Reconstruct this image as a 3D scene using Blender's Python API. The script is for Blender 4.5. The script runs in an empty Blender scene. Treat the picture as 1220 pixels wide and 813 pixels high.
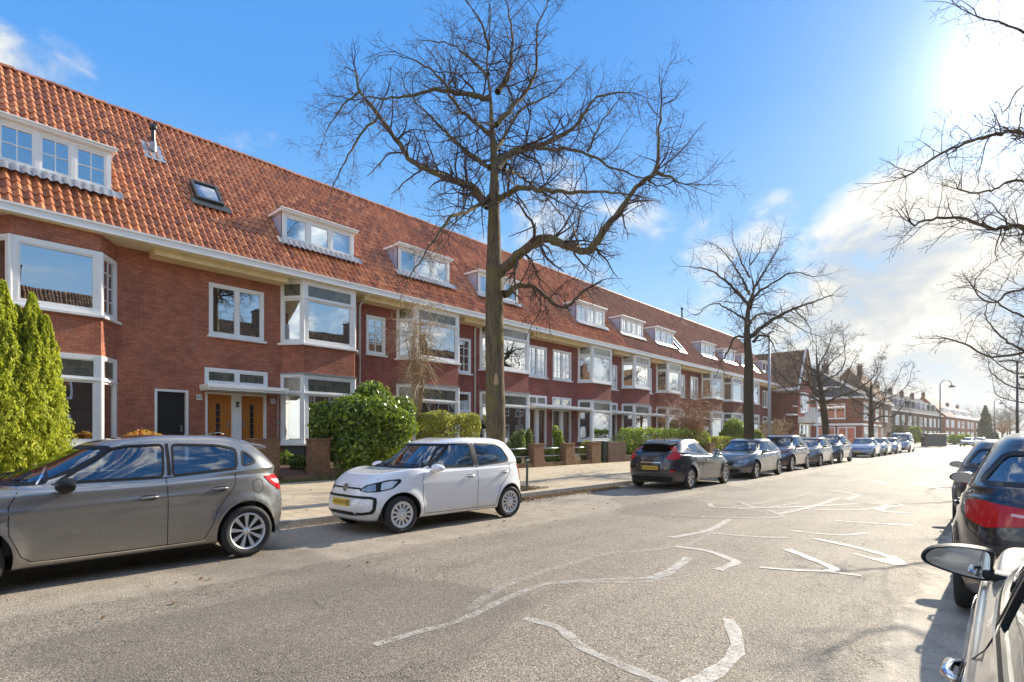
import bpy, bmesh, math, random
import numpy as np
from mathutils import Vector, Matrix
from mathutils.bvhtree import BVHTree
from mathutils.geometry import delaunay_2d_cdt
R = math.radians
random.seed(7)
scene = bpy.context.scene
COL = scene.collection
# ---------------------------------------------------------------- survey of the street
# camera stands at (0,0,1.5); +Y runs down the street, +X to the right across it
YAW = R(42.0)
FOC = 650.0; CX = 610.0; HOR = 521.0; EYE = 1.5
FW = (-math.sin(YAW), math.cos(YAW)); RT = (math.cos(YAW), math.sin(YAW))
def onX(px, X):            # Y where the sight line meets the vertical plane x = X
    u = (px-CX)/FOC
    return X*(FW[1]+u*RT[1])/(FW[0]+u*RT[0])
def depth(px, X):
    u = (px-CX)/FOC
    return X/(FW[0]+u*RT[0])
def zat(px, py, X): return EYE+(HOR-py)/FOC*depth(px, X)
def ground(px, py, z=0.0):
    u = (px-CX)/FOC; Z = FOC*(EYE-z)/(py-HOR)
    return Vector((Z*(FW[0]+u*RT[0]), Z*(FW[1]+u*RT[1]), z))
def atZ(px, py, Z):
    u = (px-CX)/FOC
    return Vector((Z*(FW[0]+u*RT[0]), Z*(FW[1]+u*RT[1]), EYE+(HOR-py)/FOC*Z))
# ---------------------------------------------------------------- node helpers
def mat(name):
    m = bpy.data.materials.new(name); m.use_nodes = True
    nt = m.node_tree; nt.nodes.clear()
    out = nt.nodes.new('ShaderNodeOutputMaterial')
    return m, nt, out
def N(nt, t, **kw):
    n = nt.nodes.new(t)
    for k, v in kw.items():
        if k.startswith('i_'):
            n.inputs[k[2:].replace('_', ' ')].default_value = v
        else: setattr(n, k, v)
    return n
def L(nt, a, b): nt.links.new(a, b)
def ramp(nt, fac, stops, interp='LINEAR'):
    r = nt.nodes.new('ShaderNodeValToRGB'); r.color_ramp.interpolation = interp
    e = r.color_ramp.elements
    while len(e) > 1: e.remove(e[-1])
    e[0].position = stops[0][0]; e[0].color = (*stops[0][1], 1)
    for p, c in stops[1:]:
        x = e.new(p); x.color = (*c, 1)
    L(nt, fac, r.inputs[0]); return r.outputs[0]
def math_(nt, op, a, b=None, c=None, clamp=False):
    n = nt.nodes.new('ShaderNodeMath'); n.operation = op; n.use_clamp = clamp
    for i, v in enumerate((a, b, c)):
        if v is None: continue
        if isinstance(v, (int, float)): n.inputs[i].default_value = v
        else: L(nt, v, n.inputs[i])
    return n.outputs[0]
def mix(nt, f, a, b, mode='MIX'):
    n = nt.nodes.new('ShaderNodeMix'); n.data_type = 'RGBA'; n.blend_type = mode
    n.clamp_factor = True
    for s, v in ((n.inputs[0], f), (n.inputs[6], a), (n.inputs[7], b)):
        if isinstance(v, (int, float)): s.default_value = v
        elif isinstance(v, tuple): s.default_value = (*v, 1) if len(v) == 3 else v
        else: L(nt, v, s)
    return n.outputs[2]
def noise(nt, vec, scale, detail=4, rough=.55, dist=0):
    n = N(nt, 'ShaderNodeTexNoise'); n.inputs['Scale'].default_value = scale
    n.inputs['Detail'].default_value = detail; n.inputs['Roughness'].default_value = rough
    n.inputs['Distortion'].default_value = dist
    if vec is not None: L(nt, vec, n.inputs['Vector'])
    return n
def pos(nt): return N(nt, 'ShaderNodeNewGeometry').outputs['Position']
def objco(nt): return N(nt, 'ShaderNodeTexCoord').outputs['Object']
def bump(nt, h, strength, dist=.01):
    b = N(nt, 'ShaderNodeBump'); b.inputs['Strength'].default_value = strength
    b.inputs['Distance'].default_value = dist; L(nt, h, b.inputs['Height']); return b.outputs[0]
def pbsdf(nt, out, color=None, rough=.6, metal=0, spec=.5, normal=None, **kw):
    p = N(nt, 'ShaderNodeBsdfPrincipled')
    if color is not None:
        if isinstance(color, tuple): p.inputs['Base Color'].default_value = (*color, 1)
        else: L(nt, color, p.inputs['Base Color'])
    if isinstance(rough, (int, float)): p.inputs['Roughness'].default_value = rough
    else: L(nt, rough, p.inputs['Roughness'])
    p.inputs['Metallic'].default_value = metal
    p.inputs['Specular IOR Level'].default_value = spec
    if normal is not None: L(nt, normal, p.inputs['Normal'])
    for k, v in kw.items(): p.inputs[k.replace('_', ' ')].default_value = v
    L(nt, p.outputs[0], out.inputs[0]); return p
MATS = {}
def simple(name, col, rough=.6, metal=0, spec=.5, var=.0, scale=6, bmp=0, **kw):
    if name in MATS: return MATS[name]
    m, nt, out = mat(name)
    c = col; nrm = None
    if var or bmp:
        co = objco(nt); n = noise(nt, co, scale, 5, .6)
        if var:
            c = ramp(nt, n.outputs[0], [(.25, tuple(max(0, x*(1-var)) for x in col)), (.75, tuple(min(1, x*(1+var)) for x in col))])
        if bmp: nrm = bump(nt, noise(nt, co, scale*6, 4).outputs[0], bmp, .01)
    pbsdf(nt, out, c, rough, metal, spec, nrm, **kw)
    MATS[name] = m; return m
def wall_uv(nt):          # coordinates that run along any upright wall, whichever way it faces
    g = N(nt, 'ShaderNodeNewGeometry')
    cr = N(nt, 'ShaderNodeVectorMath', operation='CROSS_PRODUCT')
    cr.inputs[0].default_value = (0, 0, 1); L(nt, g.outputs['True Normal'], cr.inputs[1])
    d = N(nt, 'ShaderNodeVectorMath', operation='DOT_PRODUCT')
    L(nt, cr.outputs[0], d.inputs[0]); L(nt, g.outputs['Position'], d.inputs[1])
    s = N(nt, 'ShaderNodeSeparateXYZ'); L(nt, g.outputs['Position'], s.inputs[0])
    c = N(nt, 'ShaderNodeCombineXYZ'); L(nt, d.outputs['Value'], c.inputs[0]); L(nt, s.outputs[2], c.inputs[1])
    return c.outputs[0]
def brick_mat(name, c1, c2, mortar, stain=(.05, .03, .025), bw=.22, bh=.07, moss=0):
    m, nt, out = mat(name)
    uv = wall_uv(nt)
    b = N(nt, 'ShaderNodeTexBrick'); L(nt, uv, b.inputs['Vector'])
    b.inputs['Scale'].default_value = 1; b.inputs['Brick Width'].default_value = bw
    b.inputs['Row Height'].default_value = bh; b.inputs['Mortar Size'].default_value = .006
    b.inputs['Mortar Smooth'].default_value = .25; b.inputs['Bias'].default_value = 0.05
    b.inputs['Color1'].default_value = (*c1, 1); b.inputs['Color2'].default_value = (*c2, 1)
    b.inputs['Mortar'].default_value = (*mortar, 1)
    p = pos(nt)
    big = noise(nt, p, .9, 6, .65); fine = noise(nt, p, 16, 4, .6)
    st = N(nt, 'ShaderNodeMapping'); st.inputs['Scale'].default_value = (2.2, 2.2, .35); L(nt, p, st.inputs[0])
    streak = noise(nt, st.outputs[0], 1.6, 5, .6)
    c = mix(nt, ramp(nt, big.outputs[0], [(.42, (0, 0, 0)), (.72, (.45, .45, .45))]), b.outputs[0], stain)
    c = mix(nt, ramp(nt, streak.outputs[0], [(.52, (0, 0, 0)), (.8, (.4, .4, .4))]), c, (.34, .2, .16))
    c = mix(nt, .5, c, ramp(nt, fine.outputs[0], [(.25, (.3, .3, .3)), (.75, (.72, .7, .7))]), 'OVERLAY')
    if moss:
        mo = noise(nt, p, 5, 6, .7)
        c = mix(nt, ramp(nt, mo.outputs[0], [(.62-.3*moss, (0, 0, 0)), (.85-.2*moss, (.9, .9, .9))]), c, (.13, .14, .035))
    h = math_(nt, 'ADD', math_(nt, 'MULTIPLY', b.outputs['Fac'], -1.0), math_(nt, 'MULTIPLY', fine.outputs[0], .5))
    pbsdf(nt, out, c, .85, 0, .25, bump(nt, h, .55, .012))
    MATS[name] = m; return m
# ---------------------------------------------------------------- materials
brick_mat('brick_warm', (.56, .20, .115), (.41, .135, .08), (.20, .115, .08))
brick_mat('brick_wine', (.43, .13, .098), (.32, .09, .072), (.18, .09, .072))
brick_mat('brick_dark', (.30, .10, .07), (.21, .07, .052), (.13, .07, .055))
brick_mat('brick_moss', (.33, .155, .085), (.22, .11, .065), (.26, .2, .13), moss=.45)
brick_mat('brick_orange', (.36, .12, .06), (.27, .08, .045), (.22, .15, .1))
brick_mat('brick_brown', (.17, .095, .06), (.11, .06, .045), (.14, .1, .07))
simple('white_paint', (.86, .84, .80), .32, spec=.5, var=.05, scale=3)
simple('cream_paint', (.80, .62, .32), .5, var=.14, scale=2.5)
simple('cream_pale', (.80, .70, .48), .5, var=.08, scale=2.5)
simple('lilac_lead', (.42, .42, .52), .45, var=.15, scale=5)
simple('lead', (.30, .31, .34), .38, metal=.3, var=.2, scale=9)
simple('zinc', (.38, .38, .38), .4, metal=.6)
simple('black_paint', (.012, .014, .018), .3)
simple('dark_plinth', (.06, .062, .062), .7, var=.3)
simple('interior', (.16, .14, .12), .9)
simple('blind_white', (.72, .74, .72), .8)
simple('curtain', (.55, .53, .48), .9, var=.1)
simple('blind_grey', (.40, .46, .42), .8)
simple('concrete', (.36, .33, .29), .85, var=.25, scale=7, bmp=.3)
simple('steel_galv', (.42, .42, .41), .4, metal=.7, var=.15)
simple('metal_dark', (.05, .055, .055), .45, metal=.3)
simple('metal_green', (.10, .12, .10), .5, metal=.2, var=.15)
simple('stone_white', (.72, .71, .68), .5)
simple('number_ink', (.03, .035, .08), .5)
simple('black_tar', (.03, .032, .036), .7, var=.3)
simple('plastic_green', (.03, .055, .035), .5, var=.2)
simple('plastic_grey', (.10, .10, .105), .5, var=.15)
def wood_mat(name, ca, cb, rough=.35):
    m, nt, out = mat(name)
    mp = N(nt, 'ShaderNodeMapping'); mp.inputs['Scale'].default_value = (14, 14, 1.1); L(nt, objco(nt), mp.inputs[0])
    n = noise(nt, mp.outputs[0], 2.2, 7, .65, .6)
    pbsdf(nt, out, ramp(nt, n.outputs[0], [(.3, cb), (.7, ca)]), rough, 0, .5, bump(nt, n.outputs[0], .15, .004))
    MATS[name] = m
wood_mat('wood_orange', (.62, .22, .022), (.38, .11, .012))
wood_mat('wood_brown', (.16, .045, .022), (.085, .025, .014))
wood_mat('wood_dark', (.06, .03, .02), (.035, .018, .012))
# window glass: clear pane that mirrors the street
def glass_mat(name, refl=.42, tint=(.55, .62, .62), rough=.0, wob=.0):
    m, nt, out = mat(name)
    fr = N(nt, 'ShaderNodeFresnel'); fr.inputs[0].default_value = 1.7
    fac = math_(nt, 'ADD', math_(nt, 'MULTIPLY', fr.outputs[0], 1.0), refl-.1, clamp=True)
    gl = N(nt, 'ShaderNodeBsdfGlossy'); gl.inputs['Roughness'].default_value = rough
    gl.inputs['Color'].default_value = (.93, .96, 1, 1)
    if wob:
        n = noise(nt, objco(nt), 1.3, 1, .4)
        L(nt, bump(nt, n.outputs[0], wob, .02), gl.inputs['Normal'])
    tr = N(nt, 'ShaderNodeBsdfTransparent'); tr.inputs[0].default_value = (*tint, 1)
    mx = N(nt, 'ShaderNodeMixShader'); L(nt, fac, mx.inputs[0]); L(nt, tr.outputs[0], mx.inputs[1]); L(nt, gl.outputs[0], mx.inputs[2])
    L(nt, mx.outputs[0], out.inputs[0]); MATS[name] = m; return m
glass_mat('pane', .50, wob=.10)
glass_mat('pane_soft', .30, wob=.12)
glass_mat('car_glass', .20, (.80, .93, .94))
glass_mat('car_glass_dark', .22, (.25, .32, .34))
glass_mat('lamp_glass', .02, (.9, .93, .95))
def leaded(name):          # stained-glass top lights: lead cames over coloured glass
    m, nt, out = mat(name)
    uv = wall_uv(nt)
    b = N(nt, 'ShaderNodeTexBrick'); L(nt, uv, b.inputs['Vector']); b.offset = 0
    b.inputs['Scale'].default_value = 1; b.inputs['Brick Width'].default_value = .17; b.inputs['Row Height'].default_value = .19
    b.inputs['Mortar Size'].default_value = .007; b.inputs['Mortar'].default_value = (.16, .15, .13, 1)
    b.inputs['Color1'].default_value = (.15, .14, .10, 1); b.inputs['Color2'].default_value = (.07, .075, .06, 1)
    pbsdf(nt, out, b.outputs[0], .12, 0, .9, bump(nt, noise(nt, objco(nt), 14, 2).outputs[0], .12, .01))
    MATS[name] = m
leaded('leaded_glass')
# roof tiles: colour differs from tile to tile
TW, TH = .215, .335
def tile_mat(name, cols, moss=.2, dirt=.22, rough=.42, spec=.5):
    m, nt, out = mat(name)
    at = N(nt, 'ShaderNodeAttribute'); at.attribute_name = 'tile'
    wn = N(nt, 'ShaderNodeTexWhiteNoise'); wn.noise_dimensions = '2D'; L(nt, at.outputs['Vector'], wn.inputs['Vector'])
    k = len(cols)
    c = ramp(nt, wn.outputs['Value'], [(i/(k-1)*.96+.02, cc) for i, cc in enumerate(cols)])
    p = pos(nt)
    f = noise(nt, p, 30, 5, .65); g = noise(nt, p, .55, 5, .6)
    c = mix(nt, .55, c, ramp(nt, f.outputs[0], [(.28, (.25, .25, .25)), (.7, (.66, .66, .66))]), 'OVERLAY')
    c = mix(nt, ramp(nt, g.outputs[0], [(.48, (0, 0, 0)), (.75, (dirt, dirt, dirt))]), c, (.10, .05, .035))
    z = N(nt, 'ShaderNodeSeparateXYZ'); L(nt, p, z.inputs[0])
    mo = noise(nt, p, 7, 6, .7)
    top = N(nt, 'ShaderNodeMapRange'); L(nt, z.outputs[2], top.inputs[0]); top.inputs[1].default_value = 9; top.inputs[2].default_value = 14.5
    mm = math_(nt, 'ADD', mo.outputs[0], math_(nt, 'MULTIPLY', top.outputs[0], .16))
    c = mix(nt, ramp(nt, mm, [(.66, (0, 0, 0)), (.82, (moss, moss, moss))]), c, (.12, .11, .04))
    pbsdf(nt, out, c, rough, 0, spec, bump(nt, f.outputs[0], .3, .006))
    MATS[name] = m
tile_mat('tile_orange', [(.34, .12, .06), (.48, .175, .075), (.58, .22, .09), (.53, .195, .08), (.68, .30, .13)])
tile_mat('tile_russet', [(.27, .12, .07), (.37, .165, .09), (.45, .20, .105), (.40, .18, .095), (.52, .26, .15)])
tile_mat('tile_brown', [(.15, .085, .055), (.26, .15, .085), (.34, .21, .12), (.23, .14, .09)], moss=.6, rough=.9, spec=.15)
tile_mat('tile_slate', [(.045, .05, .065), (.06, .065, .085), (.08, .085, .10), (.055, .06, .075)], moss=.15, dirt=.2, rough=.95, spec=.1)
# ---------------------------------------------------------------- mesh builder
class MB:
    def __init__(s): s.v = []; s.f = []
    def add(s, vs, fs):
        o = len(s.v); s.v.extend([tuple(v) for v in vs]); s.f.extend([tuple(i+o for i in f) for f in fs]); return s
    def box(s, a, b):
        (x0, y0, z0), (x1, y1, z1) = a, b
        x0, x1 = min(x0, x1), max(x0, x1); y0, y1 = min(y0, y1), max(y0, y1); z0, z1 = min(z0, z1), max(z0, z1)
        return s.add([(x0, y0, z0), (x1, y0, z0), (x1, y1, z0), (x0, y1, z0), (x0, y0, z1), (x1, y0, z1), (x1, y1, z1), (x0, y1, z1)],
                     [(3, 2, 1, 0), (4, 5, 6, 7), (0, 1, 5, 4), (1, 2, 6, 5), (2, 3, 7, 6), (3, 0, 4, 7)])
    def obox(s, fr, a, b):     # box in a frame fr = (origin, tangent, normal): coords (along, out, up)
        o, t, n = fr
        m = MB().box(a, b)
        return s.add([(o[0]+t[0]*p[0]+n[0]*p[1], o[1]+t[1]*p[0]+n[1]*p[1], o[2]+p[2]) for p in m.v], m.f)
    def tube(s, pts, rad, n=8, cap=True):
        pts = [Vector(p) for p in pts]
        if not hasattr(rad, '__len__'): rad = [rad]*len(pts)
        d0 = (pts[1]-pts[0]).normalized()
        a = d0.orthogonal().normalized(); rings = []
        for i, p in enumerate(pts):
            d = (pts[min(i+1, len(pts)-1)]-pts[max(i-1, 0)]).normalized()
            a = (a-d*a.dot(d)); a = a.normalized() if a.length > 1e-6 else d.orthogonal().normalized()
            b = d.cross(a)
            rings.append([p+(a*math.cos(2*math.pi*k/n)+b*math.sin(2*math.pi*k/n))*rad[i] for k in range(n)])
        vs = [v for r in rings for v in r]; fs = []
        for i in range(len(pts)-1):
            for k in range(n):
                fs.append((i*n+k, i*n+(k+1) % n, (i+1)*n+(k+1) % n, (i+1)*n+k))
        if cap: fs.append(tuple(range(n-1, -1, -1))); fs.append(tuple((len(pts)-1)*n+k for k in range(n)))
        return s.add(vs, fs)
    def lathe(s, prof, c=(0, 0, 0), axis='z', n=24, closed=False):
        vs = []; fs = []
        for r, h in prof:
            for k in range(n):
                a = 2*math.pi*k/n; x, y = r*math.cos(a), r*math.sin(a)
                p = {'z': (x, y, h), 'y': (x, h, y), 'x': (h, x, y)}[axis]
                vs.append((p[0]+c[0], p[1]+c[1], p[2]+c[2]))
        m = len(prof)
        for i in range(m-1 if not closed else m):
            j = (i+1) % m
            for k in range(n): fs.append((i*n+k, i*n+(k+1) % n, j*n+(k+1) % n, j*n+k))
        return s.add(vs, fs)
    def prism(s, poly, fr, d0, d1):   # polygon in (along, up), extruded along frame normal
        o, t, n = fr; k = len(poly)
        f = lambda a, z, d: (o[0]+t[0]*a+n[0]*d, o[1]+t[1]*a+n[1]*d, o[2]+z)
        vs = [f(a, z, d0) for a, z in poly]+[f(a, z, d1) for a, z in poly]
        fs = [tuple(range(k)), tuple(range(2*k-1, k-1, -1))]+[(i, i+k, (i+1) % k+k, (i+1) % k) for i in range(k)]
        return s.add(vs, fs)
    def build(s, name, m, parent=None, smooth=False, bevel=0, fix=True):
        return mesh_obj(name, s.v, s.f, m, parent, smooth, bevel, fix)
def mesh_obj(name, v, f, m, parent=None, smooth=False, bevel=0, fix=True):
    me = bpy.data.meshes.new(name)
    me.from_pydata([tuple(map(float, p)) for p in v] if not isinstance(v, np.ndarray) else v.tolist(), [], f if not isinstance(f, np.ndarray) else f.tolist())
    if fix:
        bm = bmesh.new(); bm.from_mesh(me); bmesh.ops.recalc_face_normals(bm, faces=bm.faces)
        if bevel: bmesh.ops.bevel(bm, geom=[e for e in bm.edges if e.is_manifold and e.calc_face_angle(0) > .6], offset=bevel, segments=2, affect='EDGES', profile=.6)
        bm.to_mesh(me); bm.free()
    if smooth: me.polygons.foreach_set('use_smooth', [True]*len(me.polygons))
    o = bpy.data.objects.new(name, me); COL.objects.link(o)
    if m is not None: me.materials.append(MATS[m] if isinstance(m, str) else m)
    if parent is not None: o.parent = parent
    return o
def smooth_by_angle(o, ang=35):
    me = o.data
    me.polygons.foreach_set('use_smooth', [True]*len(me.polygons))
    try: me.set_sharp_from_angle(angle=R(ang))
    except Exception: pass
    return o
def thing(name, label, cat, loc=(0, 0, 0), rz=0, group=None):
    o = bpy.data.objects.new(name, None); COL.objects.link(o); o.empty_display_size = .2
    o.location = loc; o.rotation_euler = (0, 0, rz)
    return tag(o, label, cat, group)
def tag(o, label, cat, group=None, kind=None):
    if label: o['label'] = label
    if cat: o['category'] = cat
    if group: o['group'] = group
    if kind: o['kind'] = kind
    return o
def structure(o): o['kind'] = 'structure'; return o
def copy_tree(o, parent=None):
    c = o.copy(); COL.objects.link(c)
    for k in ('label', 'category', 'group'):
        if k in c.keys() and parent is None: del c[k]
    if parent is not None: c.parent = parent; c.matrix_parent_inverse = o.matrix_parent_inverse.copy()
    for ch in list(o.children): copy_tree(ch, c)
    return c
def text_mesh(body, size, ext, name, m, parent, M):
    cu = bpy.data.curves.new('t', 'FONT'); cu.body = body; cu.size = size; cu.extrude = ext
    cu.align_x = 'CENTER'; cu.align_y = 'CENTER'
    t = bpy.data.objects.new('t', cu); COL.objects.link(t)
    dg = bpy.context.evaluated_depsgraph_get()
    me = bpy.data.meshes.new_from_object(t.evaluated_get(dg)); bpy.data.objects.remove(t); bpy.data.curves.remove(cu)
    me.transform(M); me.materials.clear(); me.materials.append(MATS[m])
    o = bpy.data.objects.new(name, me); COL.objects.link(o); o.parent = parent; return o
# ---------------------------------------------------------------- camera, sun, sky
cam = bpy.data.cameras.new('camera'); camo = bpy.data.objects.new('camera', cam); COL.objects.link(camo)
camo.location = (0, 0, EYE); camo.rotation_euler = (R(90), 0, YAW)
cam.lens = 36*FOC/1220; cam.sensor_width = 36; cam.shift_y = (HOR-406.5)/1220; cam.clip_start = .05; cam.clip_end = 3000
scene.camera = camo
SUN_EL, SUN_AZ = R(26.5), R(3.5)          # azimuth from +Y towards +X
sl = bpy.data.lights.new('sun', 'SUN'); sl.energy = 4.3; sl.angle = R(.55); sl.color = (1, .91, .74)
so = bpy.data.objects.new('sun', sl); COL.objects.link(so)
SD = Vector((math.sin(SUN_AZ)*math.cos(SUN_EL), math.cos(SUN_AZ)*math.cos(SUN_EL), math.sin(SUN_EL)))
so.rotation_euler = SD.to_track_quat('Z', 'Y').to_euler(); so.location = (0, 0, 40)
def build_world():
    w = bpy.data.worlds.new('World'); scene.world = w; w.use_nodes = True
    nt = w.node_tree; nt.nodes.clear()
    out = nt.nodes.new('ShaderNodeOutputWorld'); bg = nt.nodes.new('ShaderNodeBackground')
    L(nt, bg.outputs[0], out.inputs[0])
    sky = nt.nodes.new('ShaderNodeTexSky'); sky.sky_type = 'NISHITA'; sky.sun_disc = False
    sky.sun_elevation = SUN_EL; sky.sun_rotation = SUN_AZ; sky.dust_density = .3; sky.ozone_density = 2.0; sky.air_density = 1.0
    tc = N(nt, 'ShaderNodeTexCoord')
    nv = N(nt, 'ShaderNodeVectorMath', operation='NORMALIZE'); L(nt, tc.outputs['Generated'], nv.inputs[0])
    d = nv.outputs[0]
    hs = N(nt, 'ShaderNodeHueSaturation'); hs.inputs['Saturation'].default_value = 1.18; hs.inputs['Value'].default_value = 1.0
    L(nt, sky.outputs[0], hs.inputs['Color'])
    zz = N(nt, 'ShaderNodeSeparateXYZ'); L(nt, d, zz.inputs[0])
    grad = ramp(nt, zz.outputs[2], [(0, (1.9, 2.7, 3.35)), (.25, (.95, 2.0, 3.35)), (.5, (.36, 1.30, 3.1)), (.9, (.2, .95, 2.7))])
    dim = mix(nt, 1.0, hs.outputs[0], (.62, .62, .62), 'MULTIPLY')
    base = mix(nt, .94, dim, grad)
    # glow round the sun, veiled by thin cloud
    sd = N(nt, 'ShaderNodeVectorMath', operation='DOT_PRODUCT'); L(nt, d, sd.inputs[0]); sd.inputs[1].default_value = SD
    dotv = math_(nt, 'MAXIMUM', sd.outputs['Value'], 0)
    glow = math_(nt, 'ADD', math_(nt, 'MULTIPLY', math_(nt, 'POWER', dotv, 220), 6), math_(nt, 'MULTIPLY', math_(nt, 'POWER', dotv, 34), 1.1))
    g = N(nt, 'ShaderNodeCombineColor'); 
    for i, k in enumerate((1.0, .97, .93)): L(nt, math_(nt, 'MULTIPLY', glow, k), g.inputs[i])
    base = mix(nt, 1.0, base, g.outputs[0], 'ADD')
    # clouds
    sep = N(nt, 'ShaderNodeSeparateXYZ'); L(nt, d, sep.inputs[0])
    mp = N(nt, 'ShaderNodeMapping'); mp.inputs['Scale'].default_value = (1, 1, 1.7); L(nt, d, mp.inputs[0])
    n1 = noise(nt, mp.outputs[0], 7, 10, .56, .25); n2 = noise(nt, mp.outputs[0], 2.1, 5, .5)
    val = math_(nt, 'ADD', math_(nt, 'MULTIPLY', n1.outputs[0], .75), math_(nt, 'MULTIPLY', n2.outputs[0], .35))
    def blob(px, py, r, k):
        v = atZ(px, py, 1.0)-Vector((0, 0, EYE)); v.normalize()
        dt = N(nt, 'ShaderNodeVectorMath', operation='DOT_PRODUCT'); L(nt, d, dt.inputs[0]); dt.inputs[1].default_value = v
        mr = N(nt, 'ShaderNodeMapRange'); mr.interpolation_type = 'SMOOTHSTEP'
        L(nt, dt.outputs['Value'], mr.inputs[0]); mr.inputs[1].default_value = math.cos(r); mr.inputs[2].default_value = math.cos(r*.15)
        mr.inputs[3].default_value = 0; mr.inputs[4].default_value = k
        return mr.outputs[0]
    acc = None
    for b in [(0, 80, .10, .28), (60, 96, .09, .26), (20, 60, .08, .2), (660, 262, .13, .26), (735, 285, .13, .25), (560, 300, .16, .2), (330, 118, .07, .15), (915, 262, .07, .20), (880, 262, .05, .12),
              (1075, 330, .20, .34), (1130, 300, .16, .22), (1030, 420, .22, .30), (1180, 400, .3, .3), (820, 330, .12, .12), (1100, 440, .3, .28), (470, 290, .14, .14), (250, 170, .1, .1)]:
        v = blob(*b); acc = v if acc is None else math_(nt, 'MAXIMUM', acc, v)
    hz = N(nt, 'ShaderNodeMapRange'); L(nt, sep.outputs[2], hz.inputs[0]); hz.inputs[1].default_value = .42; hz.inputs[2].default_value = -.02
    hz.inputs[3].default_value = 0; hz.inputs[4].default_value = .16
    # unseen cloud added to fill-light the facade: overhead, behind, and right (mirrored in panes)
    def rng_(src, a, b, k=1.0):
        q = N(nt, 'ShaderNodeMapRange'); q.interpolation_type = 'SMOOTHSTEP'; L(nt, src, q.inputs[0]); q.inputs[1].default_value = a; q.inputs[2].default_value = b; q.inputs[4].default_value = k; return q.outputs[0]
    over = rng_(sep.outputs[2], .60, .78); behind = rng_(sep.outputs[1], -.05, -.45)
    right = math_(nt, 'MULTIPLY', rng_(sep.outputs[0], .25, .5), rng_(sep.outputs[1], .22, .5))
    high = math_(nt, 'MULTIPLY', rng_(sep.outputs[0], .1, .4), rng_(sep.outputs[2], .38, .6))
    fill_cloud = math_(nt, 'MAXIMUM', math_(nt, 'MAXIMUM', over, behind), math_(nt, 'MAXIMUM', right, high))
    tot = math_(nt, 'ADD', math_(nt, 'ADD', val, acc), math_(nt, 'ADD', hz.outputs[0], math_(nt, 'MULTIPLY', fill_cloud, .20)))
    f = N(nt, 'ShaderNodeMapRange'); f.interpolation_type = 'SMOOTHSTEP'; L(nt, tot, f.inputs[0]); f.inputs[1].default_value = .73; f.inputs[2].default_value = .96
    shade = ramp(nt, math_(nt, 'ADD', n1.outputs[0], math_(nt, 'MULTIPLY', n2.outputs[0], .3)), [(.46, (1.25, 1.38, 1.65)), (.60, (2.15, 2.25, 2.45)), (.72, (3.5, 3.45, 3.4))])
    bb = math_(nt, 'ADD', math_(nt, 'MULTIPLY', fill_cloud, 1.75), 1.0)  # added out-of-view cloud is brighter than the cloud in view
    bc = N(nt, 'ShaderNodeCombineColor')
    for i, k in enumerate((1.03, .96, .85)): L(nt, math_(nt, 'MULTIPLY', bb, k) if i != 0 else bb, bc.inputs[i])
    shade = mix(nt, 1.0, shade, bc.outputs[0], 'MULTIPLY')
    cl = mix(nt, 1.0, shade, mix(nt, .10, (0, 0, 0), g.outputs[0]), 'ADD')
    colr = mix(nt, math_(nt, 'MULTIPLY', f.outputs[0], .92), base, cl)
    # milky air low on the horizon
    h2 = N(nt, 'ShaderNodeMapRange'); L(nt, sep.outputs[2], h2.inputs[0]); h2.inputs[1].default_value = .30; h2.inputs[2].default_value = 0
    h2.inputs[4].default_value = .45
    colr = mix(nt, h2.outputs[0], colr, (2.6, 2.8, 2.95))
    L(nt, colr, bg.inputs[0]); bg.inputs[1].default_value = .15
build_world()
vs = scene.view_settings; vs.view_transform = 'Standard'; vs.look = 'None'; vs.exposure = 1.04; vs.gamma = 1; vs.use_curve_mapping = False
# ================================================================ the brick terrace
XW = -19.5; XB = -18.8; XG = -18.6           # main wall, bay front, gutter front
ZG = 7.44; RX, RZ = -23.35, 13.1             # gutter top; ridge
SL = (RZ-ZG)/(abs(RX)-abs(XG)); SLOPE = math.atan(SL)
FR = ((XW, 0, 0), (0, 1, 0), (1, 0, 0))
def wall(mb, fr, a0, a1, z0, z1, holes, th=.28):
    zs = sorted({z0, z1, *[h[2] for h in holes], *[h[3] for h in holes]})
    zs = [z for z in zs if z0 <= z <= z1]
    for i in range(len(zs)-1):
        lo, hi = zs[i], zs[i+1]; zm = (lo+hi)/2
        cut = sorted([(max(a0, h[0]), min(a1, h[1])) for h in holes if h[2] < zm < h[3]])
        a = a0
        for c0, c1 in cut+[(a1, a1)]:
            if c0-a > .001: mb.obox(fr, (a, -th, lo), (c0, 0, hi))
            a = max(a, c1)
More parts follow.
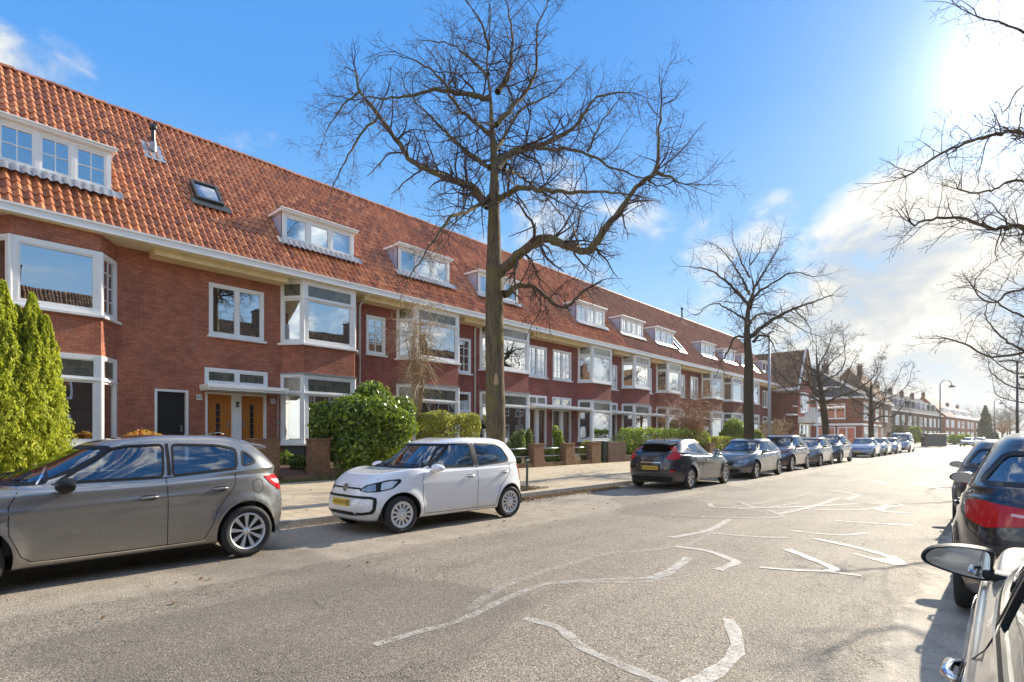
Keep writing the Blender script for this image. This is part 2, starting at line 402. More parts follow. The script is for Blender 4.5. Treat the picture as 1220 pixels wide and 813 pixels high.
def window(parent, fr, a0, a1, z0, z1, cols=1, transom=None, muntin=None, fw=.085, pane='pane', top='leaded_glass',
           blind=None, sill=True, proud=.03, bars=None, mt='white_paint', name='window', casement=.045, curtain=None):
    f = MB(); d0 = -.09
    ap = proud
    f.obox(fr, (a0, d0, z0), (a0+fw, ap, z1)).obox(fr, (a1-fw, d0, z0), (a1, ap, z1))
    f.obox(fr, (a0+fw, d0, z0), (a1-fw, ap-.002, z0+fw)).obox(fr, (a0+fw, d0, z1-fw), (a1-fw, ap-.002, z1))
    cols_ = cols if isinstance(cols, (list, tuple)) else [i/cols for i in range(1, cols)]
    iw = a1-a0-2*fw
    xs = [a0+fw]+[a0+fw+c*iw for c in cols_]+[a1-fw]
    mw = fw*.45
    for x in xs[1:-1]: f.obox(fr, (x-mw, d0, z0+fw), (x+mw, ap-.004, z1-fw))
    rows = [(z0+fw, z1-fw, False)]
    if transom:
        for i in range(len(xs)-1):
            f.obox(fr, (xs[i]+(mw if i else 0), d0, transom-.05), (xs[i+1]-(mw if i < len(xs)-2 else 0), ap-.006, transom+.05))
        f.obox(fr, (a0+.01, ap, transom-.03), (a1-.01, ap+.035, transom+.01))
        rows = [(z0+fw, transom-.05, False), (transom+.05, z1-fw, True)]
    panes = []
    for i in range(len(xs)-1):
        p0 = xs[i]+(mw if i else 0); p1 = xs[i+1]-(mw if i < len(xs)-2 else 0)
        for lo, hi, istop in rows:
            c = casement*(.6 if istop else 1)
            if c:
                f.obox(fr, (p0, d0, lo), (p0+c, ap-.02, hi)).obox(fr, (p1-c, d0, lo), (p1, ap-.02, hi))
                f.obox(fr, (p0+c, d0, lo), (p1-c, ap-.022, lo+c)).obox(fr, (p0+c, d0, hi-c), (p1-c, ap-.022, hi))
            if muntin and not istop:
                nx, nz = muntin
                for k in range(1, nx): x = p0+(p1-p0)*k/nx; f.obox(fr, (x-.013, -.05, lo+c), (x+.013, -.01, hi-c))
                for k in range(1, nz): z = lo+(hi-lo)*k/nz; f.obox(fr, (p0+c, -.048, z-.013), (p1-c, -.012, z+.013))
            panes.append((p0+c, p1-c, lo+c, hi-c, istop))
    w = f.build(name, mt, parent)
    if sill: MB().obox(fr, (a0-.06, -.02, z0-.07), (a1+.06, proud+.10, z0-.002)).build('sill', mt, w)
    for p0, p1, lo, hi, istop in panes:
        MB().obox(fr, (p0-.004, -.04, lo-.004), (p1+.004, -.03, hi+.004)).build('top_light' if istop else 'pane', top if istop else pane, w)
    if blind:
        zb0, zb1, bm_ = blind
        MB().obox(fr, (a0+fw, -.16, zb0), (a1-fw, -.15, zb1)).build('blind', bm_, w)
    if curtain:
        m = MB()
        for s0, s1 in curtain:
            k = 9; pts = []
            for q in range(k+1):
                a = a0+fw+(a1-a0-2*fw)*(s0+(s1-s0)*q/k); pts.append((a, -.22+(.03 if q % 2 else 0)))
            for q in range(k):
                (aa, da), (ab, db) = pts[q], pts[q+1]
                o, t, n = fr
                P = lambda a, d, z: (o[0]+t[0]*a+n[0]*d, o[1]+t[1]*a+n[1]*d, z)
                m.add([P(aa, da, z0+.1), P(ab, db, z0+.1), P(ab, db, z1-.1), P(aa, da, z1-.1)], [(0, 1, 2, 3)])
        m.build('curtain', 'curtain', w, fix=False)
    return w
def seg_frame(p, q):
    p = Vector((p[0], p[1], 0)); q = Vector((q[0], q[1], 0)); t = (q-p).normalized()
    return ((p.x, p.y, 0), (t.x, t.y, 0), (t.y, -t.x, 0)), (q-p).length
def plan_prism(mb, pts, z0, z1):
    k = len(pts)
    mb.add([(x, y, z0) for x, y in pts]+[(x, y, z1) for x, y in pts],
           [tuple(range(k)), tuple(range(2*k-1, k-1, -1))]+[(i, i+k, (i+1) % k+k, (i+1) % k) for i in range(k)])
def bay(parent, yl, yr, brick, upper='transom', blinds=None, top_brick=False, cant=.5, lower_split=None, ledge=True, pane='pane'):
    P = [(XW-.02, yl), (XB, yl+cant), (XB, yr-cant), (XW-.02, yr)]
    z = dict(pl=1.27, lt=3.78, ub=4.9, ut=6.68 if top_brick else 7.18)
    m = MB()
    plan_prism(m, P, z['lt'], z['ub'])
    if top_brick: plan_prism(m, P, z['ut'], 7.2)
    b = m.build('bay_wall', brick, parent)
    MB_ = MB(); plan_prism(MB_, [(XW-.01, yl+.04), (XB-.03, yl+cant+.02), (XB-.03, yr-cant-.02), (XW-.01, yr-.04)], .2, z['pl']-.07)
    MB_.build('plinth', 'dark_plinth', parent)
    for (z0, z1, lev) in ((z['pl'], z['lt'], 0), (z['ub'], z['ut'], 1)):
        tr = (3.1 if lev == 0 else (None if upper != 'transom' else 6.55))
        for k in range(3):
            fr, ln = seg_frame(P[k], P[k+1])
            bl = None; cur = None
            if blinds:
                bl = blinds.get((lev, k)) or blinds.get((lev, None)); cur = blinds.get(('c', lev, k))
            kw = {}
            if k == 1:
                window(parent, fr, .002, ln-.002, z0, z1, cols=1, transom=tr, blind=bl, fw=.14, pane=pane, curtain=cur)
            elif upper == 'muntin' and lev == 1 and k == 2:
                window(parent, fr, .002, ln-.004, z0, z1, cols=1, muntin=(2, 4), fw=.10, blind=bl)
            else:
                window(parent, fr, .004 if k == 2 else .0, ln-.002, z0, z1, cols=1, transom=tr, blind=bl, fw=.10, pane=pane, curtain=cur)
    # corner posts
    c = MB()
    for z0, z1 in ((z['pl'], z['lt']), (z['ub'], z['ut'])):
        for q in (P[1], P[2]): c.tube([(q[0]-.02, q[1], z0), (q[0]-.02, q[1], z1)], .065, 8)
    c.build('corner_post', 'white_paint', parent)
    if ledge and not top_brick:
        m = MB(); plan_prism(m, [(XW, yl-.05), (XB+.09, yl+cant-.05), (XB+.09, yr-cant+.05), (XW, yr+.05)], z['lt']+.001, z['lt']+.05)
        m.build('ledge', 'lead', parent)
    return [(yl+.12, yr-.12, z['pl'], z['lt']), (yl+.12, yr-.12, z['ub'], z['ut'])]
def roof_tiles(y0, y1, ex, ez, rx, rz, seg=8, seed=0, n_unit=None):
    sl = math.hypot(rx-ex, rz-ez); rows = round(sl/TH); th = sl/rows
    cols = max(1, round((y1-y0)/TW)); tw = (y1-y0)/cols
    U = np.array([0, .10, .22, .38, .52, .64, .76, 1.0]); H = np.array([.052, .026, .004, 0, .016, .062, .082, .052])
    if seg < 8: U = np.array([0, .22, .5, .72, 1.0]); H = np.array([.050, .004, .010, .080, .050])
    ux, uz = (rx-ex)/sl, (rz-ez)/sl; nx, nz = -uz*math.copysign(1, rx-ex), abs(ux)
    rng = np.random.RandomState(seed+3)
    ys = np.concatenate([y0+(i+U[:-1])*tw for i in range(cols)]+[[y1]]); hs = np.concatenate([H[:-1]]*cols+[[H[-1]]])
    nc = len(ys); vs = []; fs = []; tl = []
    ci = np.minimum((np.arange(nc-1))//(len(U)-1), cols-1)
    jit = rng.uniform(-.006, .006, (rows, cols))
    for j in range(rows):
        jj = jit[j][np.minimum(np.arange(nc)//(len(U)-1), cols-1)]
        for (v, off) in ((0, .050), (1.0, .012)):
            s = (j+v)*th-(.03 if v == 0 else 0)+(jj*1.5 if v == 0 else 0)
            h = hs+off+jj
            x = ex+ux*s+nx*h; z = ez+uz*s+nz*h
            vs.append(np.stack([np.broadcast_to(x, nc), ys, np.broadcast_to(z, nc)], 1))
        # lower riser
        s = j*th-.03+jj*1.5; h = hs+.012
        vs.append(np.stack([ex+ux*s+nx*h, ys, ez+uz*s+nz*h], 1))
        b = j*3*nc; a = np.arange(nc-1)
        q1 = np.stack([b+a, b+a+1, b+nc+a+1, b+nc+a], 1); q2 = np.stack([b+2*nc+a, b+2*nc+a+1, b+a+1, b+a], 1)
        fs.append(q1); fs.append(q2); t = np.stack([ci+seed*31.0, np.full(nc-1, float(j)), np.zeros(nc-1)], 1); tl.append(t); tl.append(t)
    if rx > ex: fs = [f[:, ::-1] for f in fs]
    return np.concatenate(vs), np.concatenate(fs), np.concatenate(tl)
def roof(parent, y0, y1, tm, seg=8, seed=0, geo=None, name='roof', back=True):
    ex, ez, rx, rz = geo or (XG-.12, ZG-.02, RX, RZ)
    v, f, t = roof_tiles(y0, y1, ex, ez, rx, rz, seg, seed)
    o = mesh_obj(name, v, f, tm, parent, fix=False)
    a = o.data.attributes.new('tile', 'FLOAT_VECTOR', 'FACE'); a.data.foreach_set('vector', t.astype(np.float32).ravel())
    if back:
        w = abs(rx-ex); bx = rx-(ex-rx)
        MB().add([(rx, y0, rz), (rx, y1, rz), (bx, y1, ez), (bx, y0, ez), (rx, y0, rz-.15), (rx, y1, rz-.15), (bx, y1, ez-.15), (bx, y0, ez-.15)],
                 [(0, 1, 2, 3), (7, 6, 5, 4), (0, 4, 5, 1), (2, 6, 7, 3), (0, 3, 7, 4), (1, 5, 6, 2)]).build('rear_slope', tm, parent)
    # ridge caps
    n = max(1, round((y1-y0)/.34)); st = (y1-y0)/n; vs = []; fs = []
    rg = MB(); rnd = random.Random(seed)
    for i in range(n):
        a = y0+i*st; r0, r1 = .115, .138
        dz = rnd.uniform(-.012, .012)
        ring = []
        for (yy, r) in ((a, r0), (a+st*.8, r1), (a+st*1.03, r1+.006)):
            ring += [(rx+math.cos(q*math.pi/6)*r*1.05, yy, rz+.0+dz+math.sin(q*math.pi/6)*r) for q in range(7)]
        rg.add(ring, [(k*7+q, k*7+q+1, (k+1)*7+q+1, (k+1)*7+q) for k in range(2) for q in range(6)]+[(20, 19, 18, 17, 16, 15, 14), (0, 1, 2, 3, 4, 5, 6)])
    r = rg.build('ridge', tm, parent, fix=True)
    a = r.data.attributes.new('tile', 'FLOAT_VECTOR', 'FACE')
    a.data.foreach_set('vector', np.array([[i//14, 77+seed, 0] for i in range(len(r.data.polygons))], np.float32).ravel())
    return o
def gutter(parent, y0, y1, box=None):
    g = MB()
    g.box((XG, y0, 7.2), (XG-.03, y1, ZG)); g.box((XG-.03, y0, 7.2), (XW, y1, 7.225)); g.box((XG-.26, y0, 7.225), (XG-.24, y1, 7.5))
    g.box((XG+.035, y0, ZG-.05), (XG, y1, ZG)); g.box((XG+.018, y0, 7.2), (XG, y1, 7.25))
    o = g.build('gutter', 'white_paint', parent)
    MB().box((XG-.05, y0, 7.175), (XW, y1, 7.198)).build('soffit', 'cream_pale', parent)
    if box:
        m = MB()
        for a, b in box: m.box((XW+.60, a, 6.98), (XW+.002, b, 7.173))
        m.build('soffit_box', 'cream_paint', parent)
    MB().box((XG-.01, y0, ZG-.10), (XG-.24, y1, ZG-.08)).build('gutter_lining', 'zinc', parent)
def dormer(parent, y0, y1, cols=3, h=1.12, muntin=None, zb=None, mt='white_paint', roofm='lead', pane='pane', seed=0, cheek='lilac_lead'):
    X = -19.68; zb = ZG+SL*(abs(X)-abs(XG)) if zb is None else zb; zt = zb+h
    xb = XG-(zt+.02-ZG)/SL
    d = MB()
    for a, b in ((y0, y0+.06), (y1-.06, y1)):
        d.add([(X-.03, a, zb-.1), (X-.03, b, zb-.1), (X-.03, b, zt), (X-.03, a, zt), (xb-.1, a, zt), (xb-.1, b, zt)],
              [(0, 1, 2, 3), (3, 2, 5, 4), (0, 3, 4), (1, 5, 2), (0, 4, 5, 1)])
    body = d.build('dormer', cheek, parent)
    MB().box((X+.16, y0-.11, zt+.002), (xb-.3, y1+.11, zt+.10)).box((X+.20, y0-.14, zt+.07), (X+.16, y1+.14, zt+.12)).build('dormer_roof', 'white_paint', body, bevel=.012)
    MB().box((X+.17, y0-.12, zt+.102), (xb-.3, y1+.12, zt+.115)).build('dormer_felt', roofm, body)
    window(body, ((X, 0, 0), (0, 1, 0), (1, 0, 0)), y0, y1, zb+.02, zt, cols=cols, fw=.11, muntin=muntin, pane=pane, casement=.06, name='dormer_window', mt=mt)
    MB().box((X-.5, y0+.07, zb-.05), (X-.52, y1-.07, zt)).box((X-.2, y0+.12, zb+.3), (X-.21, y0+.35, zt-.1)).build('dormer_room', 'interior', body)
    # lead apron dressed over the tiles
    ap = MB(); n = int((y1-y0+.5)/TW*3)
    vs = []
    for i in range(n+1):
        y = y0-.25+(y1-y0+.5)*i/n
        hgt = .075+.028*math.sin(y/TW*2*math.pi+1.9)
        for s in (0, .34+.03*math.sin(i*2.3+seed)):
            bx = X+.02+s*math.cos(SLOPE); bz = zb+.03-s*math.sin(SLOPE)
            vs.append((bx+hgt*math.sin(SLOPE), y, bz+hgt*math.cos(SLOPE)-(.0 if s else 0)))
    ap.add(vs, [(2*i, 2*i+1, 2*i+3, 2*i+2) for i in range(n)]).build('flashing', 'lead', body, smooth=True, fix=False)
    return body
def door(parent, fr, a0, a1, z0, z1, m, glass=None, frame=True, fm='white_paint', knob='r', panels=0, depth=-.12):
    f = MB(); w = .07
    if frame:
        f.obox(fr, (a0, -.16, z0), (a0+w, .015, z1)).obox(fr, (a1-w, -.16, z0), (a1, .015, z1)).obox(fr, (a0+w, -.16, z1-w), (a1-w, .013, z1))
        fo = f.build('door_frame', fm, parent)
    w = w if frame else 0
    leaf = MB(); b0, b1 = a0+w+.003, a1-w-.003; t1 = z1-w-.003
    leaf.obox(fr, (b0, depth-.04, z0+.02), (b1, depth, t1))
    if glass:                      # raised stiles around a narrow light
        g0, g1 = glass; cx = b0+(b1-b0)*g0; cw = (b1-b0)*g1
        leaf.obox(fr, (b0, depth, z0+.02), (cx-cw, depth+.012, t1)).obox(fr, (cx+cw, depth, z0+.02), (b1, depth+.012, t1))
        leaf.obox(fr, (cx-cw, depth, z0+.02), (cx+cw, depth+.0115, z0+.42)).obox(fr, (cx-cw, depth, t1-.3), (cx+cw, depth+.0115, t1))
    for k in range(panels):
        zz = z0+.15+k*(t1-z0-.2)/panels
        leaf.obox(fr, (b0+.12, depth, zz), (b1-.12, depth+.015, zz+(t1-z0-.2)/panels-.08))
    d = leaf.build('door', m, parent)
    if glass:
        MB().obox(fr, (cx-cw, depth+.001, z0+.42), (cx+cw, depth+.006, t1-.3)).build('door_glass', 'black_paint', d)
        for k in range(1, 6):
            zz = z0+.42+(t1-.72-z0)*k/6; MB().obox(fr, (cx-cw, depth+.006, zz-.008), (cx+cw, depth+.010, zz+.008)).build('glazing_bar', m, d)
    hx = b1-.1 if knob == 'r' else b0+.1
    MB().obox(fr, (hx-.015, depth+.012, z0+.92), (hx+.015, depth+.05, z0+1.12)).obox(fr, (hx-.035, depth+.012, z0+1.1), (hx+.02, depth+.045, z0+1.125)).build('handle', 'zinc', d)
    return d
def canopy(parent, y0, y1, z=3.02, dep=.75):
    MB().box((XW+.001, y0, z), (XW+dep, y1, z+.07)).box((XW+.001, y0-.02, z+.07), (XW+dep+.03, y1+.02, z+.19)).build('canopy', 'white_paint', parent, bevel=.008)
def wall_lamp(parent, y, z, style=0):
    MB().box((XW+.002, y-.04, z-.07), (XW+.03, y+.04, z+.09)).box((XW+.03, y-.06, z+.05), (XW+.14, y+.06, z+.08)).box((XW+.03, y-.05, z-.09), (XW+.13, y+.05, z-.07)).build('wall_lamp', 'metal_dark', parent)
    MB().lathe([(.035, z-.07), (.04, z), (.03, z+.05)], (XW+.08, y, 0), n=10).build('lamp_glass', 'lamp_glass', parent, smooth=True)
def number_plate_house(parent, y, z, txt):
    MB().box((XW+.002, y-.085, z-.09), (XW+.02, y+.085, z+.09)).build('number_plate', 'stone_white', parent, bevel=.004)
    M = Matrix(((0, 0, 1, XW+.021), (1, 0, 0, y), (0, 1, 0, z), (0, 0, 0, 1)))
    text_mesh(txt, .13, .001, 'house_number', 'number_ink', parent, M)
def room(parent, y0, y1):
    m = MB()
    for z0, z1 in ((.75, 3.95), (4.35, 7.1)):
        a, b = XW-.3, XW-3.6
        m.add([(a, y0, z0), (b, y0, z0), (b, y1, z0), (a, y1, z0), (a, y0, z1), (b, y0, z1), (b, y1, z1), (a, y1, z1)],
              [(0, 1, 2, 3), (7, 6, 5, 4), (1, 5, 6, 2), (0, 4, 5, 1), (3, 2, 6, 7)])
    m.build('room', 'interior', parent, fix=False)
def steps(parent, y0, y1, zt=.95):
    m = MB()
    for k in range(4):
        m.box((XW+.02, y0, .2), (XW+.35+.3*k, y1, zt-.19*k-.02*k))
    m.build('doorstep', 'brick_moss', parent)
def gable(parent, y, brick):      # party walls that close the row at its ends
    MB().add([(XG-.02, y, 7.2), (RX, y, RZ-.05), (2*RX-XG, y, 7.2)]+[(XG-.02, y+.2, 7.2), (RX, y+.2, RZ-.05), (2*RX-XG, y+.2, 7.2)],
             [(0, 1, 2), (5, 4, 3), (0, 3, 4, 1), (1, 4, 5, 2), (2, 5, 3, 0)]).build('gable_wall', brick, parent)
def downpipe(parent, y, x=None):
    x = x or XW+.07
    m = MB().tube([(XG-.15, y, 7.18), (x, y, 6.85), (x, y, .3)], .045, 8)
    for z in (1.6, 3.5, 5.6): m.tube([(x, y, z), (x, y, z+.05)], .055, 8)
    m.build('downpipe', 'stone_white', parent, smooth=True)
def house(name_label, y0, y1, brick, tm, bays, wins, doors=(), seg=8, seed=0, box_gaps=(), downs=()):
    h = thing('terraced_house', name_label, 'house', (0, 0, 0), 0, 'brick terraced houses in one row')
    holes = []
    for b in bays: holes += bay(h, b['y'][0], b['y'][1], brick, b.get('upper', 'transom'), b.get('blinds'), b.get('top_brick', False), pane=b.get('pane', 'pane'))
    for w in wins:
        a0, a1, z0, z1 = w['r']; holes.append((a0, a1, z0, z1))
        kw = {k: v for k, v in w.items() if k != 'r'}
        window(h, FR, a0, a1, z0, z1, **kw)
    for d in doors:
        a0, a1, z0, z1 = d['r']; holes.append((a0, a1, z0, z1)); kw = {k: v for k, v in d.items() if k != 'r'}
        door(h, FR, a0, a1, z0, z1, **kw)
    m = MB(); wall(m, FR, y0, y1, .15, 7.19, holes); m.build('wall', brick, h)
    MB().box((2*RX-XG, y0, .15), (2*RX-XG-.2, y1, 7.4)).build('rear_wall', brick, h)
    room(h, y0+.05, y1-.05)
    # soffit box interrupted by bays
    cuts = sorted([(b['y'][0]-.02, b['y'][1]+.02) for b in bays]+list(box_gaps)); a = y0; segs = []
    for c0, c1 in cuts+[(y1, y1)]:
        if c0-a > .1: segs.append((a, c0))
        a = max(a, c1)
    gutter(h, y0, y1, segs)
    roof(h, y0, y1, tm, seg, seed)
    for y in downs: downpipe(h, y)
    return h
W_U = (4.88, 6.62)      # upper window band
# --- house A (leftmost): two-storey bay under brick
hA = house('brick house at the left edge, its bay window under brick and dormer of small panes', -4.2, 5.0, 'brick_warm', 'tile_orange',
  [dict(y=(1.28, 4.16), upper='muntin', top_brick=True, blinds={(0, 1): (1.45, 2.2, 'blind_white'), (0, 2): (1.45, 2.2, 'blind_white')})], [], seed=1, box_gaps=[(-4.2, 5.02)])
dormer(hA, 1.52, 4.07, 3, 1.2, muntin=(2, 2), seed=1)
# --- house B: orange doors
hB = house('brick house with two orange wooden front doors and a black side door', 5.0, 12.42, 'brick_warm', 'tile_orange',
  [dict(y=(9.12, 12.2), blinds={(0, 0): (2.25, 2.85, 'blind_white'), (0, 1): (2.25, 2.85, 'blind_white')})],
  [dict(r=(6.69, 8.49, *W_U), cols=2), dict(r=(6.56, 8.62, 3.25, 3.80), cols=2, pane='leaded_glass', sill=False)],
  [dict(r=(5.14, 6.08, .75, 3.0), m='black_paint', knob='r'),
   dict(r=(6.58, 7.50, .9, 3.0), m='wood_orange', glass=(.46, .085)), dict(r=(7.66, 8.58, .9, 3.0), m='wood_orange', glass=(.5, .085), knob='l')], seed=2, downs=[12.34])
MB().box((XW-.1, 7.50, .9), (XW+.03, 7.66, 3.0)).build('door_post', 'white_paint', hB)
canopy(hB, 6.42, 9.0); steps(hB, 6.5, 8.7, .9)
wall_lamp(hB, 7.58, 2.62); number_plate_house(hB, 6.40, 2.80, '61'); number_plate_house(hB, 8.82, 2.80, '63')
MB().tube([(XW+.05, 8.98, .3), (XW+.05, 8.98, 3.0)], .02, 6).box((XW+.02, 8.93, 1.95), (XW+.09, 9.03, 2.05)).build('conduit', 'zinc', hB)
dormer(hB, 9.24, 12.2, 3, 1.06, seed=2)
gable(hA, -4.2, 'brick_warm'); MB().box((XW-.3, -4.2, .15), (2*RX-XG, -3.95, 7.19)).build('side_wall', 'brick_warm', hA)
def roof_pt(y, X): return Vector((X, y, ZG+SL*(abs(X)-abs(XG))))
def skylight(parent, y0, y1, X0, X1, glint=False):
    a = roof_pt(y0, X0); b = roof_pt(y0, X1); ln = (b-a).length; u = (b-a).normalized(); nrm = Vector((math.sin(SLOPE), 0, math.cos(SLOPE)))
    def bx(mb, a0, a1, s0, s1, h0, h1):
        mb.add([tuple(Vector((a.x, 0, a.z))+u*s+nrm*h+Vector((0, y, 0))) for h in (h0, h1) for (s, y) in ((s0, a0), (s0, a1), (s1, a1), (s1, a0))],
               [(3, 2, 1, 0), (4, 5, 6, 7), (0, 1, 5, 4), (1, 2, 6, 5), (2, 3, 7, 6), (3, 0, 4, 7)])
    f = MB(); w = .09
    bx(f, y0, y1, 0, w, -.1, .17); bx(f, y0, y1, ln-w, ln, -.1, .17); bx(f, y0, y0+w, w, ln-w, -.1, .168); bx(f, y1-w, y1, w, ln-w, -.1, .168)
    o = f.build('skylight', 'metal_dark', parent)
    g = MB(); bx(g, y0+w, y1-w, w, ln-w, .11, .12); g.build('skylight_pane', 'pane', o)
    g = MB(); bx(g, y0+w, y1-w, w, ln-w, -.06, -.05); g.build('skylight_blind', 'blind_white', o)
    g = MB(); bx(g, y0-.2, y1+.2, -.32, .02, .06, .085); g.build('skylight_flashing', 'metal_dark', o)
skylight(hB, 6.58, 7.45, -20.35, -21.05)
def flue(parent, y, X, h=1.0, r=.09):
    p = roof_pt(y, X)
    f = MB().tube([(X, y, p.z-.2), (X, y, p.z+h*.45)], r, 12).tube([(X, y, p.z+h*.45), (X, y, p.z+h)], r*.8, 12)
    f.lathe([(r*1.15, p.z+h*.82), (r*1.3, p.z+h*.86), (r*1.3, p.z+h*.95), (r*.9, p.z+h)], (X, y, 0), n=12)
    o = f.build('flue', 'black_paint', parent)
    MB().lathe([(r*1.02, p.z+.06), (r*1.05, p.z+.38)], (X, y, 0), n=12).add([tuple(p+Vector((dx, dy, dx*-SL+.10))) for dx, dy in ((-.32, -.3), (.38, -.34), (.40, .32), (-.3, .3))], [(0, 1, 2, 3)]).build('flue_flashing', 'lead', o)
flue(hB, 5.72, -21.85)
# --- house C
hC = house('brick house behind the pale drooping shrub, a narrow window each side of its bay', 12.42, 18.95, 'brick_wine', 'tile_orange',
  [dict(y=(14.2, 17.65), blinds={(1, 1): (5.25, 5.85, 'blind_grey'), (1, 0): (5.6, 6.45, 'blind_grey'), (0, 1): (2.3, 3.0, 'curtain')})],
  [dict(r=(12.67, 13.6, 4.95, 6.55), muntin=(2, 4), blind=(5.7, 6.5, 'blind_white')), dict(r=(17.75, 18.6, 4.6, 6.3), muntin=(2, 4), blind=(4.8, 5.1, 'blind_white')),
   dict(r=(17.7, 18.6, 2.0, 3.7), transom=2.75, top='pane')],
  [dict(r=(12.75, 13.65, .9, 3.0), m='wood_brown')], seed=3, downs=[18.85])
dormer(hC, 14.42, 17.36, 3, 1.15, seed=3); canopy(hC, 12.5, 13.9)
# --- house D
hD = house('brick house behind the big tree trunk with a pair of dark brown front doors', 18.95, 24.9, 'brick_wine', 'tile_orange',
  [dict(y=(19.25, 22.7), blinds={(1, 1): (5.1, 5.5, 'curtain'), ('c', 0, 1): [(0, .22), (.8, 1)]})],
  [dict(r=(22.85, 24.62, *W_U), cols=2, muntin=(2, 4), blind=(5.1, 6.55, 'blind_white')), dict(r=(22.88, 24.62, 3.28, 3.85), cols=2, pane='leaded_glass', sill=False)],
  [dict(r=(22.9, 23.68, .9, 3.1), m='wood_brown', panels=3), dict(r=(23.84, 24.6, .9, 3.1), m='wood_brown', panels=6)], seed=4)
MB().box((XW-.1, 23.68, .9), (XW+.03, 23.84, 3.1)).build('door_post', 'white_paint', hD)
dormer(hD, 19.3, 22.3, 3, 1.1, seed=4); canopy(hD, 22.75, 24.92, 3.1); steps(hD, 22.85, 24.7, .9)
# --- house E
hE = house('brick house with a canted bay right of two brown doors, behind low pillars and rails', 24.9, 32.5, 'brick_wine', 'tile_orange',
  [dict(y=(27.75, 30.95), blinds={('c', 0, 1): [(0, .3), (.7, 1)]})],
  [dict(r=(25.2, 27.0, *W_U), cols=2, muntin=(2, 4), blind=(5.2, 6.55, 'blind_white')), dict(r=(25.15, 27.0, 3.28, 3.85), cols=2, pane='pane_soft', sill=False),
   dict(r=(31.45, 32.3, 4.7, 6.35), muntin=(2, 4)), dict(r=(31.4, 32.35, 3.2, 3.8), pane='leaded_glass', sill=False)],
  [dict(r=(25.15, 25.98, .9, 3.1), m='wood_dark'), dict(r=(26.14, 27.0, .9, 3.1), m='wood_brown'), dict(r=(31.4, 32.3, .9, 3.05), m='wood_dark')], seg=5, seed=5)
MB().box((XW-.1, 25.98, .9), (XW+.03, 26.14, 3.1)).build('door_post', 'white_paint', hE)
dormer(hE, 27.85, 31.0, 3, 1.15, seed=5, muntin=(2, 1)); canopy(hE, 24.94, 28.1, 3.1); canopy(hE, 31.2, 33.0, 3.02); wall_lamp(hE, 27.12, 2.7, 1)
wall_lamp(hE, 25.02, 2.8)
far = [
 ('brick house with a four-light small-paned dormer behind a yellow-green hedge', 32.5, 37.4, (32.95, 36.1), (33.1, 36.2), 4, (2, 1), [(36.45, 37.2)], 6, None),
 ('brick house with a dormer beside an open silver skylight, behind bare orange twigs', 37.4, 43.3, (37.95, 41.1), (38.1, 41.2), 3, None, [(41.7, 42.9)], 7, (41.75, 42.75)),
 ('brick house with two narrow upper windows left of its bay, behind the tall bare shrub', 43.3, 50.6, (46.3, 49.7), (46.6, 49.6), 3, (2, 1), [(44.0, 45.5)], 8, None),
 ('brick house with a bay behind a green clipped bush, left of the second street tree', 50.6, 55.5, (51.2, 54.7), (51.6, 54.6), 2, None, [], 9, None),
 ('last brick house of the row with a balcony door, meeting the gabled corner house', 55.5, 66.0, (56.4, 59.6), (56.5, 59.4), 3, None, [(62.5, 64.1)], 10, (59.9, 60.9)),
]
for lab, y0, y1, by, dy, dc, mu, ws, sd, sk in far:
    wl = []
    for a, b in ws:
        wl.append(dict(r=(a, b, 4.75, 6.6), cols=2 if b-a > 1 else 1, muntin=(1, 2))); wl.append(dict(r=(a, b, 3.2, 3.75), pane='pane_soft', sill=False))
    ds = [dict(r=(a, min(b, a+.95), .9, 3.05), m='wood_dark') for a, b in ws] or [dict(r=(y0+.1, y0+.55, .9, 3.05), m='wood_dark')]
    h = house(lab, y0, y1, 'brick_wine' if sd < 8 else 'brick_dark', 'tile_russet', [dict(y=by, blinds={6: {(0, 1): (1.4, 2.0, 'blind_white'), (1, 1): (5.9, 6.5, 'curtain')}, 7: {(1, 0): (5.5, 6.5, 'blind_white'), ('c', 0, 1): [(0, .2), (.8, 1)]}, 8: {(0, 1): (2.2, 3.0, 'blind_white')}, 9: {('c', 1, 1): [(0, .25), (.75, 1)], (0, 0): (1.4, 2.1, 'blind_white')}, 10: {(1, 1): (5.6, 6.5, 'blind_grey')}}[sd])], wl, ds, seg=5, seed=sd)
    dormer(h, dy[0], dy[1], dc, 1.1, muntin=mu, seed=sd)
    a0 = ws[0][0]-.3 if ws else y0
    canopy(h, a0, a0+1.7)
    if sk: skylight(h, sk[0], sk[1], -19.5, -20.5)
    if sd == 8: flue(h, 50.0, -23.0, 1.3)
    if sd == 10:
        dormer(h, 63.0, 65.4, 2, 1.1, seed=12)
# ---------------------------------------------------------------- gabled corner house at the end of the row
def gabled(lab, y0, y1, xf, xb, ze, zr, brick, tm, group=None):
    h = thing('gabled_house', lab, 'house', (0, 0, 0), 0, group)
    ym = (y0+y1)/2
    w = MB()
    w.box((xb, y0, .1), (xf, y0+.3, ze)).box((xb, y1-.3, .1), (xf, y1, ze)).box((xb, y0+.3, .1), (xb+.3, y1-.3, ze))
    w.build('wall', brick, h)
    return h, ym
h, ym = gabled('corner house with a steep gable facing the street and a large brown roof', 66.02, 71.6, -16.9, -26.0, 6.95, 11.4, 'brick_dark', 'tile_brown')
fr = ((-16.9, 0, 0), (0, 1, 0), (1, 0, 0))
m = MB(); wall(m, fr, 66.32, 71.3, .1, 6.95, [(67.2, 70.4, 4.3, 6.6), (66.6, 71.0, .5, 3.0)])
m.prism([(66.02, 6.95), (71.6, 6.95), (68.81, 11.3)], fr, -.28, 0)
m.build('front_wall', 'brick_wine', h)
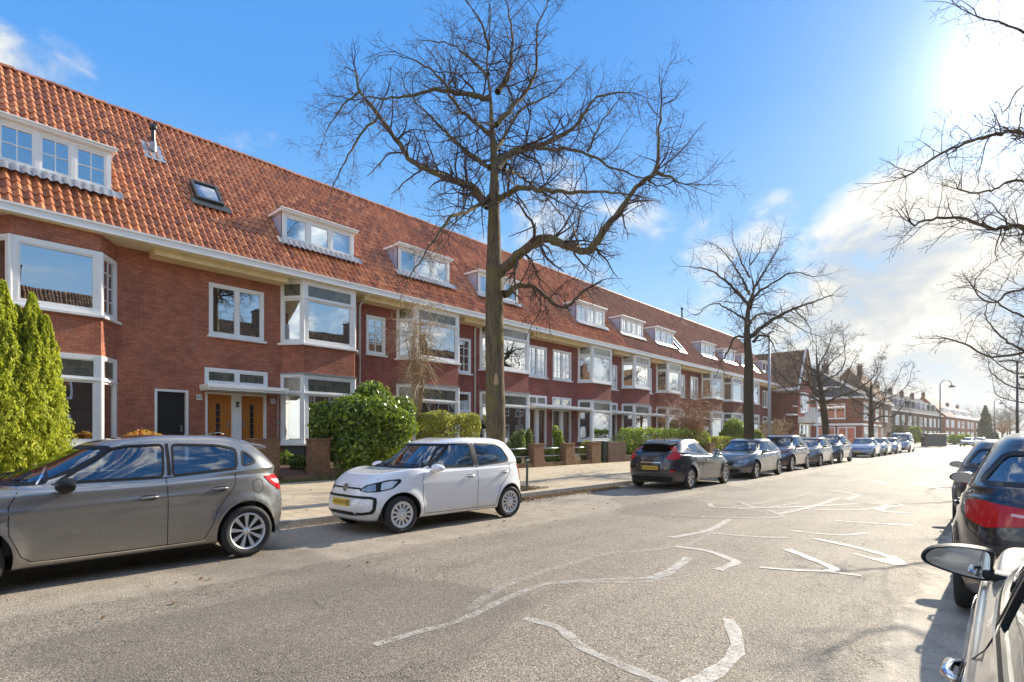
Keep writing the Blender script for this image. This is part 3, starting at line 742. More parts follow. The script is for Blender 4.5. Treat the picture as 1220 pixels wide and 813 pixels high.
window(h, fr, 67.2, 70.4, 4.3, 6.6, cols=3, transom=5.9, top='pane'); window(h, fr, 66.6, 71.0, .5, 3.0, cols=3)
window(h, ((-16.88, 0, 0), (0, 1, 0), (1, 0, 0)), 68.3, 69.3, 8.1, 9.2)
MB().box((-17.4, 66.4, .2), (-17.42, 71.2, 6.8)).build('room', 'interior', h)
for s in (-1, 1):
    e = 66.02 if s < 0 else 71.6
    ln = 9.1
    v, f, t = roof_tiles(0, 9.6, 0, 0, -2.79-.35, (11.4-6.95)*(3.14/2.79), 5, 40+s)
    # slope frame: along x, climbing in y
    M = Matrix(((0, 1, 0, -26.0+(-.1)), (s*1.0, 0, 0, e+s*.32), (0, 0, 1, 6.95-.5), (0, 0, 0, 1)))
    v2 = np.array([tuple(M @ Vector(p)) for p in v])
    o = mesh_obj('roof', v2, f, 'tile_brown', h, fix=False); a = o.data.attributes.new('tile', 'FLOAT_VECTOR', 'FACE'); a.data.foreach_set('vector', t.astype(np.float32).ravel())
    MB().tube([(-16.72, e+s*.35, 6.75), (-16.72, 68.81, 11.75)], .13, 4).build('bargeboard', 'white_paint', h)
MB().box((-26, 65.7, 6.68), (-16.75, 66.0, 6.98)).box((-26, 71.6, 6.68), (-16.75, 71.9, 6.98)).build('gutter', 'white_paint', h)
MB().box((-16.9, 66.2, 3.2), (-15.2, 71.4, 3.35)).box((-15.25, 66.2, 3.05), (-15.1, 71.4, 3.75)).box((-16.9, 66.15, 3.05), (-15.1, 66.25, 3.75)).build('shop_canopy', 'blind_white', h)
MB().box((-16.9, 64.2, 3.9), (-17.6, 66, 4.05)).box((-16.9, 64.2, 4.85), (-16.95, 66, 4.92)).build('balcony', 'stone_white', h)
# ================================================================ buildings farther down the street
def hip_block(name, lab, cat, x0, x1, y0, y1, ze, zr, brick, tm, wins_s, wins_f, band=None, group=None, gable_x=False, hip=2.5):
    """block with its south wall at y0 (facing the camera) and its street wall at x1"""
    h = thing(name, lab, cat, (0, 0, 0), 0, group)
    frs = ((x0, y0, 0), (1, 0, 0), (0, -1, 0)); frf = ((x1, y0, 0), (0, 1, 0), (1, 0, 0))
    m = MB(); wall(m, frs, 0, x1-x0, .1, ze, [w['r'] for w in wins_s]); wall(m, frf, .28, y1-y0, .1, ze, [w['r'] for w in wins_f])
    m.box((x0, y1-.3, .1), (x1-.3, y1, ze)); m.box((x0, y0+.3, .1), (x0+.3, y1-.3, ze)); m.build('wall', brick, h)
    MB().box((x0+1.2, y0+1.6, .3), (x1-1.6, y1-1.2, ze-.1)).build('room', 'interior', h)
    for fr, ws in ((frs, wins_s), (frf, wins_f)):
        for w in ws: window(h, fr, *w['r'], **{k: v for k, v in w.items() if k != 'r'})
    g = MB().box((x0-.4, y0-.45, ze), (x1+.45, y0, ze+.28)).box((x1, y0, ze), (x1+.45, y1+.3, ze+.28)); g.build('gutter', 'white_paint', h)
    if band:
        MB().box((x0, y0-.06, band), (x1+.06, y0, band+.3)).box((x1, y0, band), (x1+.06, y1, band+.3)).build('fascia', 'white_paint', h)
    a = [(x0-.4, y0-.4, ze+.25), (x1+.4, y0-.4, ze+.25), (x1+.4, y1+.3, ze+.25), (x0-.4, y1+.3, ze+.25)]
    xm = (x0+x1)/2
    if gable_x: r = [(xm, y0-.3, zr), (xm, y1+.3, zr)]
    else: r = [(xm-.01, y0+hip, zr), (xm, y1-hip, zr)]
    MB().add(a+r, [(0, 1, 4), (1, 2, 5, 4), (2, 3, 5), (3, 0, 4, 5), (3, 2, 1, 0)]).build('roof', tm, h)
    return h
def chimney(parent, x, y, z0, z1, w=.7):
    m = MB().box((x-w/2, y-w/2, z0), (x+w/2, y+w/2, z1)).box((x-w/2-.08, y-w/2-.08, z1), (x+w/2+.08, y+w/2+.08, z1+.15)); 
    c = m.build('chimney', 'brick_brown', parent)
    MB().lathe([(.13, z1+.15), (.15, z1+.5), (.1, z1+.55)], (x-.15, y, 0), n=10).lathe([(.13, z1+.15), (.15, z1+.45), (.1, z1+.5)], (x+.17, y, 0), n=10).build('chimney_pot', 'brick_orange', c)
h2 = hip_block('corner_shop_house', 'orange brick corner block with white shop fascia and dark hipped roof', 'building', -30, -15.0, 91.6, 108, 7.1, 12.6, 'brick_orange', 'tile_slate',
    [dict(r=(9.2, 12.9, 4.2, 6.4), cols=3, transom=5.8, top='pane'), dict(r=(9.3, 11.6, .6, 3.0), cols=2), dict(r=(11.9, 14.2, .6, 3.0), cols=2), dict(r=(3.5, 6.0, 4.2, 6.4), cols=2)],
    [dict(r=(1.0, 4.5, 4.0, 6.6), cols=3), dict(r=(6, 9, 4.0, 6.6), cols=3), dict(r=(1.2, 6.2, .5, 3.0), cols=4), dict(r=(8, 13, .5, 3.0), cols=4), dict(r=(11, 14, 4, 6.6), cols=2)], band=3.2)
chimney(h2, -24.6, 96, 10.5, 12.9, .8); chimney(h2, -21.2, 99, 11.0, 13.0, .8)
m = MB().box((-22.8, 91.9, 7.5), (-17.8, 95.5, 9.0)); m.build('dormer', 'white_paint', h2)
MB().box((-20.2, 91.86, 7.9), (-18.9, 91.9, 8.7)).build('dormer_shutter', 'cream_paint', h2)
# second roof rising behind: a separate house with a gable to the street
h3 = hip_block('gabled_townhouse', 'brown brick house whose pale tiled gable rises just beyond the orange corner block', 'house', -24, -15.6, 108.3, 124, 7.3, 13.4, 'brick_brown', 'tile_brown',
    [dict(r=(5.5, 7.5, 4.2, 6.3), cols=2)], [dict(r=(2, 5, 4.2, 6.3), cols=2), dict(r=(8, 11, 4.2, 6.3), cols=2), dict(r=(2, 6, .9, 3), cols=3)], gable_x=True)
chimney(h3, -18.4, 110, 11.0, 13.6, .7)
# dark slate terrace with white dormers, following the bend: each house its own
def bend(i, n, p0, p1): return Vector(p0).lerp(Vector(p1), i/n)
A0 = Vector((-17.2, 131)); A1 = Vector((-12.3, 186)); T_ = (A1-A0).normalized(); ang = math.atan2(-(T_.x), T_.y)
nh = 5; hw = (A1-A0).length/nh
for i in range(nh):
    lab = ['nearest slate-roofed terrace house, with its gable wall showing', 'slate-roofed terrace house second from the near end, pale dormer pair', 'slate-roofed terrace house in the middle of the far row',
           'slate-roofed terrace house second from the far end, behind the container', 'slate-roofed terrace house at the far end, beside the curved lamp post'][i]
    h = thing('slate_roof_house', lab, 'house', (*(A0+T_*hw*i), 0), ang, 'slate roofed houses down the street')
    fr = ((0, 0, 0), (0, 1, 0), (1, 0, 0)); ws = [(.8, 3.2, 4.1, 6.2), (6.4, 9.6, 4.1, 6.2), (.8, 3.4, 1.0, 3.0), (6.2, 9.8, .9, 3.0)]
    m = MB(); wall(m, fr, 0, hw, .1, 7.0, ws); m.box((-9, 0, .1), (-.28, .3, 7.0)); m.add([(-9, 0, 7), (0, 0, 7), (-4.5, 0, 11.6), (-9, .3, 7), (0, .3, 7), (-4.5, .3, 11.6)], [(0, 1, 2), (5, 4, 3), (0, 2, 5, 3), (1, 4, 5, 2)])
    m.build('wall', 'brick_brown', h)
    for w in ws: window(h, fr, *w, cols=3 if w[1]-w[0] > 3 else 2)
    if i == 0:
        fs_ = ((-9, -.001, 0), (1, 0, 0), (0, -1, 0)); window(h, fs_, 4.6, 6.9, 4.2, 6.4, cols=2, pane='pane_soft'); window(h, fs_, 5, 6.6, 1.6, 2.9, cols=1, pane='pane_soft')
    MB().box((-1.2, .2, .2), (-1.22, hw-.2, 6.9)).build('room', 'interior', h)
    MB().add([(.45, -.1, 6.95), (.45, hw, 6.95), (-4.5, hw, 11.8), (-4.5, -.1, 11.8), (-9.4, hw, 6.95), (-9.4, -.1, 6.95)], [(0, 1, 2, 3), (3, 2, 4, 5)]).build('roof', 'tile_slate', h, fix=False)
    MB().box((.35, -.1, 6.9), (.5, hw, 7.15)).build('gutter', 'white_paint', h)
    for y in ((2.2, 7.4) if i != 1 else (1.8, 6.4)):
        d = MB().box((-1.1, y, 7.9), (-4.2, y+2.4, 9.9)).build('dormer', 'lilac_lead' if i % 2 else 'tile_slate', h)
        MB().box((-.9, y-.15, 9.9), (-4.2, y+2.55, 10.05)).build('dormer_roof', 'white_paint', d)
        window(d, ((-1.08, 0, 0), (0, 1, 0), (1, 0, 0)), y+.1, y+2.3, 8.1, 9.8, cols=2, blind=(8.2, 9.7, 'blind_white'), pane='pane_soft')
    chimney(h, -4.5, .6, 11.2, 12.6, .8)
# red brick row farther still
B0 = Vector((-12.0, 192)); B1 = Vector((-5.5, 262)); T2 = (B1-B0).normalized(); ang2 = math.atan2(-T2.x, T2.y)
labs = ['red-roofed brick house nearest, with a white gable end, just beyond the curved lamp', 'red-roofed brick house second along, with white upper windows', 'red-roofed brick house third along, partly behind the dark conifer', 'red-roofed brick house farthest along, almost hidden by the conifer']
hw2 = (B1-B0).length/4
for i in range(4):
    h = thing('red_roof_house', labs[i], 'house', (*(B0+T2*hw2*i), 0), ang2, 'red roofed houses at the far end')
    fr = ((0, 0, 0), (0, 1, 0), (1, 0, 0)); ws = [(2, 6, 4.3, 6.4), (9, 14, 4.3, 6.4), (2, 6, 1, 3.1), (9, 14, 1, 3.1)]
    zr = 13.2 if i == 0 else 11.6
    m = MB(); wall(m, fr, 0, hw2, .1, 7.2, ws); m.box((-10, 0, .1), (-.28, .3, 7.2)); m.add([(-10, 0, 7.2), (0, 0, 7.2), (-5, 0, zr-.2), (-10, .3, 7.2), (0, .3, 7.2), (-5, .3, zr-.2)], [(0, 1, 2), (5, 4, 3), (0, 2, 5, 3), (1, 4, 5, 2)])
    m.build('wall', 'brick_orange', h)
    for w in ws: window(h, fr, *w, cols=3)
    MB().box((-1.2, .2, .2), (-1.22, hw2-.2, 7)).build('room', 'interior', h)
    MB().add([(.45, -.1, 7.15), (.45, hw2, 7.15), (-5, hw2, zr), (-5, -.1, zr), (-10.4, hw2, 7.15), (-10.4, -.1, 7.15)], [(0, 1, 2, 3), (3, 2, 4, 5)]).build('roof', 'tile_russet', h, fix=False)
    d = MB().box((-1.0, 4, 7.9), (-4.4, 12, 9.8)).build('dormer', 'white_paint', h)
    window(d, ((-.98, 0, 0), (0, 1, 0), (1, 0, 0)), 4.2, 11.8, 8.0, 9.7, cols=4, pane='pane_soft')
    MB().box((.35, -.1, 7.1), (.5, hw2, 7.3)).build('gutter', 'white_paint', h)
    chimney(h, -5, 1, zr-.5, zr+.7, .8)
# the opposite side of the street, seen only mirrored in the windows
for i in range(9):
    y0 = -26+i*9.5
    h = thing('opposite_house', ['first', 'second', 'third', 'fourth', 'fifth', 'sixth', 'seventh', 'eighth', 'ninth'][i]+' dark-tiled house across the street, mirrored in the panes, counted from the left', 'house', (0, 0, 0), 0, 'houses across the street, seen only in reflections')
    MB().box((13.0, y0, .1), (22, y0+9.48, 7.2)).build('wall', 'brick_brown', h)
    ww = MB()
    for a in (1, 4, 7):
        for z in (1.4, 4.4): ww.box((12.96, y0+a, z), (12.99, y0+a+1.6, z+1.8))
    ww.build('window', 'white_paint', h)
    ww = MB()
    for a in (1, 4, 7):
        for z in (1.4, 4.4): ww.box((12.94, y0+a+.12, z+.12), (12.95, y0+a+1.48, z+1.68))
    ww.build('pane', 'pane', h)
    v, f, t = roof_tiles(y0, y0+9.48, 12.4, 7.2, 17.4, 12.9, 5, 50+i)
    o = mesh_obj('roof', v, f, 'tile_brown', h, fix=False); a = o.data.attributes.new('tile', 'FLOAT_VECTOR', 'FACE'); a.data.foreach_set('vector', t.astype(np.float32).ravel())
    MB().add([(17.4, y0, 12.95), (17.4, y0+9.48, 12.95), (22.4, y0+9.48, 7.2), (22.4, y0, 7.2)], [(0, 1, 2, 3)]).build('rear_slope', 'tile_brown', h, fix=False)
    MB().box((12.3, y0, 7.0), (12.5, y0+9.48, 7.25)).build('gutter', 'white_paint', h)
    chimney(h, 16.8, y0+2.5, 12, 14.1, 1.3)
# ================================================================ ground
def asphalt_mat():
    m, nt, out = mat('asphalt')
    p = pos(nt); s = N(nt, 'ShaderNodeSeparateXYZ'); L(nt, p, s.inputs[0])
    fine = noise(nt, p, 70, 3, .7); mid = noise(nt, p, 22, 4, .6); big = noise(nt, p, .7, 6, .6)
    mpn = N(nt, 'ShaderNodeMapping'); mpn.inputs['Scale'].default_value = (1.3, .09, 1); L(nt, p, mpn.inputs[0])
    track = noise(nt, mpn.outputs[0], 1.6, 4, .55)
    vo = N(nt, 'ShaderNodeTexVoronoi'); vo.inputs['Scale'].default_value = 74; L(nt, p, vo.inputs['Vector'])
    agg = ramp(nt, vo.outputs['Color'], [(.1, (.15, .124, .094)), (.45, (.27, .222, .168)), (.8, (.41, .345, .265)), (1, (.58, .51, .42))])
    c = mix(nt, ramp(nt, fine.outputs[0], [(.36, (.0, .0, .0)), (.52, (1, 1, 1))]), (.10, .082, .064), agg)
    c = mix(nt, .5, c, ramp(nt, big.outputs[0], [(.3, (.36, .36, .36)), (.7, (.62, .61, .60))]), 'OVERLAY')
    c = mix(nt, .45, c, ramp(nt, track.outputs[0], [(.3, (.34, .34, .34)), (.7, (.66, .65, .63))]), 'OVERLAY')
    # cracks
    wv = N(nt, 'ShaderNodeVectorMath', operation='ADD'); L(nt, p, wv.inputs[0])
    nn = noise(nt, p, 3.0, 4, .7); sc = N(nt, 'ShaderNodeVectorMath', operation='SCALE'); L(nt, nn.outputs['Color'], sc.inputs[0]); sc.inputs['Scale'].default_value = .35; L(nt, sc.outputs[0], wv.inputs[1])
    cr_ = N(nt, 'ShaderNodeTexVoronoi', feature='DISTANCE_TO_EDGE'); cr_.inputs['Scale'].default_value = 4.2; L(nt, wv.outputs[0], cr_.inputs['Vector'])
    crm = math_(nt, 'MULTIPLY', ramp(nt, cr_.outputs['Distance'], [(.0, (1, 1, 1)), (.03, (0, 0, 0))]), ramp(nt, noise(nt, p, .9, 3).outputs[0], [(.50, (0, 0, 0)), (.68, (.85, .85, .85))]))
    c = mix(nt, crm, c, (.075, .06, .05))
    # paler worn concrete gutters and parking strip along both kerbs
    wob = math_(nt, 'MULTIPLY', math_(nt, 'SUBTRACT', noise(nt, p, 5.5, 7, .68).outputs[0], .5), .75)
    wob2 = math_(nt, 'MULTIPLY', math_(nt, 'SUBTRACT', noise(nt, p, .35, 2, .5).outputs[0], .5), .5)
    x = math_(nt, 'ADD', math_(nt, 'ADD', s.outputs[0], wob), wob2)
    le = N(nt, 'ShaderNodeMapRange'); L(nt, x, le.inputs[0]); le.inputs[1].default_value = -5.95; le.inputs[2].default_value = -6.10
    ri = N(nt, 'ShaderNodeMapRange'); L(nt, x, ri.inputs[0]); ri.inputs[1].default_value = -.66; ri.inputs[2].default_value = -.60
    n5 = noise(nt, p, 3.2, 7, .65)
    conc = ramp(nt, n5.outputs[0], [(.25, (.27, .225, .175)), (.55, (.46, .39, .30)), (.8, (.58, .50, .39))])
    spk = noise(nt, p, 38, 3, .7); conc = mix(nt, ramp(nt, spk.outputs[0], [(.58, (0, 0, 0)), (.66, (.7, .7, .7))]), conc, (.10, .085, .07))
    strip = mix(nt, .55, c, conc)
    c = mix(nt, math_(nt, 'MULTIPLY', le.outputs[0], .8), c, strip); c = mix(nt, ri.outputs[0], c, conc)
    # a few old darker patches
    pt = noise(nt, p, .23, 1, .3)
    c = mix(nt, ramp(nt, pt.outputs[0], [(.58, (0, 0, 0)), (.60, (.42, .42, .42))]), c, (.10, .085, .07))
    h = math_(nt, 'ADD', math_(nt, 'MULTIPLY', vo.outputs['Distance'], -1.0), math_(nt, 'ADD', math_(nt, 'MULTIPLY', mid.outputs[0], .35), math_(nt, 'MULTIPLY', crm, -2.5)))
    pbsdf(nt, out, c, .75, 0, .3, bump(nt, h, .5, .010)); MATS['asphalt'] = m
asphalt_mat()
def paving_mat():
    m, nt, out = mat('paving'); p = pos(nt)
    s = N(nt, 'ShaderNodeSeparateXYZ'); L(nt, p, s.inputs[0]); cmb = N(nt, 'ShaderNodeCombineXYZ'); L(nt, s.outputs[0], cmb.inputs[0]); L(nt, s.outputs[1], cmb.inputs[1])
    b = N(nt, 'ShaderNodeTexBrick'); L(nt, cmb.outputs[0], b.inputs['Vector']); b.inputs['Scale'].default_value = 1
    b.inputs['Brick Width'].default_value = .30; b.inputs['Row Height'].default_value = .30; b.inputs['Mortar Size'].default_value = .006
    b.inputs['Color1'].default_value = (.50, .40, .27, 1); b.inputs['Color2'].default_value = (.42, .33, .22, 1); b.inputs['Mortar'].default_value = (.13, .105, .07, 1)
    n = noise(nt, p, 1.1, 7, .65); f = noise(nt, p, 45, 3, .6)
    c = mix(nt, ramp(nt, n.outputs[0], [(.45, (0, 0, 0)), (.7, (.75, .75, .75))]), b.outputs[0], (.54, .45, .31))
    m2 = noise(nt, p, 2.6, 7, .7); c = mix(nt, ramp(nt, m2.outputs[0], [(.58, (0, 0, 0)), (.75, (.6, .6, .6))]), c, (.17, .15, .07))
    c = mix(nt, .4, c, ramp(nt, f.outputs[0], [(.3, (.3, .3, .3)), (.7, (.7, .7, .7))]), 'OVERLAY')
    pbsdf(nt, out, c, .85, 0, .3, bump(nt, math_(nt, 'ADD', f.outputs[0], math_(nt, 'MULTIPLY', b.outputs['Fac'], -2.0)), .4, .006)); MATS['paving'] = m
paving_mat()
def soil_mat(name, a, b_, sc=4):
    m, nt, out = mat(name); p = pos(nt); n = noise(nt, p, sc, 8, .7); f = noise(nt, p, 40, 4, .7)
    c = ramp(nt, n.outputs[0], [(.3, a), (.7, b_)]); c = mix(nt, .6, c, ramp(nt, f.outputs[0], [(.3, (.25, .25, .25)), (.7, (.75, .75, .75))]), 'OVERLAY')
    pbsdf(nt, out, c, .95, 0, .1, bump(nt, f.outputs[0], .8, .02)); MATS[name] = m
soil_mat('soil', (.055, .038, .022), (.13, .095, .05)); soil_mat('grass_ground', (.07, .075, .025), (.16, .15, .06), 1.5)
def bendx(y): return 0 if y < 85 else min((y-85)**2*.00052, (y-85)*.10)
def strip_sheet(name, x0, x1, z0, z1, m, ys=None, kind='structure'):
    ys = ys or [-40, -20, -5, 0, 5, 10, 20, 40, 60, 85, 100, 115, 130, 150, 175, 200, 230, 260, 300, 350, 450]
    v = []
    for y in ys: b = bendx(y); v += [(x0+b, y, z0), (x1+b, y, z1)]
    o = mesh_obj(name, v, [(2*i, 2*i+1, 2*i+3, 2*i+2) for i in range(len(ys)-1)], m, fix=False); o['kind'] = kind; return o
KX = -8.72; KR = 1.75
g = mesh_obj('ground', [(-900, -300, -.03), (900, -300, -.03), (900, 1500, -.03), (-900, 1500, -.03)], [(0, 1, 2, 3)], 'grass_ground', fix=False); g['kind'] = 'structure'
strip_sheet('road', KX, KR, 0, 0, 'asphalt')
def kerb(name, x0, x1):
    ys = [-40, -20, 0, 20, 40, 60, 85, 100, 115, 130, 150, 175, 200, 230, 260, 300, 350, 450]
    mb = MB(); v = []
    for y in ys:
        b = bendx(y); v += [(x0+b, y, -.02), (x0+b, y, .125), (x1+b, y, .125), (x1+b, y, -.02)]
    f = [(4*i+k, 4*i+(k+1) % 4, 4*i+4+(k+1) % 4, 4*i+4+k) for i in range(len(ys)-1) for k in range(4)]
    o = mb.add(v, f).build(name, 'concrete'); o['kind'] = 'structure'; return o
kerb('kerb', KX, KX-.13); kerb('kerb', KR, KR+.13)
strip_sheet('pavement', -15.3, KX-.13, .19, .12, 'paving'); strip_sheet('pavement', KR+.13, 6.5, .12, .12, 'paving')
strip_sheet('garden_soil', -19.6, -15.3, .62, .19, 'soil'); strip_sheet('garden_soil', 6.5, 13, .12, .2, 'soil')
# tree pits in the pavement
T1 = Vector((-9.85, 10.35)); T2p = Vector((-9.8, 29.3)); T3 = Vector((-9.8, 46.2)); T4 = Vector((-9.8, 64.4))
def pit(c, w=.75):
    rng = random.Random(int(c.y)); v = [(c.x, c.y, .17)]; n = 22
    for k in range(n):
        a = 2*math.pi*k/n; r = w*1.15/max(abs(math.cos(a)), abs(math.sin(a)), .75)*(.93+.14*rng.random()); v.append((c.x+r*math.cos(a)*.85, c.y+r*math.sin(a)*1.2, .135))
    o = mesh_obj('tree_pit', v, [(0, 1+k, 1+(k+1) % n) for k in range(n)], 'soil', fix=False); o['kind'] = 'structure'
for c in (T1, T2p, T3, T4): pit(c)
# road paint: worn white scribbles
m, nt, out = mat('road_paint'); p = pos(nt)
n = noise(nt, p, 9, 8, .75); n2 = noise(nt, p, 60, 3, .7)
d = N(nt, 'ShaderNodeBsdfPrincipled'); d.inputs['Base Color'].default_value = (.60, .55, .48, 1); d.inputs['Roughness'].default_value = .6
t = N(nt, 'ShaderNodeBsdfTransparent'); mx = N(nt, 'ShaderNodeMixShader')
at = N(nt, 'ShaderNodeAttribute'); at.attribute_name = 'wear'
k = math_(nt, 'ADD', math_(nt, 'MULTIPLY', n.outputs[0], .6), math_(nt, 'MULTIPLY', n2.outputs[0], .4))
k = math_(nt, 'ADD', k, at.outputs['Fac'])
fr_ = N(nt, 'ShaderNodeMapRange'); L(nt, k, fr_.inputs[0]); fr_.inputs[1].default_value = .39; fr_.inputs[2].default_value = .64
L(nt, fr_.outputs[0], mx.inputs[0]); L(nt, t.outputs[0], mx.inputs[1]); L(nt, d.outputs[0], mx.inputs[2]); L(nt, mx.outputs[0], out.inputs[0]); MATS['road_paint'] = m
MARKS = [
 ([(446, 769), (500, 753), (549, 739.4), (605.6, 712.6), (649, 697), (700, 692), (748, 690), (792.5, 689)], .10, -.02),
 ([(560, 727), (592, 703), (640, 684), (690, 669), (724, 660.5), (786, 654.5), (836, 649)], .12, -.06),
 ([(625, 737), (661.7, 747), (680, 760), (699, 775), (749, 796.8), (786, 812), (830, 835)], .10, .02),
 ([(820, 818), (850, 803), (877, 778), (875, 755), (867, 738)], .13, .06),
 ([(773.8, 690), (797, 682), (820.6, 664.7)], .14, .03), ([(655, 696), (700, 694), (760, 694), (800, 690)], .08, -.05),
 ([(805, 651.6), (842, 656.6), (868, 666), (876.6, 671), (854.8, 679.6)], .13, .08),
 ([(800, 641), (845, 632), (870, 619)], .14, .06), ([(790, 653), (830, 645), (872, 619)], .08, -.05), ([(848.6, 636), (900, 640), (939, 641)], .09, .05),
 ([(937, 654.7), (968, 667), (994, 678), (985, 681)], .12, .12), ([(904.7, 676.5), (950, 680), (990, 681)], .09, .1), ([(985.7, 681.5), (1026, 686.5)], .08, .05),
 ([(942, 633), (998, 638), (1034, 635.6)], .09, .07), ([(970, 642), (1023, 653.5), (1060, 664), (1073, 672)], .13, .1), ([(1017, 660), (1060, 672)], .10, .02), ([(1052, 666), (1073, 674)], .22, .05),
 ([(995, 621), (1040, 624), (1088.5, 626.7)], .12, .05), ([(798.8, 614), (860, 617), (929.6, 617), (915, 608)], .12, 0), ([(845.5, 600.5), (852, 605), (900, 606), (980, 603), (1023, 600.5)], .14, .05),
 ([(930, 613), (975, 602), (998, 594)], .16, .03), ([(960, 607), (1020, 608), (1079, 602)], .14, .02), ([(1060, 602), (1050, 609), (1085, 612)], .2, .02), ([(1085, 575.6), (1105, 579), (1122.7, 583.7)], .2, .0),
 ([(990, 585), (1020, 590), (1010, 596)], .2, .0), ([(1000, 575), (1030, 572), (1060, 578)], .25, -.03), ([(870, 605), (920, 598), (960, 590)], .18, -.05), ([(880, 598), (905, 606), (950, 600)], .12, .0)]
rnd = random.Random(3)
for i, (pl, w, wear) in enumerate(MARKS):
    P = [ground(*q) for q in pl]; D = []
    # densify with a smooth curve
    Q = [P[0]*2-P[1]]+P+[P[-1]*2-P[-2]]
    for a in range(1, len(Q)-2):
        ns = max(3, int((Q[a+1]-Q[a]).length/.12))
        for k in range(ns):
            t_ = k/ns
            D.append(.5*((2*Q[a])+(-Q[a-1]+Q[a+1])*t_+(2*Q[a-1]-5*Q[a]+4*Q[a+1]-Q[a+2])*t_**2+(-Q[a-1]+3*Q[a]-3*Q[a+1]+Q[a+2])*t_**3))
    D.append(P[-1]); v = []
    for k, q in enumerate(D):
        t_ = (D[min(k+1, len(D)-1)]-D[max(k-1, 0)]).normalized(); nn_ = Vector((-t_.y, t_.x, 0))
        ww = w*.85*(.5+.12*rnd.uniform(-1, 1)); v += [tuple(q+nn_*ww+Vector((0, 0, .004+.0002*i))), tuple(q-nn_*ww+Vector((0, 0, .004+.0002*i)))]
    o = mesh_obj('road_marking', v, [(2*k, 2*k+1, 2*k+3, 2*k+2) for k in range(len(D)-1)], 'road_paint', fix=False)
    o['kind'] = 'structure'
    a = o.data.attributes.new('wear', 'FLOAT', 'POINT'); a.data.foreach_set('value', [wear]*len(v))
# ================================================================ foliage
def leaf_mat(name, c1, c2, c3, rough=.45, trans=.25):
    m, nt, out = mat(name)
    at = N(nt, 'ShaderNodeAttribute'); at.attribute_name = 'rnd'
    c = ramp(nt, at.outputs['Fac'], [(0, c1), (.55, c2), (1, c3)])
    p = N(nt, 'ShaderNodeBsdfPrincipled'); L(nt, c, p.inputs['Base Color']); p.inputs['Roughness'].default_value = rough
    tl = N(nt, 'ShaderNodeBsdfTranslucent'); L(nt, mix(nt, .6, c, (.45, .55, .05)), tl.inputs[0])
    mx = N(nt, 'ShaderNodeMixShader'); mx.inputs[0].default_value = trans; L(nt, p.outputs[0], mx.inputs[1]); L(nt, tl.outputs[0], mx.inputs[2]); L(nt, mx.outputs[0], out.inputs[0]); MATS[name] = m
leaf_mat('leaf_thuja', (.16, .19, .012), (.55, .57, .035), (.85, .80, .09), .6, .5)
leaf_mat('leaf_laurel', (.04, .085, .015), (.12, .20, .025), (.36, .44, .06), .25, .3)
leaf_mat('leaf_privet', (.16, .17, .03), (.38, .36, .06), (.66, .55, .12), .5, .35)
leaf_mat('leaf_beech', (.45, .13, .03), (.72, .26, .06), (.85, .42, .14), .6, .35)
leaf_mat('leaf_dark', (.012, .026, .010), (.03, .055, .016), (.08, .11, .03), .7, .1)
leaf_mat('leaf_yellowgreen', (.10, .16, .02), (.25, .34, .04), (.48, .52, .09), .5, .35)
leaf_mat('leaf_variegated', (.04, .08, .02), (.12, .2, .04), (.45, .48, .25), .5, .25)
leaf_mat('leaf_litter', (.10, .045, .02), (.2, .09, .04), (.32, .17, .08), .8, .1)
leaf_mat('grass_blade', (.06, .09, .02), (.13, .17, .035), (.28, .28, .09), .6, .3)
leaf_mat('twig_straw', (.26, .17, .08), (.42, .29, .15), (.6, .46, .26), .7, .0)
leaf_mat('twig_orange', (.22, .10, .04), (.38, .19, .08), (.52, .31, .15), .7, .0)
def bark_mat(name, a, b_, c_, sc=1):
    m, nt, out = mat(name); co = objco(nt)
    mp = N(nt, 'ShaderNodeMapping'); mp.inputs['Scale'].default_value = (1, 1, .16); L(nt, co, mp.inputs[0])
    n = noise(nt, mp.outputs[0], 16*sc, 6, .65, .4); n2 = noise(nt, co, 2.2, 5, .6)
    c = ramp(nt, n.outputs[0], [(.3, a), (.6, b_)]); c = mix(nt, ramp(nt, n2.outputs[0], [(.45, (0, 0, 0)), (.65, (.8, .8, .8))]), c, c_)
    pbsdf(nt, out, c, .9, 0, .2, bump(nt, n.outputs[0], 1.0, .04)); MATS[name] = m
bark_mat('bark', (.05, .036, .025), (.19, .14, .09), (.17, .155, .05)); bark_mat('bark_dark', (.03, .024, .018), (.09, .066, .045), (.07, .06, .03))
simple('twig', (.075, .045, .036), .8); simple('twig_far', (.085, .06, .045), .8); simple('bark_scar', (.42, .28, .17), .8, var=.2, scale=12)
def leaf_mesh(name, C, Nrm, size, m, parent=None, aspect=1.8, rng=None, kind=None, seed=0, droop=None):
    """one leaf-shaped face per point C"""
    rng = rng or np.random.RandomState(seed); n = len(C)
    a = rng.normal(size=(n, 3)); nn = Nrm+rng.normal(size=(n, 3))*.7; nn /= np.linalg.norm(nn, axis=1)[:, None]+1e-9
    if droop is not None: a = a*.45+np.array(droop)
    t = a-nn*(a*nn).sum(1)[:, None]; t /= np.linalg.norm(t, axis=1)[:, None]+1e-9; b = np.cross(nn, t)
    s = size*rng.uniform(.6, 1.35, n)[:, None]
    v = np.stack([C-t*s*aspect*.5, C+b*s*.5+nn*s*.12, C+t*s*aspect*.5, C-b*s*.5+nn*s*.12], 1).reshape(-1, 3)
    f = np.arange(4*n).reshape(-1, 4)
    o = mesh_obj(name, v, f, m, parent, fix=False)
    r = np.clip(rng.beta(1.6, 1.9, n), 0, 1); at = o.data.attributes.new('rnd', 'FLOAT', 'FACE'); at.data.foreach_set('value', r.astype(np.float32))
    if kind: o['kind'] = kind
    return o
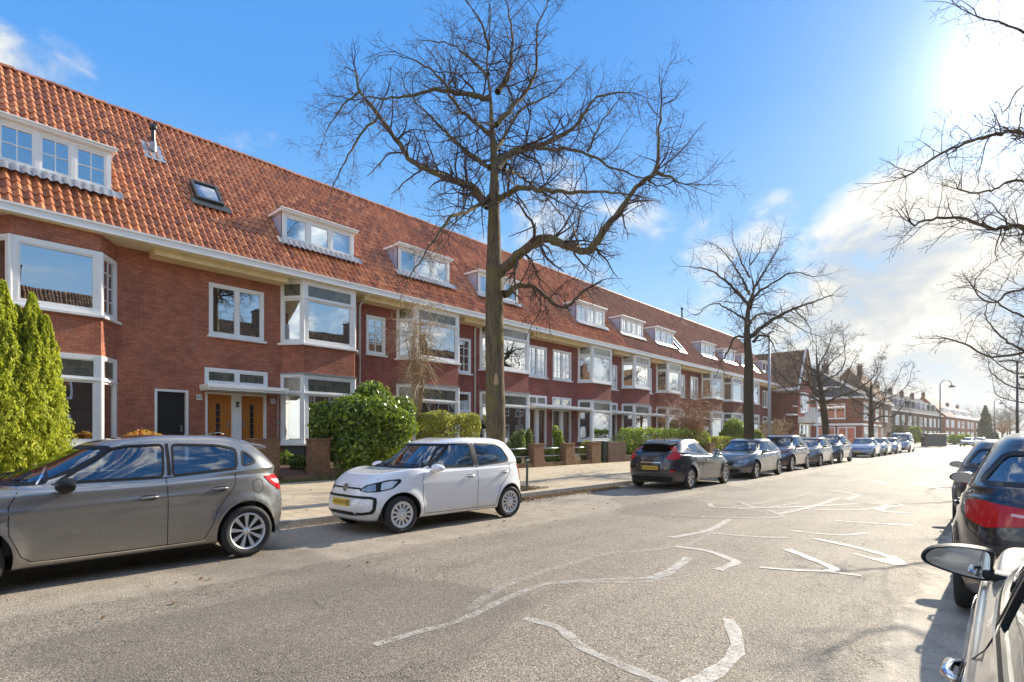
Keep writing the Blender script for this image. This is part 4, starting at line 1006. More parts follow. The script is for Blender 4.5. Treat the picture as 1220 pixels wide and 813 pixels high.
def blob_points(rng, n, c, rad, lumps=14, inner=.55, flat=0, lump_r=.38, core=.72):
    """points spread through an uneven crown made of overlapping lumps"""
    c = np.array(c, float); rad = np.array(rad, float); L_ = []
    for k in range(lumps):
        d = rng.normal(size=3); d /= np.linalg.norm(d); d[2] = d[2] if not flat else abs(d[2])
        L_.append((d*(1-lump_r*.9)*rng.uniform(.65, 1.12), lump_r*rng.uniform(.65, 1.25)))
    L_.append((np.zeros(3), core))
    w = np.array([l[1]**2 for l in L_]); w /= w.sum(); idx = rng.choice(len(L_), n, p=w)
    d = rng.normal(size=(n, 3)); d /= np.linalg.norm(d, axis=1)[:, None]
    r = inner+(1-inner)*rng.uniform(0, 1, n)**.6
    ce = np.array([l[0] for l in L_])[idx]; rr = np.array([l[1] for l in L_])[idx]
    p = ce+d*(rr*r)[:, None]
    return c+p*rad, d
def stems_mb(c, h, spread, n, r, rng):
    mb = MB()
    for k in range(n):
        a = rng.uniform(0, 6.28); p = Vector((c[0]+math.cos(a)*.1, c[1]+math.sin(a)*.1, c[2])); pts = [p]
        for q in range(4): p = p+Vector((math.cos(a)*spread/4*rng.uniform(.5, 1.3), math.sin(a)*spread/4*rng.uniform(.5, 1.3), h/4)); pts.append(p)
        mb.tube(pts, [r, r*.8, r*.6, r*.45, r*.2], 5)
    return mb
def shrub(name, lab, cat, c, rad, m, n, size, seed, group=None, stem='bark_dark', lumps=14, base=None, inner=.5, droop=None, aspect=1.8, lump_r=.38, core=.72):
    rng = np.random.RandomState(seed); zb = base if base is not None else .15
    t = thing(name, lab, cat, (c[0], c[1], zb), 0, group)
    P, D = blob_points(rng, n, (0, 0, c[2]-zb), rad, lumps, inner, 0, lump_r, core)
    keep = P[:, 2] > .03; leaf_mesh('foliage', P[keep], D[keep], size, m, t, aspect, rng, droop=droop)
    stems_mb((0, 0, -.05), c[2]-zb+rad[2]*.6, min(rad[0], rad[1])*.6, 7, .035, rng).build('stem', stem, t)
    return t
def hedge(lab, x0, x1, y0, y1, z0, z1, m, n, size, seed, name='hedge', round_=.35):
    rng = np.random.RandomState(seed); t = thing(name, lab, 'hedge', ((x0+x1)/2, (y0+y1)/2, z0), 0)
    hx, hy, hz = (x1-x0)/2, (y1-y0)/2, (z1-z0)/2
    d = rng.uniform(-1, 1, (n, 3)); k = rng.randint(0, 3, n); sg = rng.choice([-1, 1], n); dd = d.copy(); dd[np.arange(n), k] = sg*rng.uniform(.72, 1.03, n)
    bumpy = 1+.10*np.sin(dd[:, 1]*hy*3.1+seed)*np.cos(dd[:, 2]*3+seed)+.06*np.sin(dd[:, 1]*hy*9)
    r4 = (np.abs(dd)**5).sum(1)**(.2); dd = dd/np.maximum(r4, 1)[:, None]*1.06
    P = dd*np.array([hx, hy, hz])*bumpy[:, None]+np.array([0, 0, hz]); P = P[P[:, 2] > .02]
    leaf_mesh('foliage', P, dd[:len(P)]*0+np.sign(P-np.array([0, 0, hz]))*.5, size, m, t, 1.6, rng)
    mb = MB()
    for q in range(max(3, int((y1-y0)*2))):
        y = rng.uniform(-hy*.9, hy*.9); mb.tube([(0, y, -.05), (rng.uniform(-hx, hx)*.4, y+.1, hz), (rng.uniform(-hx, hx)*.6, y+rng.uniform(-.2, .2), hz*1.8)], [.03, .02, .008], 5)
    mb.build('stem', 'bark_dark', t); return t
# bright column conifer at the left edge: several spires
def spire_conifer(name, lab, base, spires, m, seed, group=None):
    rng = np.random.RandomState(seed); t = thing(name, lab, 'conifer', base, 0, group); C = []; D = []
    for (dx, dy, h, r, n) in spires:
        u = rng.uniform(0, 1, n)**.8; a = rng.uniform(0, 2*np.pi, n)
        prof = r*np.where(u < .25, .8+.8*u, 1.0)*np.clip(1-((u-.25)/.78).clip(0)**1.7, .03, 1)
        lump = 1+.26*np.sin(a*3+u*9+dx*7)+.20*np.sin(a*7-u*23+dy*5)+.16*np.sin(a*11+u*47)+.10*np.sin(a*19-u*83)
        rr = prof*lump*(1-.35*rng.uniform(0, 1, n)**2.2)
        C.append(np.stack([dx+rr*np.cos(a), dy+rr*np.sin(a), u*h+rng.normal(0, .03, n)], 1)); D.append(np.stack([np.cos(a), np.sin(a), .4+0*a], 1))
    leaf_mesh('foliage', np.concatenate(C), np.concatenate(D), .036, m, t, 2.6, rng, droop=(0, 0, 1.2))
    mb = MB()
    for (dx, dy, h, r, n) in spires: mb.tube([(dx, dy, -.1), (dx, dy, h*.9)], [.07, .01], 6)
    mb.build('trunk', 'bark_dark', t)
cx = lambda px, X: onX(px, X)
Xc = -15.9
spire_conifer('column_conifer', 'bright yellow-green column conifer with many pointed spires at the left edge of the photo', (Xc, cx(30, Xc), .25),
   [(.25, cx(2, Xc)-cx(30, Xc), 4.5, .42, 15000), (.0, cx(22, Xc)-cx(30, Xc)-.02, 4.05, .38, 11000), (.1, cx(37, Xc)-cx(30, Xc), 4.35, .45, 15000), (.22, cx(53, Xc)-cx(30, Xc), 3.9, .36, 11000), (-.3, -.1, 4.1, .6, 12000), (.45, -.35, 3.6, .5, 11000), (.38, .12, 3.5, .42, 10000)], 'leaf_thuja', 5)
shrub('beech_shrub', 'small orange-leaved shrub showing just above the grey hatchback roof', 'shrub', (-15.6, cx(172, -15.6), 1.42), (.45, .62, .35), 'leaf_beech', 1600, .07, 3, lumps=9)
shrub('laurel_bush', 'large round glossy green bush between the brick pillar and the white car', 'bush', (-15.9, cx(437, -15.9), 1.75), (1.45, 2.15, 1.62), 'leaf_laurel', 36000, .085, 12, lumps=60, inner=.35, lump_r=.29, core=.70)
hedge('clipped yellow-green hedge behind the white hatchback, next to the round bush', -16.6, -15.6, cx(508, -16), cx(566, -16), .2, 2.35, 'leaf_privet', 14000, .055, 4)
for i, (px, w, zt, lab, mm) in enumerate([(616, .5, 2.0, 'upright variegated shrub just right of the big tree trunk', 'leaf_variegated'), (629, .35, 1.9, 'narrow leafy shrub at the left brick pillar with rails', 'leaf_variegated'),
        (666, .42, 2.05, 'tall green shrub between the two left rail pillars', 'leaf_yellowgreen'), (655, .3, 1.2, 'low leafy shrub at the foot of the tall green one', 'leaf_yellowgreen'),
        (697, .72, 1.35, 'pale twiggy yellow shrub between the middle and right rail pillars', 'leaf_privet')]):
    X = -15.75; shrub('garden_shrub', lab, 'shrub', (X, cx(px, X), (zt+.2)/2), (.38, w, (zt-.2)/2*1.05), mm, 3600, .06, 20+i, 'shrubs behind the railings', lumps=12)
hedge('bushy yellow-green hedge behind the dark hatchback', -16.6, -15.6, cx(750, -15.8), cx(842, -15.8), .2, 1.95, 'leaf_yellowgreen', 16000, .08, 6)
hedge('low yellow hedge behind the grey coupe-like car', -16.5, -15.7, cx(850, -15.8), cx(897, -15.8), .2, 1.5, 'leaf_privet', 8000, .09, 8)
shrub('round_conifer', 'dark green rounded bush left of the second street tree', 'bush', (-16.4, cx(876, -16.4), 1.7), (1.2, 1.9, 1.35), 'leaf_yellowgreen', 7000, .12, 31, 'green bushes near the second street tree', lumps=18)
shrub('round_conifer', 'smaller green bush right of the second street tree', 'bush', (-16.4, cx(900, -16.4), 1.5), (.9, 1.2, 1.0), 'leaf_yellowgreen', 4000, .12, 32, 'green bushes near the second street tree', lumps=12)
shrub('fern_plant', 'low green plant on the garden path between the brick pillars', 'plant', (-17.3, cx(358, -17.3), .65), (.35, .45, .28), 'leaf_laurel', 900, .06, 33)
shrub('fern_plant', 'small green plant at the foot of the bay behind the left brick pillar', 'plant', (-18.4, cx(340, -18.4), .75), (.2, .35, .3), 'leaf_yellowgreen', 600, .06, 34)
# bare whippy shrubs
def whippy(name, lab, c, h, n, spread, m, seed, bend_=.5, r=.012, sub=6):
    rng = np.random.RandomState(seed); t = thing(name, lab, 'shrub', c, 0); mb = MB()
    for k in range(n):
        a = rng.uniform(0, 6.28); s = spread*rng.uniform(.2, 1); hh = h*rng.uniform(.6, 1); pts = []
        for q in range(7):
            u = q/6; rr = s*u**1.5; z = hh*(u if bend_ < .5 else math.sin(u*2.1)/1.0)
            pts.append(Vector((math.cos(a)*rr+rng.normal(0, .03), math.sin(a)*rr+rng.normal(0, .03), z)))
        mb.tube(pts, [r*(1.1-u*.16) for u in range(7)], 3)
        for q in range(sub):
            i = rng.randint(2, 6); p = pts[i]; d = Vector((rng.normal(), rng.normal(), rng.uniform(-.6, 1.0))).normalized()*h*rng.uniform(.08, .22)
            e = p+d*.6+Vector((0, 0, -.02)); mb.tube([p, e, p+d+Vector((0, 0, -.12*h*bend_))], [r*.5, r*.4, r*.2], 3)
    o = mb.build('stem', m, t, fix=False)
    at = o.data.attributes.new('rnd', 'FLOAT', 'FACE'); at.data.foreach_set('value', rng.uniform(0, 1, len(o.data.polygons)).astype(np.float32))
    return t
whippy('weeping_shrub', 'tall pale bare shrub with straw-coloured drooping twigs before a bay window', (-17.2, cx(498, -17.2), .3), 6.6, 30, 1.5, 'twig_straw', 2, .62, .017, 16)
whippy('bare_shrub', 'tall bare orange-brown twiggy shrub behind the dark hatchback', (-16.2, cx(822, -16.2), .2), 5.6, 90, 3.0, 'twig_orange', 3, .3, .018, 14)
whippy('bare_shrub', 'low bare pinkish twiggy shrub in front of the gabled house', (-14.6, cx(925, -14.6), .2), 3.4, 60, 2.4, 'twig_straw', 4, .3, .025, 10)
# leaf litter in the gutter and grass tufts
rng = np.random.RandomState(9); n = 3600
y = rng.uniform(8.6, 14.2, n); x = KX+.03+np.abs(rng.normal(0, .22, n)); z = np.full(n, .012)+rng.uniform(0, .02, n)
x2 = rng.uniform(-10.3, -9.0, 1200); y2 = rng.uniform(9.3, 11.6, 1200)
x3 = rng.uniform(-15.2, -8.9, 900); y3 = rng.uniform(1, 40, 900); x4 = rng.uniform(-8.6, -5.5, 350); y4 = rng.uniform(1, 30, 350); x5 = KX+.02+np.abs(rng.normal(0, .12, 900)); y5 = rng.uniform(1, 30, 900)
C = np.concatenate([np.stack([x, y, z], 1), np.stack([x2, y2, np.full(1200, .155)], 1), np.stack([x3, y3, .125+(-8.85-x3)*.011+.012], 1), np.stack([x4, y4, np.full(350, .012)], 1), np.stack([x5, y5, np.full(900, .015)], 1)])
tag(leaf_mesh('leaf_litter', C, np.tile([0, 0, 2.5], (len(C), 1)), .035, 'leaf_litter', None, 1.4, rng), 'brown dry leaf litter in the gutter and the tree pit beside the white car', 'leaf litter', kind='stuff')
n = 5000; y = rng.uniform(2, 40, n); x = -15.28+rng.normal(0, .1, n)
C = np.stack([x, y, .21+rng.uniform(0, .07, n)], 1); g_ = leaf_mesh('grass', C, rng.normal(size=(n, 3)), .02, 'grass_blade', None, 5, rng, droop=(0, 0, 2)); tag(g_, 'sparse grass growing along the foot of the garden walls', 'grass', kind='stuff')
# ================================================================ bare trees
def catmull(P, step):
    Q = [P[0]*2-P[1]]+list(P)+[P[-1]*2-P[-2]]; D = []
    for a in range(1, len(Q)-2):
        ns = max(2, int((Q[a+1]-Q[a]).length/step))
        for k in range(ns):
            t = k/ns; D.append(.5*((2*Q[a])+(-Q[a-1]+Q[a+1])*t+(2*Q[a-1]-5*Q[a]+4*Q[a+1]-Q[a+2])*t**2+(-Q[a-1]+3*Q[a]-3*Q[a+1]+Q[a+2])*t**3))
    D.append(P[-1]); return D
class Tubes:
    def __init__(s): s.v = []; s.f = []; s.n = 0
    def add(s, P, R_, n):
        P = np.asarray(P, float); k = len(P)
        T = np.gradient(P, axis=0); T /= np.linalg.norm(T, axis=1)[:, None]+1e-9
        ref = np.array([.31, .95, .05]) if abs(T[0, 2]) > .5 else np.array([0, .1, 1.])
        A = np.cross(T, ref); A /= np.linalg.norm(A, axis=1)[:, None]+1e-9; B = np.cross(T, A)
        an = np.arange(n)*2*np.pi/n
        v = P[:, None, :]+(A[:, None, :]*np.cos(an)[None, :, None]+B[:, None, :]*np.sin(an)[None, :, None])*np.asarray(R_)[:, None, None]
        s.v.append(v.reshape(-1, 3)); i = np.arange(k-1)[:, None]*n; q = np.arange(n)[None, :]
        f = np.stack([i+q, i+(q+1) % n, i+n+(q+1) % n, i+n+q], 2).reshape(-1, 4)+s.n; s.f.append(f); s.n += k*n
    def build(s, name, m, parent, smooth=True):
        return mesh_obj(name, np.concatenate(s.v), np.concatenate(s.f), m, parent, smooth=smooth, fix=False)
RMIN = [.0022]
def grow(rng, tw, p, d, length, r, level, maxlevel, droop, dens, sides=3):
    k = max(3, int(length/(.16 if level < 3 else .13))); pts = [p]; st = length/k; cur = d/np.linalg.norm(d)
    for i in range(k):
        cur = cur+rng.normal(0, .20, 3)+np.array([0, 0, droop*(i/k)]); cur /= np.linalg.norm(cur); pts.append(pts[-1]+cur*st)
    rad = np.linspace(max(r, RMIN[0]*1.4), max(r*.3, RMIN[0]), k+1); tw.add(pts, rad, sides)
    if level < maxlevel:
        nb = int(length*dens*(1.0 if level < 2 else 1.35))+1
        for j in range(nb):
            i = rng.randint(1, k); t = (np.array(pts[i+1])-np.array(pts[i])); t /= np.linalg.norm(t)
            side = rng.normal(size=3); side -= t*side.dot(t); side /= np.linalg.norm(side)
            nd = t*rng.uniform(.35, .9)+side; frac = i/k
            grow(rng, tw, pts[i], nd, length*rng.uniform(.28, .62)*(1.1-frac*.4), rad[i]*.55, level+1, maxlevel, droop*rng.uniform(-.5, 1.2), dens)
def bare_tree(lab, base, trunk, limbs, seed, trunk_r, tips=1, dens=2.6, group='bare street trees', maxlevel=3, first=(.9, 2.1), tm='twig', bark='bark', every=.42, name='bare_tree'):
    """trunk, limbs: 3-D polylines relative to base; limb = (pts, r0, r1)"""
    rng = np.random.RandomState(seed); t = thing(name, lab, 'tree', base, 0, group)
    tk = Tubes(); P = catmull([Vector(p) for p in trunk], .18); n = len(P)
    rr = [trunk_r*(1.28 if i == 0 else 1)*(1+.35*math.exp(-i*.9))*(1-.30*i/n-.66*min(1, max(0, (i/n-.40)/.45)))+rng.uniform(-.008, .008) for i in range(n)]
    tk.add([tuple(p) for p in P], rr, 18); tr = tk.build('trunk', bark, t)
    lb = Tubes(); tw = Tubes()
    for li, (pts, r0, r1) in enumerate(limbs):
        Q = catmull([Vector(p) for p in pts], .14); k = len(Q)
        Q = [q+Vector(rng.normal(0, .018, 3)) for q in Q]
        rr = np.linspace(r0, r1, k)*(1+rng.uniform(-.10, .14, k)); rr[0] *= 1.25
        lb.add([tuple(q) for q in Q], rr, 8)
        length = sum((Q[i+1]-Q[i]).length for i in range(k-1)); s = 0; nxt = length*.10
        for i in range(k-1):
            s += (Q[i+1]-Q[i]).length
            while s > nxt:
                nxt += every*rng.uniform(.6, 1.4)
                tdir = np.array((Q[i+1]-Q[i]).normalized()); side = rng.normal(size=3); side -= tdir*side.dot(tdir); side /= np.linalg.norm(side)
                d = tdir*rng.uniform(.2, .9)+side+np.array([0, 0, rng.choice([.5, -.15, .2])])
                grow(rng, tw, np.array(Q[i]), d, rng.uniform(*first)*(1.05-.35*s/length), rr[i]*rng.uniform(.3, .5), 1, maxlevel, rng.choice([-.16, -.08, .10, .14]), dens)
        d = np.array((Q[-1]-Q[-2]).normalized())
        for q in range(3): grow(rng, tw, np.array(Q[-1]), d+rng.normal(0, .35, 3), rng.uniform(*first)*.8, r1*.8, 1, maxlevel, .05, dens)
    lb.build('limb', bark, t); tw.build('twigs', tm, t, smooth=False)
    return t
B1_ = Vector((T1.x, T1.y, .12)); Z1 = -math.sin(YAW)*T1.x+math.cos(YAW)*T1.y
def tp(px, py, dd=0.0):        # point in the tree, dd metres farther from the viewer than the trunk
    return atZ(px, py, Z1+dd)-B1_
tr1 = [Vector((0, 0, -.1)), tp(590, 470), tp(589, 380), tp(588.5, 260), tp(589, 201), tp(586, 150), tp(584, 112), tp(580, 80), tp(583, 40), tp(584, 5)]
L1 = [
 ([tp(582, 245), tp(561, 224, .3), tp(537.6, 212.6, .5), tp(495.5, 196, .9), tp(476.8, 173, 1.1), tp(453.5, 140, 1.3), tp(430, 110, 1.5), tp(424, 86, 1.5)], .11, .028),
 ([tp(596, 325), tp(621.7, 301, -.4), tp(649.7, 284, -.9), tp(696.4, 299, -1.4), tp(719.8, 276, -1.6), tp(761.9, 219.6, -1.8), tp(781, 205, -1.8), tp(784, 165, -1.8), tp(788, 128, -1.7)], .13, .02),
 ([tp(781, 205, -1.8), tp(798, 212, -1.8), tp(815, 220, -1.9)], .04, .014),
 ([tp(600, 350), tp(626, 339, .3), tp(649.7, 352.8, .6), tp(668.4, 366.8, .8), tp(687, 357, .9), tp(700, 345, .9)], .085, .03),
 ([tp(589, 203), tp(607.7, 184.6, .5), tp(635.7, 175, 1.1), tp(659, 166, 1.6), tp(687, 149.5, 1.9), tp(710.5, 117, 2.1), tp(748, 110, 2.3)], .11, .018),
 ([tp(584, 117), tp(556, 112, -.6), tp(523.5, 107.5, -1.2), tp(491, 114.5, -1.5), tp(467, 117, -1.7), tp(440, 116, -1.8)], .075, .015),
 ([tp(592, 110), tp(607.7, 84, .3), tp(610, 42, .6), tp(603, 2, .8)], .07, .015),
 ([tp(590, 150), tp(603, 135.5, .2), tp(635.7, 93.5, .8), tp(640, 37, 1.0), tp(652, 5, 1.0)], .07, .014),
 ([tp(593, 236), tp(621.7, 224, -.8), tp(659, 229, -1.6), tp(715, 229, -2.5), tp(752.5, 231, -2.9)], .075, .016),
 ([tp(640, 177.6, .4), tp(677.8, 177.6, .2), tp(705.8, 187, 0), tp(733.8, 201, -.1), tp(772, 214, -.2)], .05, .014),
 ([tp(584, 201), tp(547, 173, .8), tp(514, 140, 1.6), tp(495.5, 121.5, 1.9), tp(478, 95, 2.1)], .06, .015),
 ([tp(583, 235), tp(560, 250, -.9), tp(535, 262, -1.5), tp(508, 300, -2.0), tp(488, 330, -2.2)], .055, .012),
 ([tp(584, 160), tp(565, 145, -1), tp(540, 120, -1.9), tp(520, 88, -2.4), tp(490, 70, -2.6)], .055, .013),
 ([tp(588, 180), tp(600, 165, 1.3), tp(622, 130, 2.4), tp(660, 110, 3.0), tp(690, 80, 3.2)], .06, .013),
 ([tp(581, 90), tp(560, 70, .8), tp(535, 52, 1.3), tp(515, 50, 1.6)], .045, .012), ([tp(583, 60), tp(575, 30, -.6), tp(560, 5, -1)], .04, .012),
 ([tp(430, 108, 1.5), tp(405, 130, 1.6), tp(385, 165, 1.6)], .03, .01), ([tp(453, 140, 1.3), tp(430, 160, 1.0), tp(405, 205, .8), tp(392, 240, .8)], .035, .01),
 ([tp(700, 180, .1), tp(715, 150, -.5), tp(735, 120, -.8)], .03, .01), ([tp(600, 203), tp(620, 210, 1.4), tp(655, 240, 2.4), tp(680, 270, 2.9)], .05, .012)]
t1 = bare_tree('largest bare street tree, with a pale scar on its mossy trunk', B1_, tr1, [(a, b*1.02, c) for a, b, c in L1], 4, .265, dens=4.8, first=(.7, 1.8), every=.155)
sc = ground(0, 600)  # scar left by a cut branch
mb = MB(); c0 = tp(591, 454, -.262)
mb.lathe([(0, 0), (.03, .004), (.058, .0)], (0, 0, 0), axis='y', n=16)
v = [(p[0]*(.9 if p[2] > 0 else 1.25), p[1], p[2]*(3.6 if p[2] > 0 else 1.9)) for p in mb.v]; ca, sa = math.cos(YAW), math.sin(YAW)
v = [(c0.x+p[0]*ca+p[1]*sa, c0.y+p[0]*sa-p[1]*ca, c0.z+p[2]) for p in v]
mesh_obj('bark_scar', v, mb.f, 'bark_scar', t1)
def auto_limbs(seed, H, fork, spreadr, n, up=.35, r=.09, lean=0):
    rng = random.Random(seed); out_ = []
    for k in range(n):
        u = k/(n-1); z = fork+(H*.72-fork)*u; a = k*2.4+rng.uniform(-.4, .4); rr = spreadr*(1-.55*u)*rng.uniform(.75, 1.1)
        p = [Vector((0, 0, z-.3)), Vector((math.cos(a)*rr*.25, math.sin(a)*rr*.25, z+.25)), Vector((math.cos(a+.15)*rr*.6, math.sin(a+.15)*rr*.6, z+.6+rng.uniform(-.3, .5))),
             Vector((math.cos(a+.1)*rr*.9, math.sin(a+.1)*rr*.9, z+1.0+up*rr*rng.uniform(.2, .9))), Vector((math.cos(a)*rr, math.sin(a)*rr, z+1.6+up*rr*rng.uniform(.5, 1.4)))]
        out_.append((p, r*(1-.5*u), .014))
    return out_
def std_tree(lab, base, H, fork, sp, seed, tr=.24, dens=2.8, n=11, maxlevel=3, every=.28, tm='twig_far', group='bare street trees', lean=(0, 0)):
    RMIN[0] = .0022 if base[1] < 40 else .006
    trunk = [Vector((0, 0, -.1)), Vector((lean[0]*.2, lean[1]*.2, H*.25)), Vector((lean[0]*.6, lean[1]*.6, H*.5)), Vector((lean[0], lean[1], H*.72)), Vector((lean[0]*1.1, lean[1]*1.1, H*.95))]
    lm = auto_limbs(seed, H, fork, sp, n)
    lm = [([p+Vector((lean[0], lean[1], 0))*min(1, p.z/(H*.72)) for p in a], b, c) for a, b, c in lm]
    return bare_tree(lab, (base[0], base[1], .12), trunk, lm, seed, tr, dens=dens, maxlevel=maxlevel, every=every, first=(.8, 1.9), tm=tm, bark='bark_dark', group=group)
# second street tree, limbs after the photograph
Z2 = -math.sin(YAW)*T2p.x+math.cos(YAW)*T2p.y; B2_ = Vector((T2p.x, T2p.y, .12))
def t2(px, py, dd=0): return atZ(px, py, Z2+dd)-B2_
tr2 = [Vector((0, 0, -.1)), t2(892, 470), t2(892, 430), t2(890, 398), t2(892, 365), t2(898, 345), t2(893, 315), t2(897, 290)]
L2 = [([t2(893, 402), t2(915, 385, .8), t2(945, 368, 1.4), t2(963, 362, 1.6), t2(990, 352, 1.8)], .12, .025), ([t2(893, 365), t2(880, 350, -.5), t2(862, 333, -1.2), t2(845, 322, -1.6), t2(822, 318, -1.9)], .09, .02),
      ([t2(890, 402), t2(876, 402, .6), t2(866, 422, 1.0), t2(858, 432, 1.1)], .07, .03), ([t2(897, 408), t2(905, 400, -.4), t2(915, 402, -.7), t2(922, 412, -.8)], .07, .03),
      ([t2(892, 372), t2(900, 352, -1.2), t2(925, 335, -2), t2(945, 325, -2.4), t2(972, 330, -2.6)], .08, .018), ([t2(893, 350), t2(880, 325, 1), t2(862, 300, 1.8), t2(848, 290, 2)], .07, .016),
      ([t2(897, 345), t2(912, 322, 1), t2(925, 300, 1.6), t2(930, 284, 1.8)], .07, .016), ([t2(893, 330), t2(880, 305, -1), t2(874, 290, -1.2)], .05, .014), ([t2(893, 385), t2(905, 375, 1.8), t2(930, 378, 2.8), t2(960, 395, 3.2), t2(975, 400, 3.3)], .07, .016),
      ([t2(890, 382), t2(870, 370, -1.4), t2(850, 362, -2), t2(830, 375, -2.2)], .06, .015), ([t2(945, 368, 1.4), t2(962, 385, 1.4), t2(968, 405, 1.4)], .04, .014), ([t2(895, 315), t2(905, 300, .3), t2(908, 284, .4)], .04, .012)]
bare_tree('second bare street tree, in front of the round green bushes', B2_, tr2, L2, 8, .27, dens=2.9, bark='bark_dark', tm='twig_far', every=.25)
std_tree('third street tree, standing before the orange corner block', T3, 9.6, 4.0, 4.2, 21, .26, n=12, lean=(-.6, -.4))
std_tree('fourth street tree, in front of the slate-roofed terrace', T4, 9.0, 3.2, 4.4, 22, .26, n=12)
RMIN[0] = .0022
# right-hand trees whose crowns reach in over the road
Z5 = 9.5
def t5(px, py, Z=Z5): return atZ(px, py, Z)-B5
B5 = Vector((3.1, 12.5, .12))
L5 = [([Vector((0, 0, 3.6)), t5(1290, 300, 11), t5(1220, 272, 10), t5(1185, 272, 9.6), t5(1150, 262, 9.4), t5(1110, 262, 9.2), t5(1085, 268, 9)], .12, .014),
      ([Vector((0, 0, 4.6)), t5(1280, 180, 11), t5(1220, 158, 10), t5(1165, 165, 9.6), t5(1120, 185, 9.4), t5(1090, 205, 9.2)], .11, .014),
      ([Vector((0, 0, 5.2)), t5(1290, 60, 11), t5(1230, 40, 10.2), t5(1190, 25, 10), t5(1165, 20, 10)], .10, .014),
      ([Vector((0, 0, 3.2)), t5(1300, 400, 11.5), t5(1225, 420, 11), t5(1180, 425, 11), t5(1150, 410, 11), t5(1128, 405, 11)], .10, .014),
      ([Vector((0, 0, 4.0)), t5(1290, 240, 12), t5(1215, 215, 11.5), t5(1175, 230, 11.2), t5(1140, 225, 11)], .09, .014),
      ([Vector((0, 0, 4.4)), t5(1280, 330, 10.5), t5(1215, 345, 10), t5(1180, 360, 9.8), t5(1160, 345, 9.7)], .07, .012),
      ([Vector((0, 0, 5.6)), t5(1300, 110, 12), t5(1225, 100, 11.6), t5(1200, 130, 11.4)], .08, .012)]
L5 += [(a, b, c) for a, b, c in auto_limbs(77, 11, 5.0, 3.4, 6)]
bare_tree('bare tree on the right pavement, branches reaching in from outside the photo', B5, [Vector((0, 0, -.1)), Vector((0, 0, 3)), Vector((.1, .1, 6)), Vector((0, 0, 10.5))], [(a, b*.75, c*1.0) for a, b, c in L5], 15, .25, dens=5.0, every=.13, tm='twig', bark='bark', group='bare trees along the right pavement', first=(.5, 1.25))
for i, (p, H, lab) in enumerate([((3.2, 31), 11, 'second bare tree on the right, behind the one at the edge'), ((3.3, 52), 11, 'third bare tree on the right, thin dark trunk near the right edge'),
        ((3.4, 75), 12, 'fourth bare tree on the right, beside the straight lamp post'), ((3.6, 100), 12, 'fifth bare tree on the right, seen through the others')]):
    std_tree(lab, p, H, 4, 5.2, 60+i, .22, dens=2.4 if i < 2 else 1.8, n=12, maxlevel=3, every=.4, group='bare trees along the right pavement', lean=(-.4, 0))
# far wood and single far trees
def far_tree(lab, p, H, seed, sp=4.5, group='bare trees at the far end of the street'):
    RMIN[0] = .014
    return bare_tree(lab, (p.x, p.y, 0), [Vector((0, 0, -.1)), Vector((0, 0, H*.4)), Vector((0, 0, H*.9))], auto_limbs(seed, H, H*.28, sp, 10, .5, .14), seed, .3, dens=2.0, maxlevel=2, every=.35, first=(1.5, 3.4), tm='twig_far', bark='bark_dark', group=group)
for i, (px, Z, H) in enumerate([(1062, 118, 11), (1148, 270, 19), (1158, 280, 20), (1170, 290, 19), (1140, 265, 17), (1186, 240, 14), (1194, 220, 14), (1203, 200, 14), (1212, 230, 15), (1200, 260, 16)]):
    far_tree(['small bare tree before the slate terrace gable', 'tall pale bare tree above the red-roofed houses, leftmost but one', 'middle bare tree above the red-roofed houses', 'right-hand bare tree above the red-roofed houses', 'leftmost bare tree above the red-roofed houses',
      'bare tree at the end of the street just right of the dark conifer', 'bare tree at the end of the street, second right of the conifer', 'bare tree at the vanishing point of the street', 'bare tree at the far right edge above the parked cars', 'distant bare tree behind the others at the right'][i], atZ(px, 520, Z), H, 90+i)
p = atZ(1174, 520, 150); spr = [(0, 0, 12.5, 2.6, 9000), (.8, .4, 8, 2.2, 4000)]
def dark_conifer(lab, p, h, r, n, seed):
    rng = np.random.RandomState(seed); t = thing('dark_conifer', lab, 'conifer', (p.x, p.y, 0)); u = rng.uniform(0, 1, n)**.75; a = rng.uniform(0, 6.28, n)
    rr = r*(1-u)**.75*(1+.3*np.sin(a*3+u*12)+.2*np.sin(a*5-u*31))*rng.uniform(.5, 1, n)
    leaf_mesh('foliage', np.stack([rr*np.cos(a), rr*np.sin(a), .8+u*(h-.8)], 1), np.stack([np.cos(a), np.sin(a), .5+0*a], 1), .30, 'leaf_dark', t, 2.2, rng); MB().tube([(0, 0, 0), (0, 0, h*.9)], [.25, .03], 6).build('trunk', 'bark_dark', t)
dark_conifer('dark conifer at the end of the street in front of the red-roofed houses', p, 10.0, 1.9, 7000, 5)
for i, (px, Z, w, h, mm, lab) in enumerate([(1048, 100, 2.6, 3.4, 'leaf_dark', 'dark ivy-like bush at the slate terrace gable'), (1072, 106, 3.0, 3.6, 'leaf_dark', 'dark bush right of the slate terrace gable, above the silver-blue car'), (1090, 112, 2.4, 4.4, 'leaf_yellowgreen', 'pale green tall shrub before the slate terrace'), (1138, 105, 2.6, 2.2, 'leaf_yellowgreen', 'yellow-green bush right of the dark waste container'),
        (1150, 118, 2.4, 2.4, 'leaf_yellowgreen', 'yellow-green bush farther right of the container, beside the far cars'), (1182, 130, 3.0, 2.6, 'leaf_dark', 'dark low bush under the far conifer')]):
    q = atZ(px, 520, Z); shrub('roadside_bush', lab, 'bush', (q.x, q.y, h/2), (w*.6, w*.75, h/2), mm, 2600, .28, 40+i, 'bushes at the far end of the street', base=0)
whippy('bare_shrub', 'bare orange twigs at the vanishing point of the street', tuple(atZ(1195, 519, 150)), 5, 50, 5, 'twig_orange', 9, .3, .06, 6)
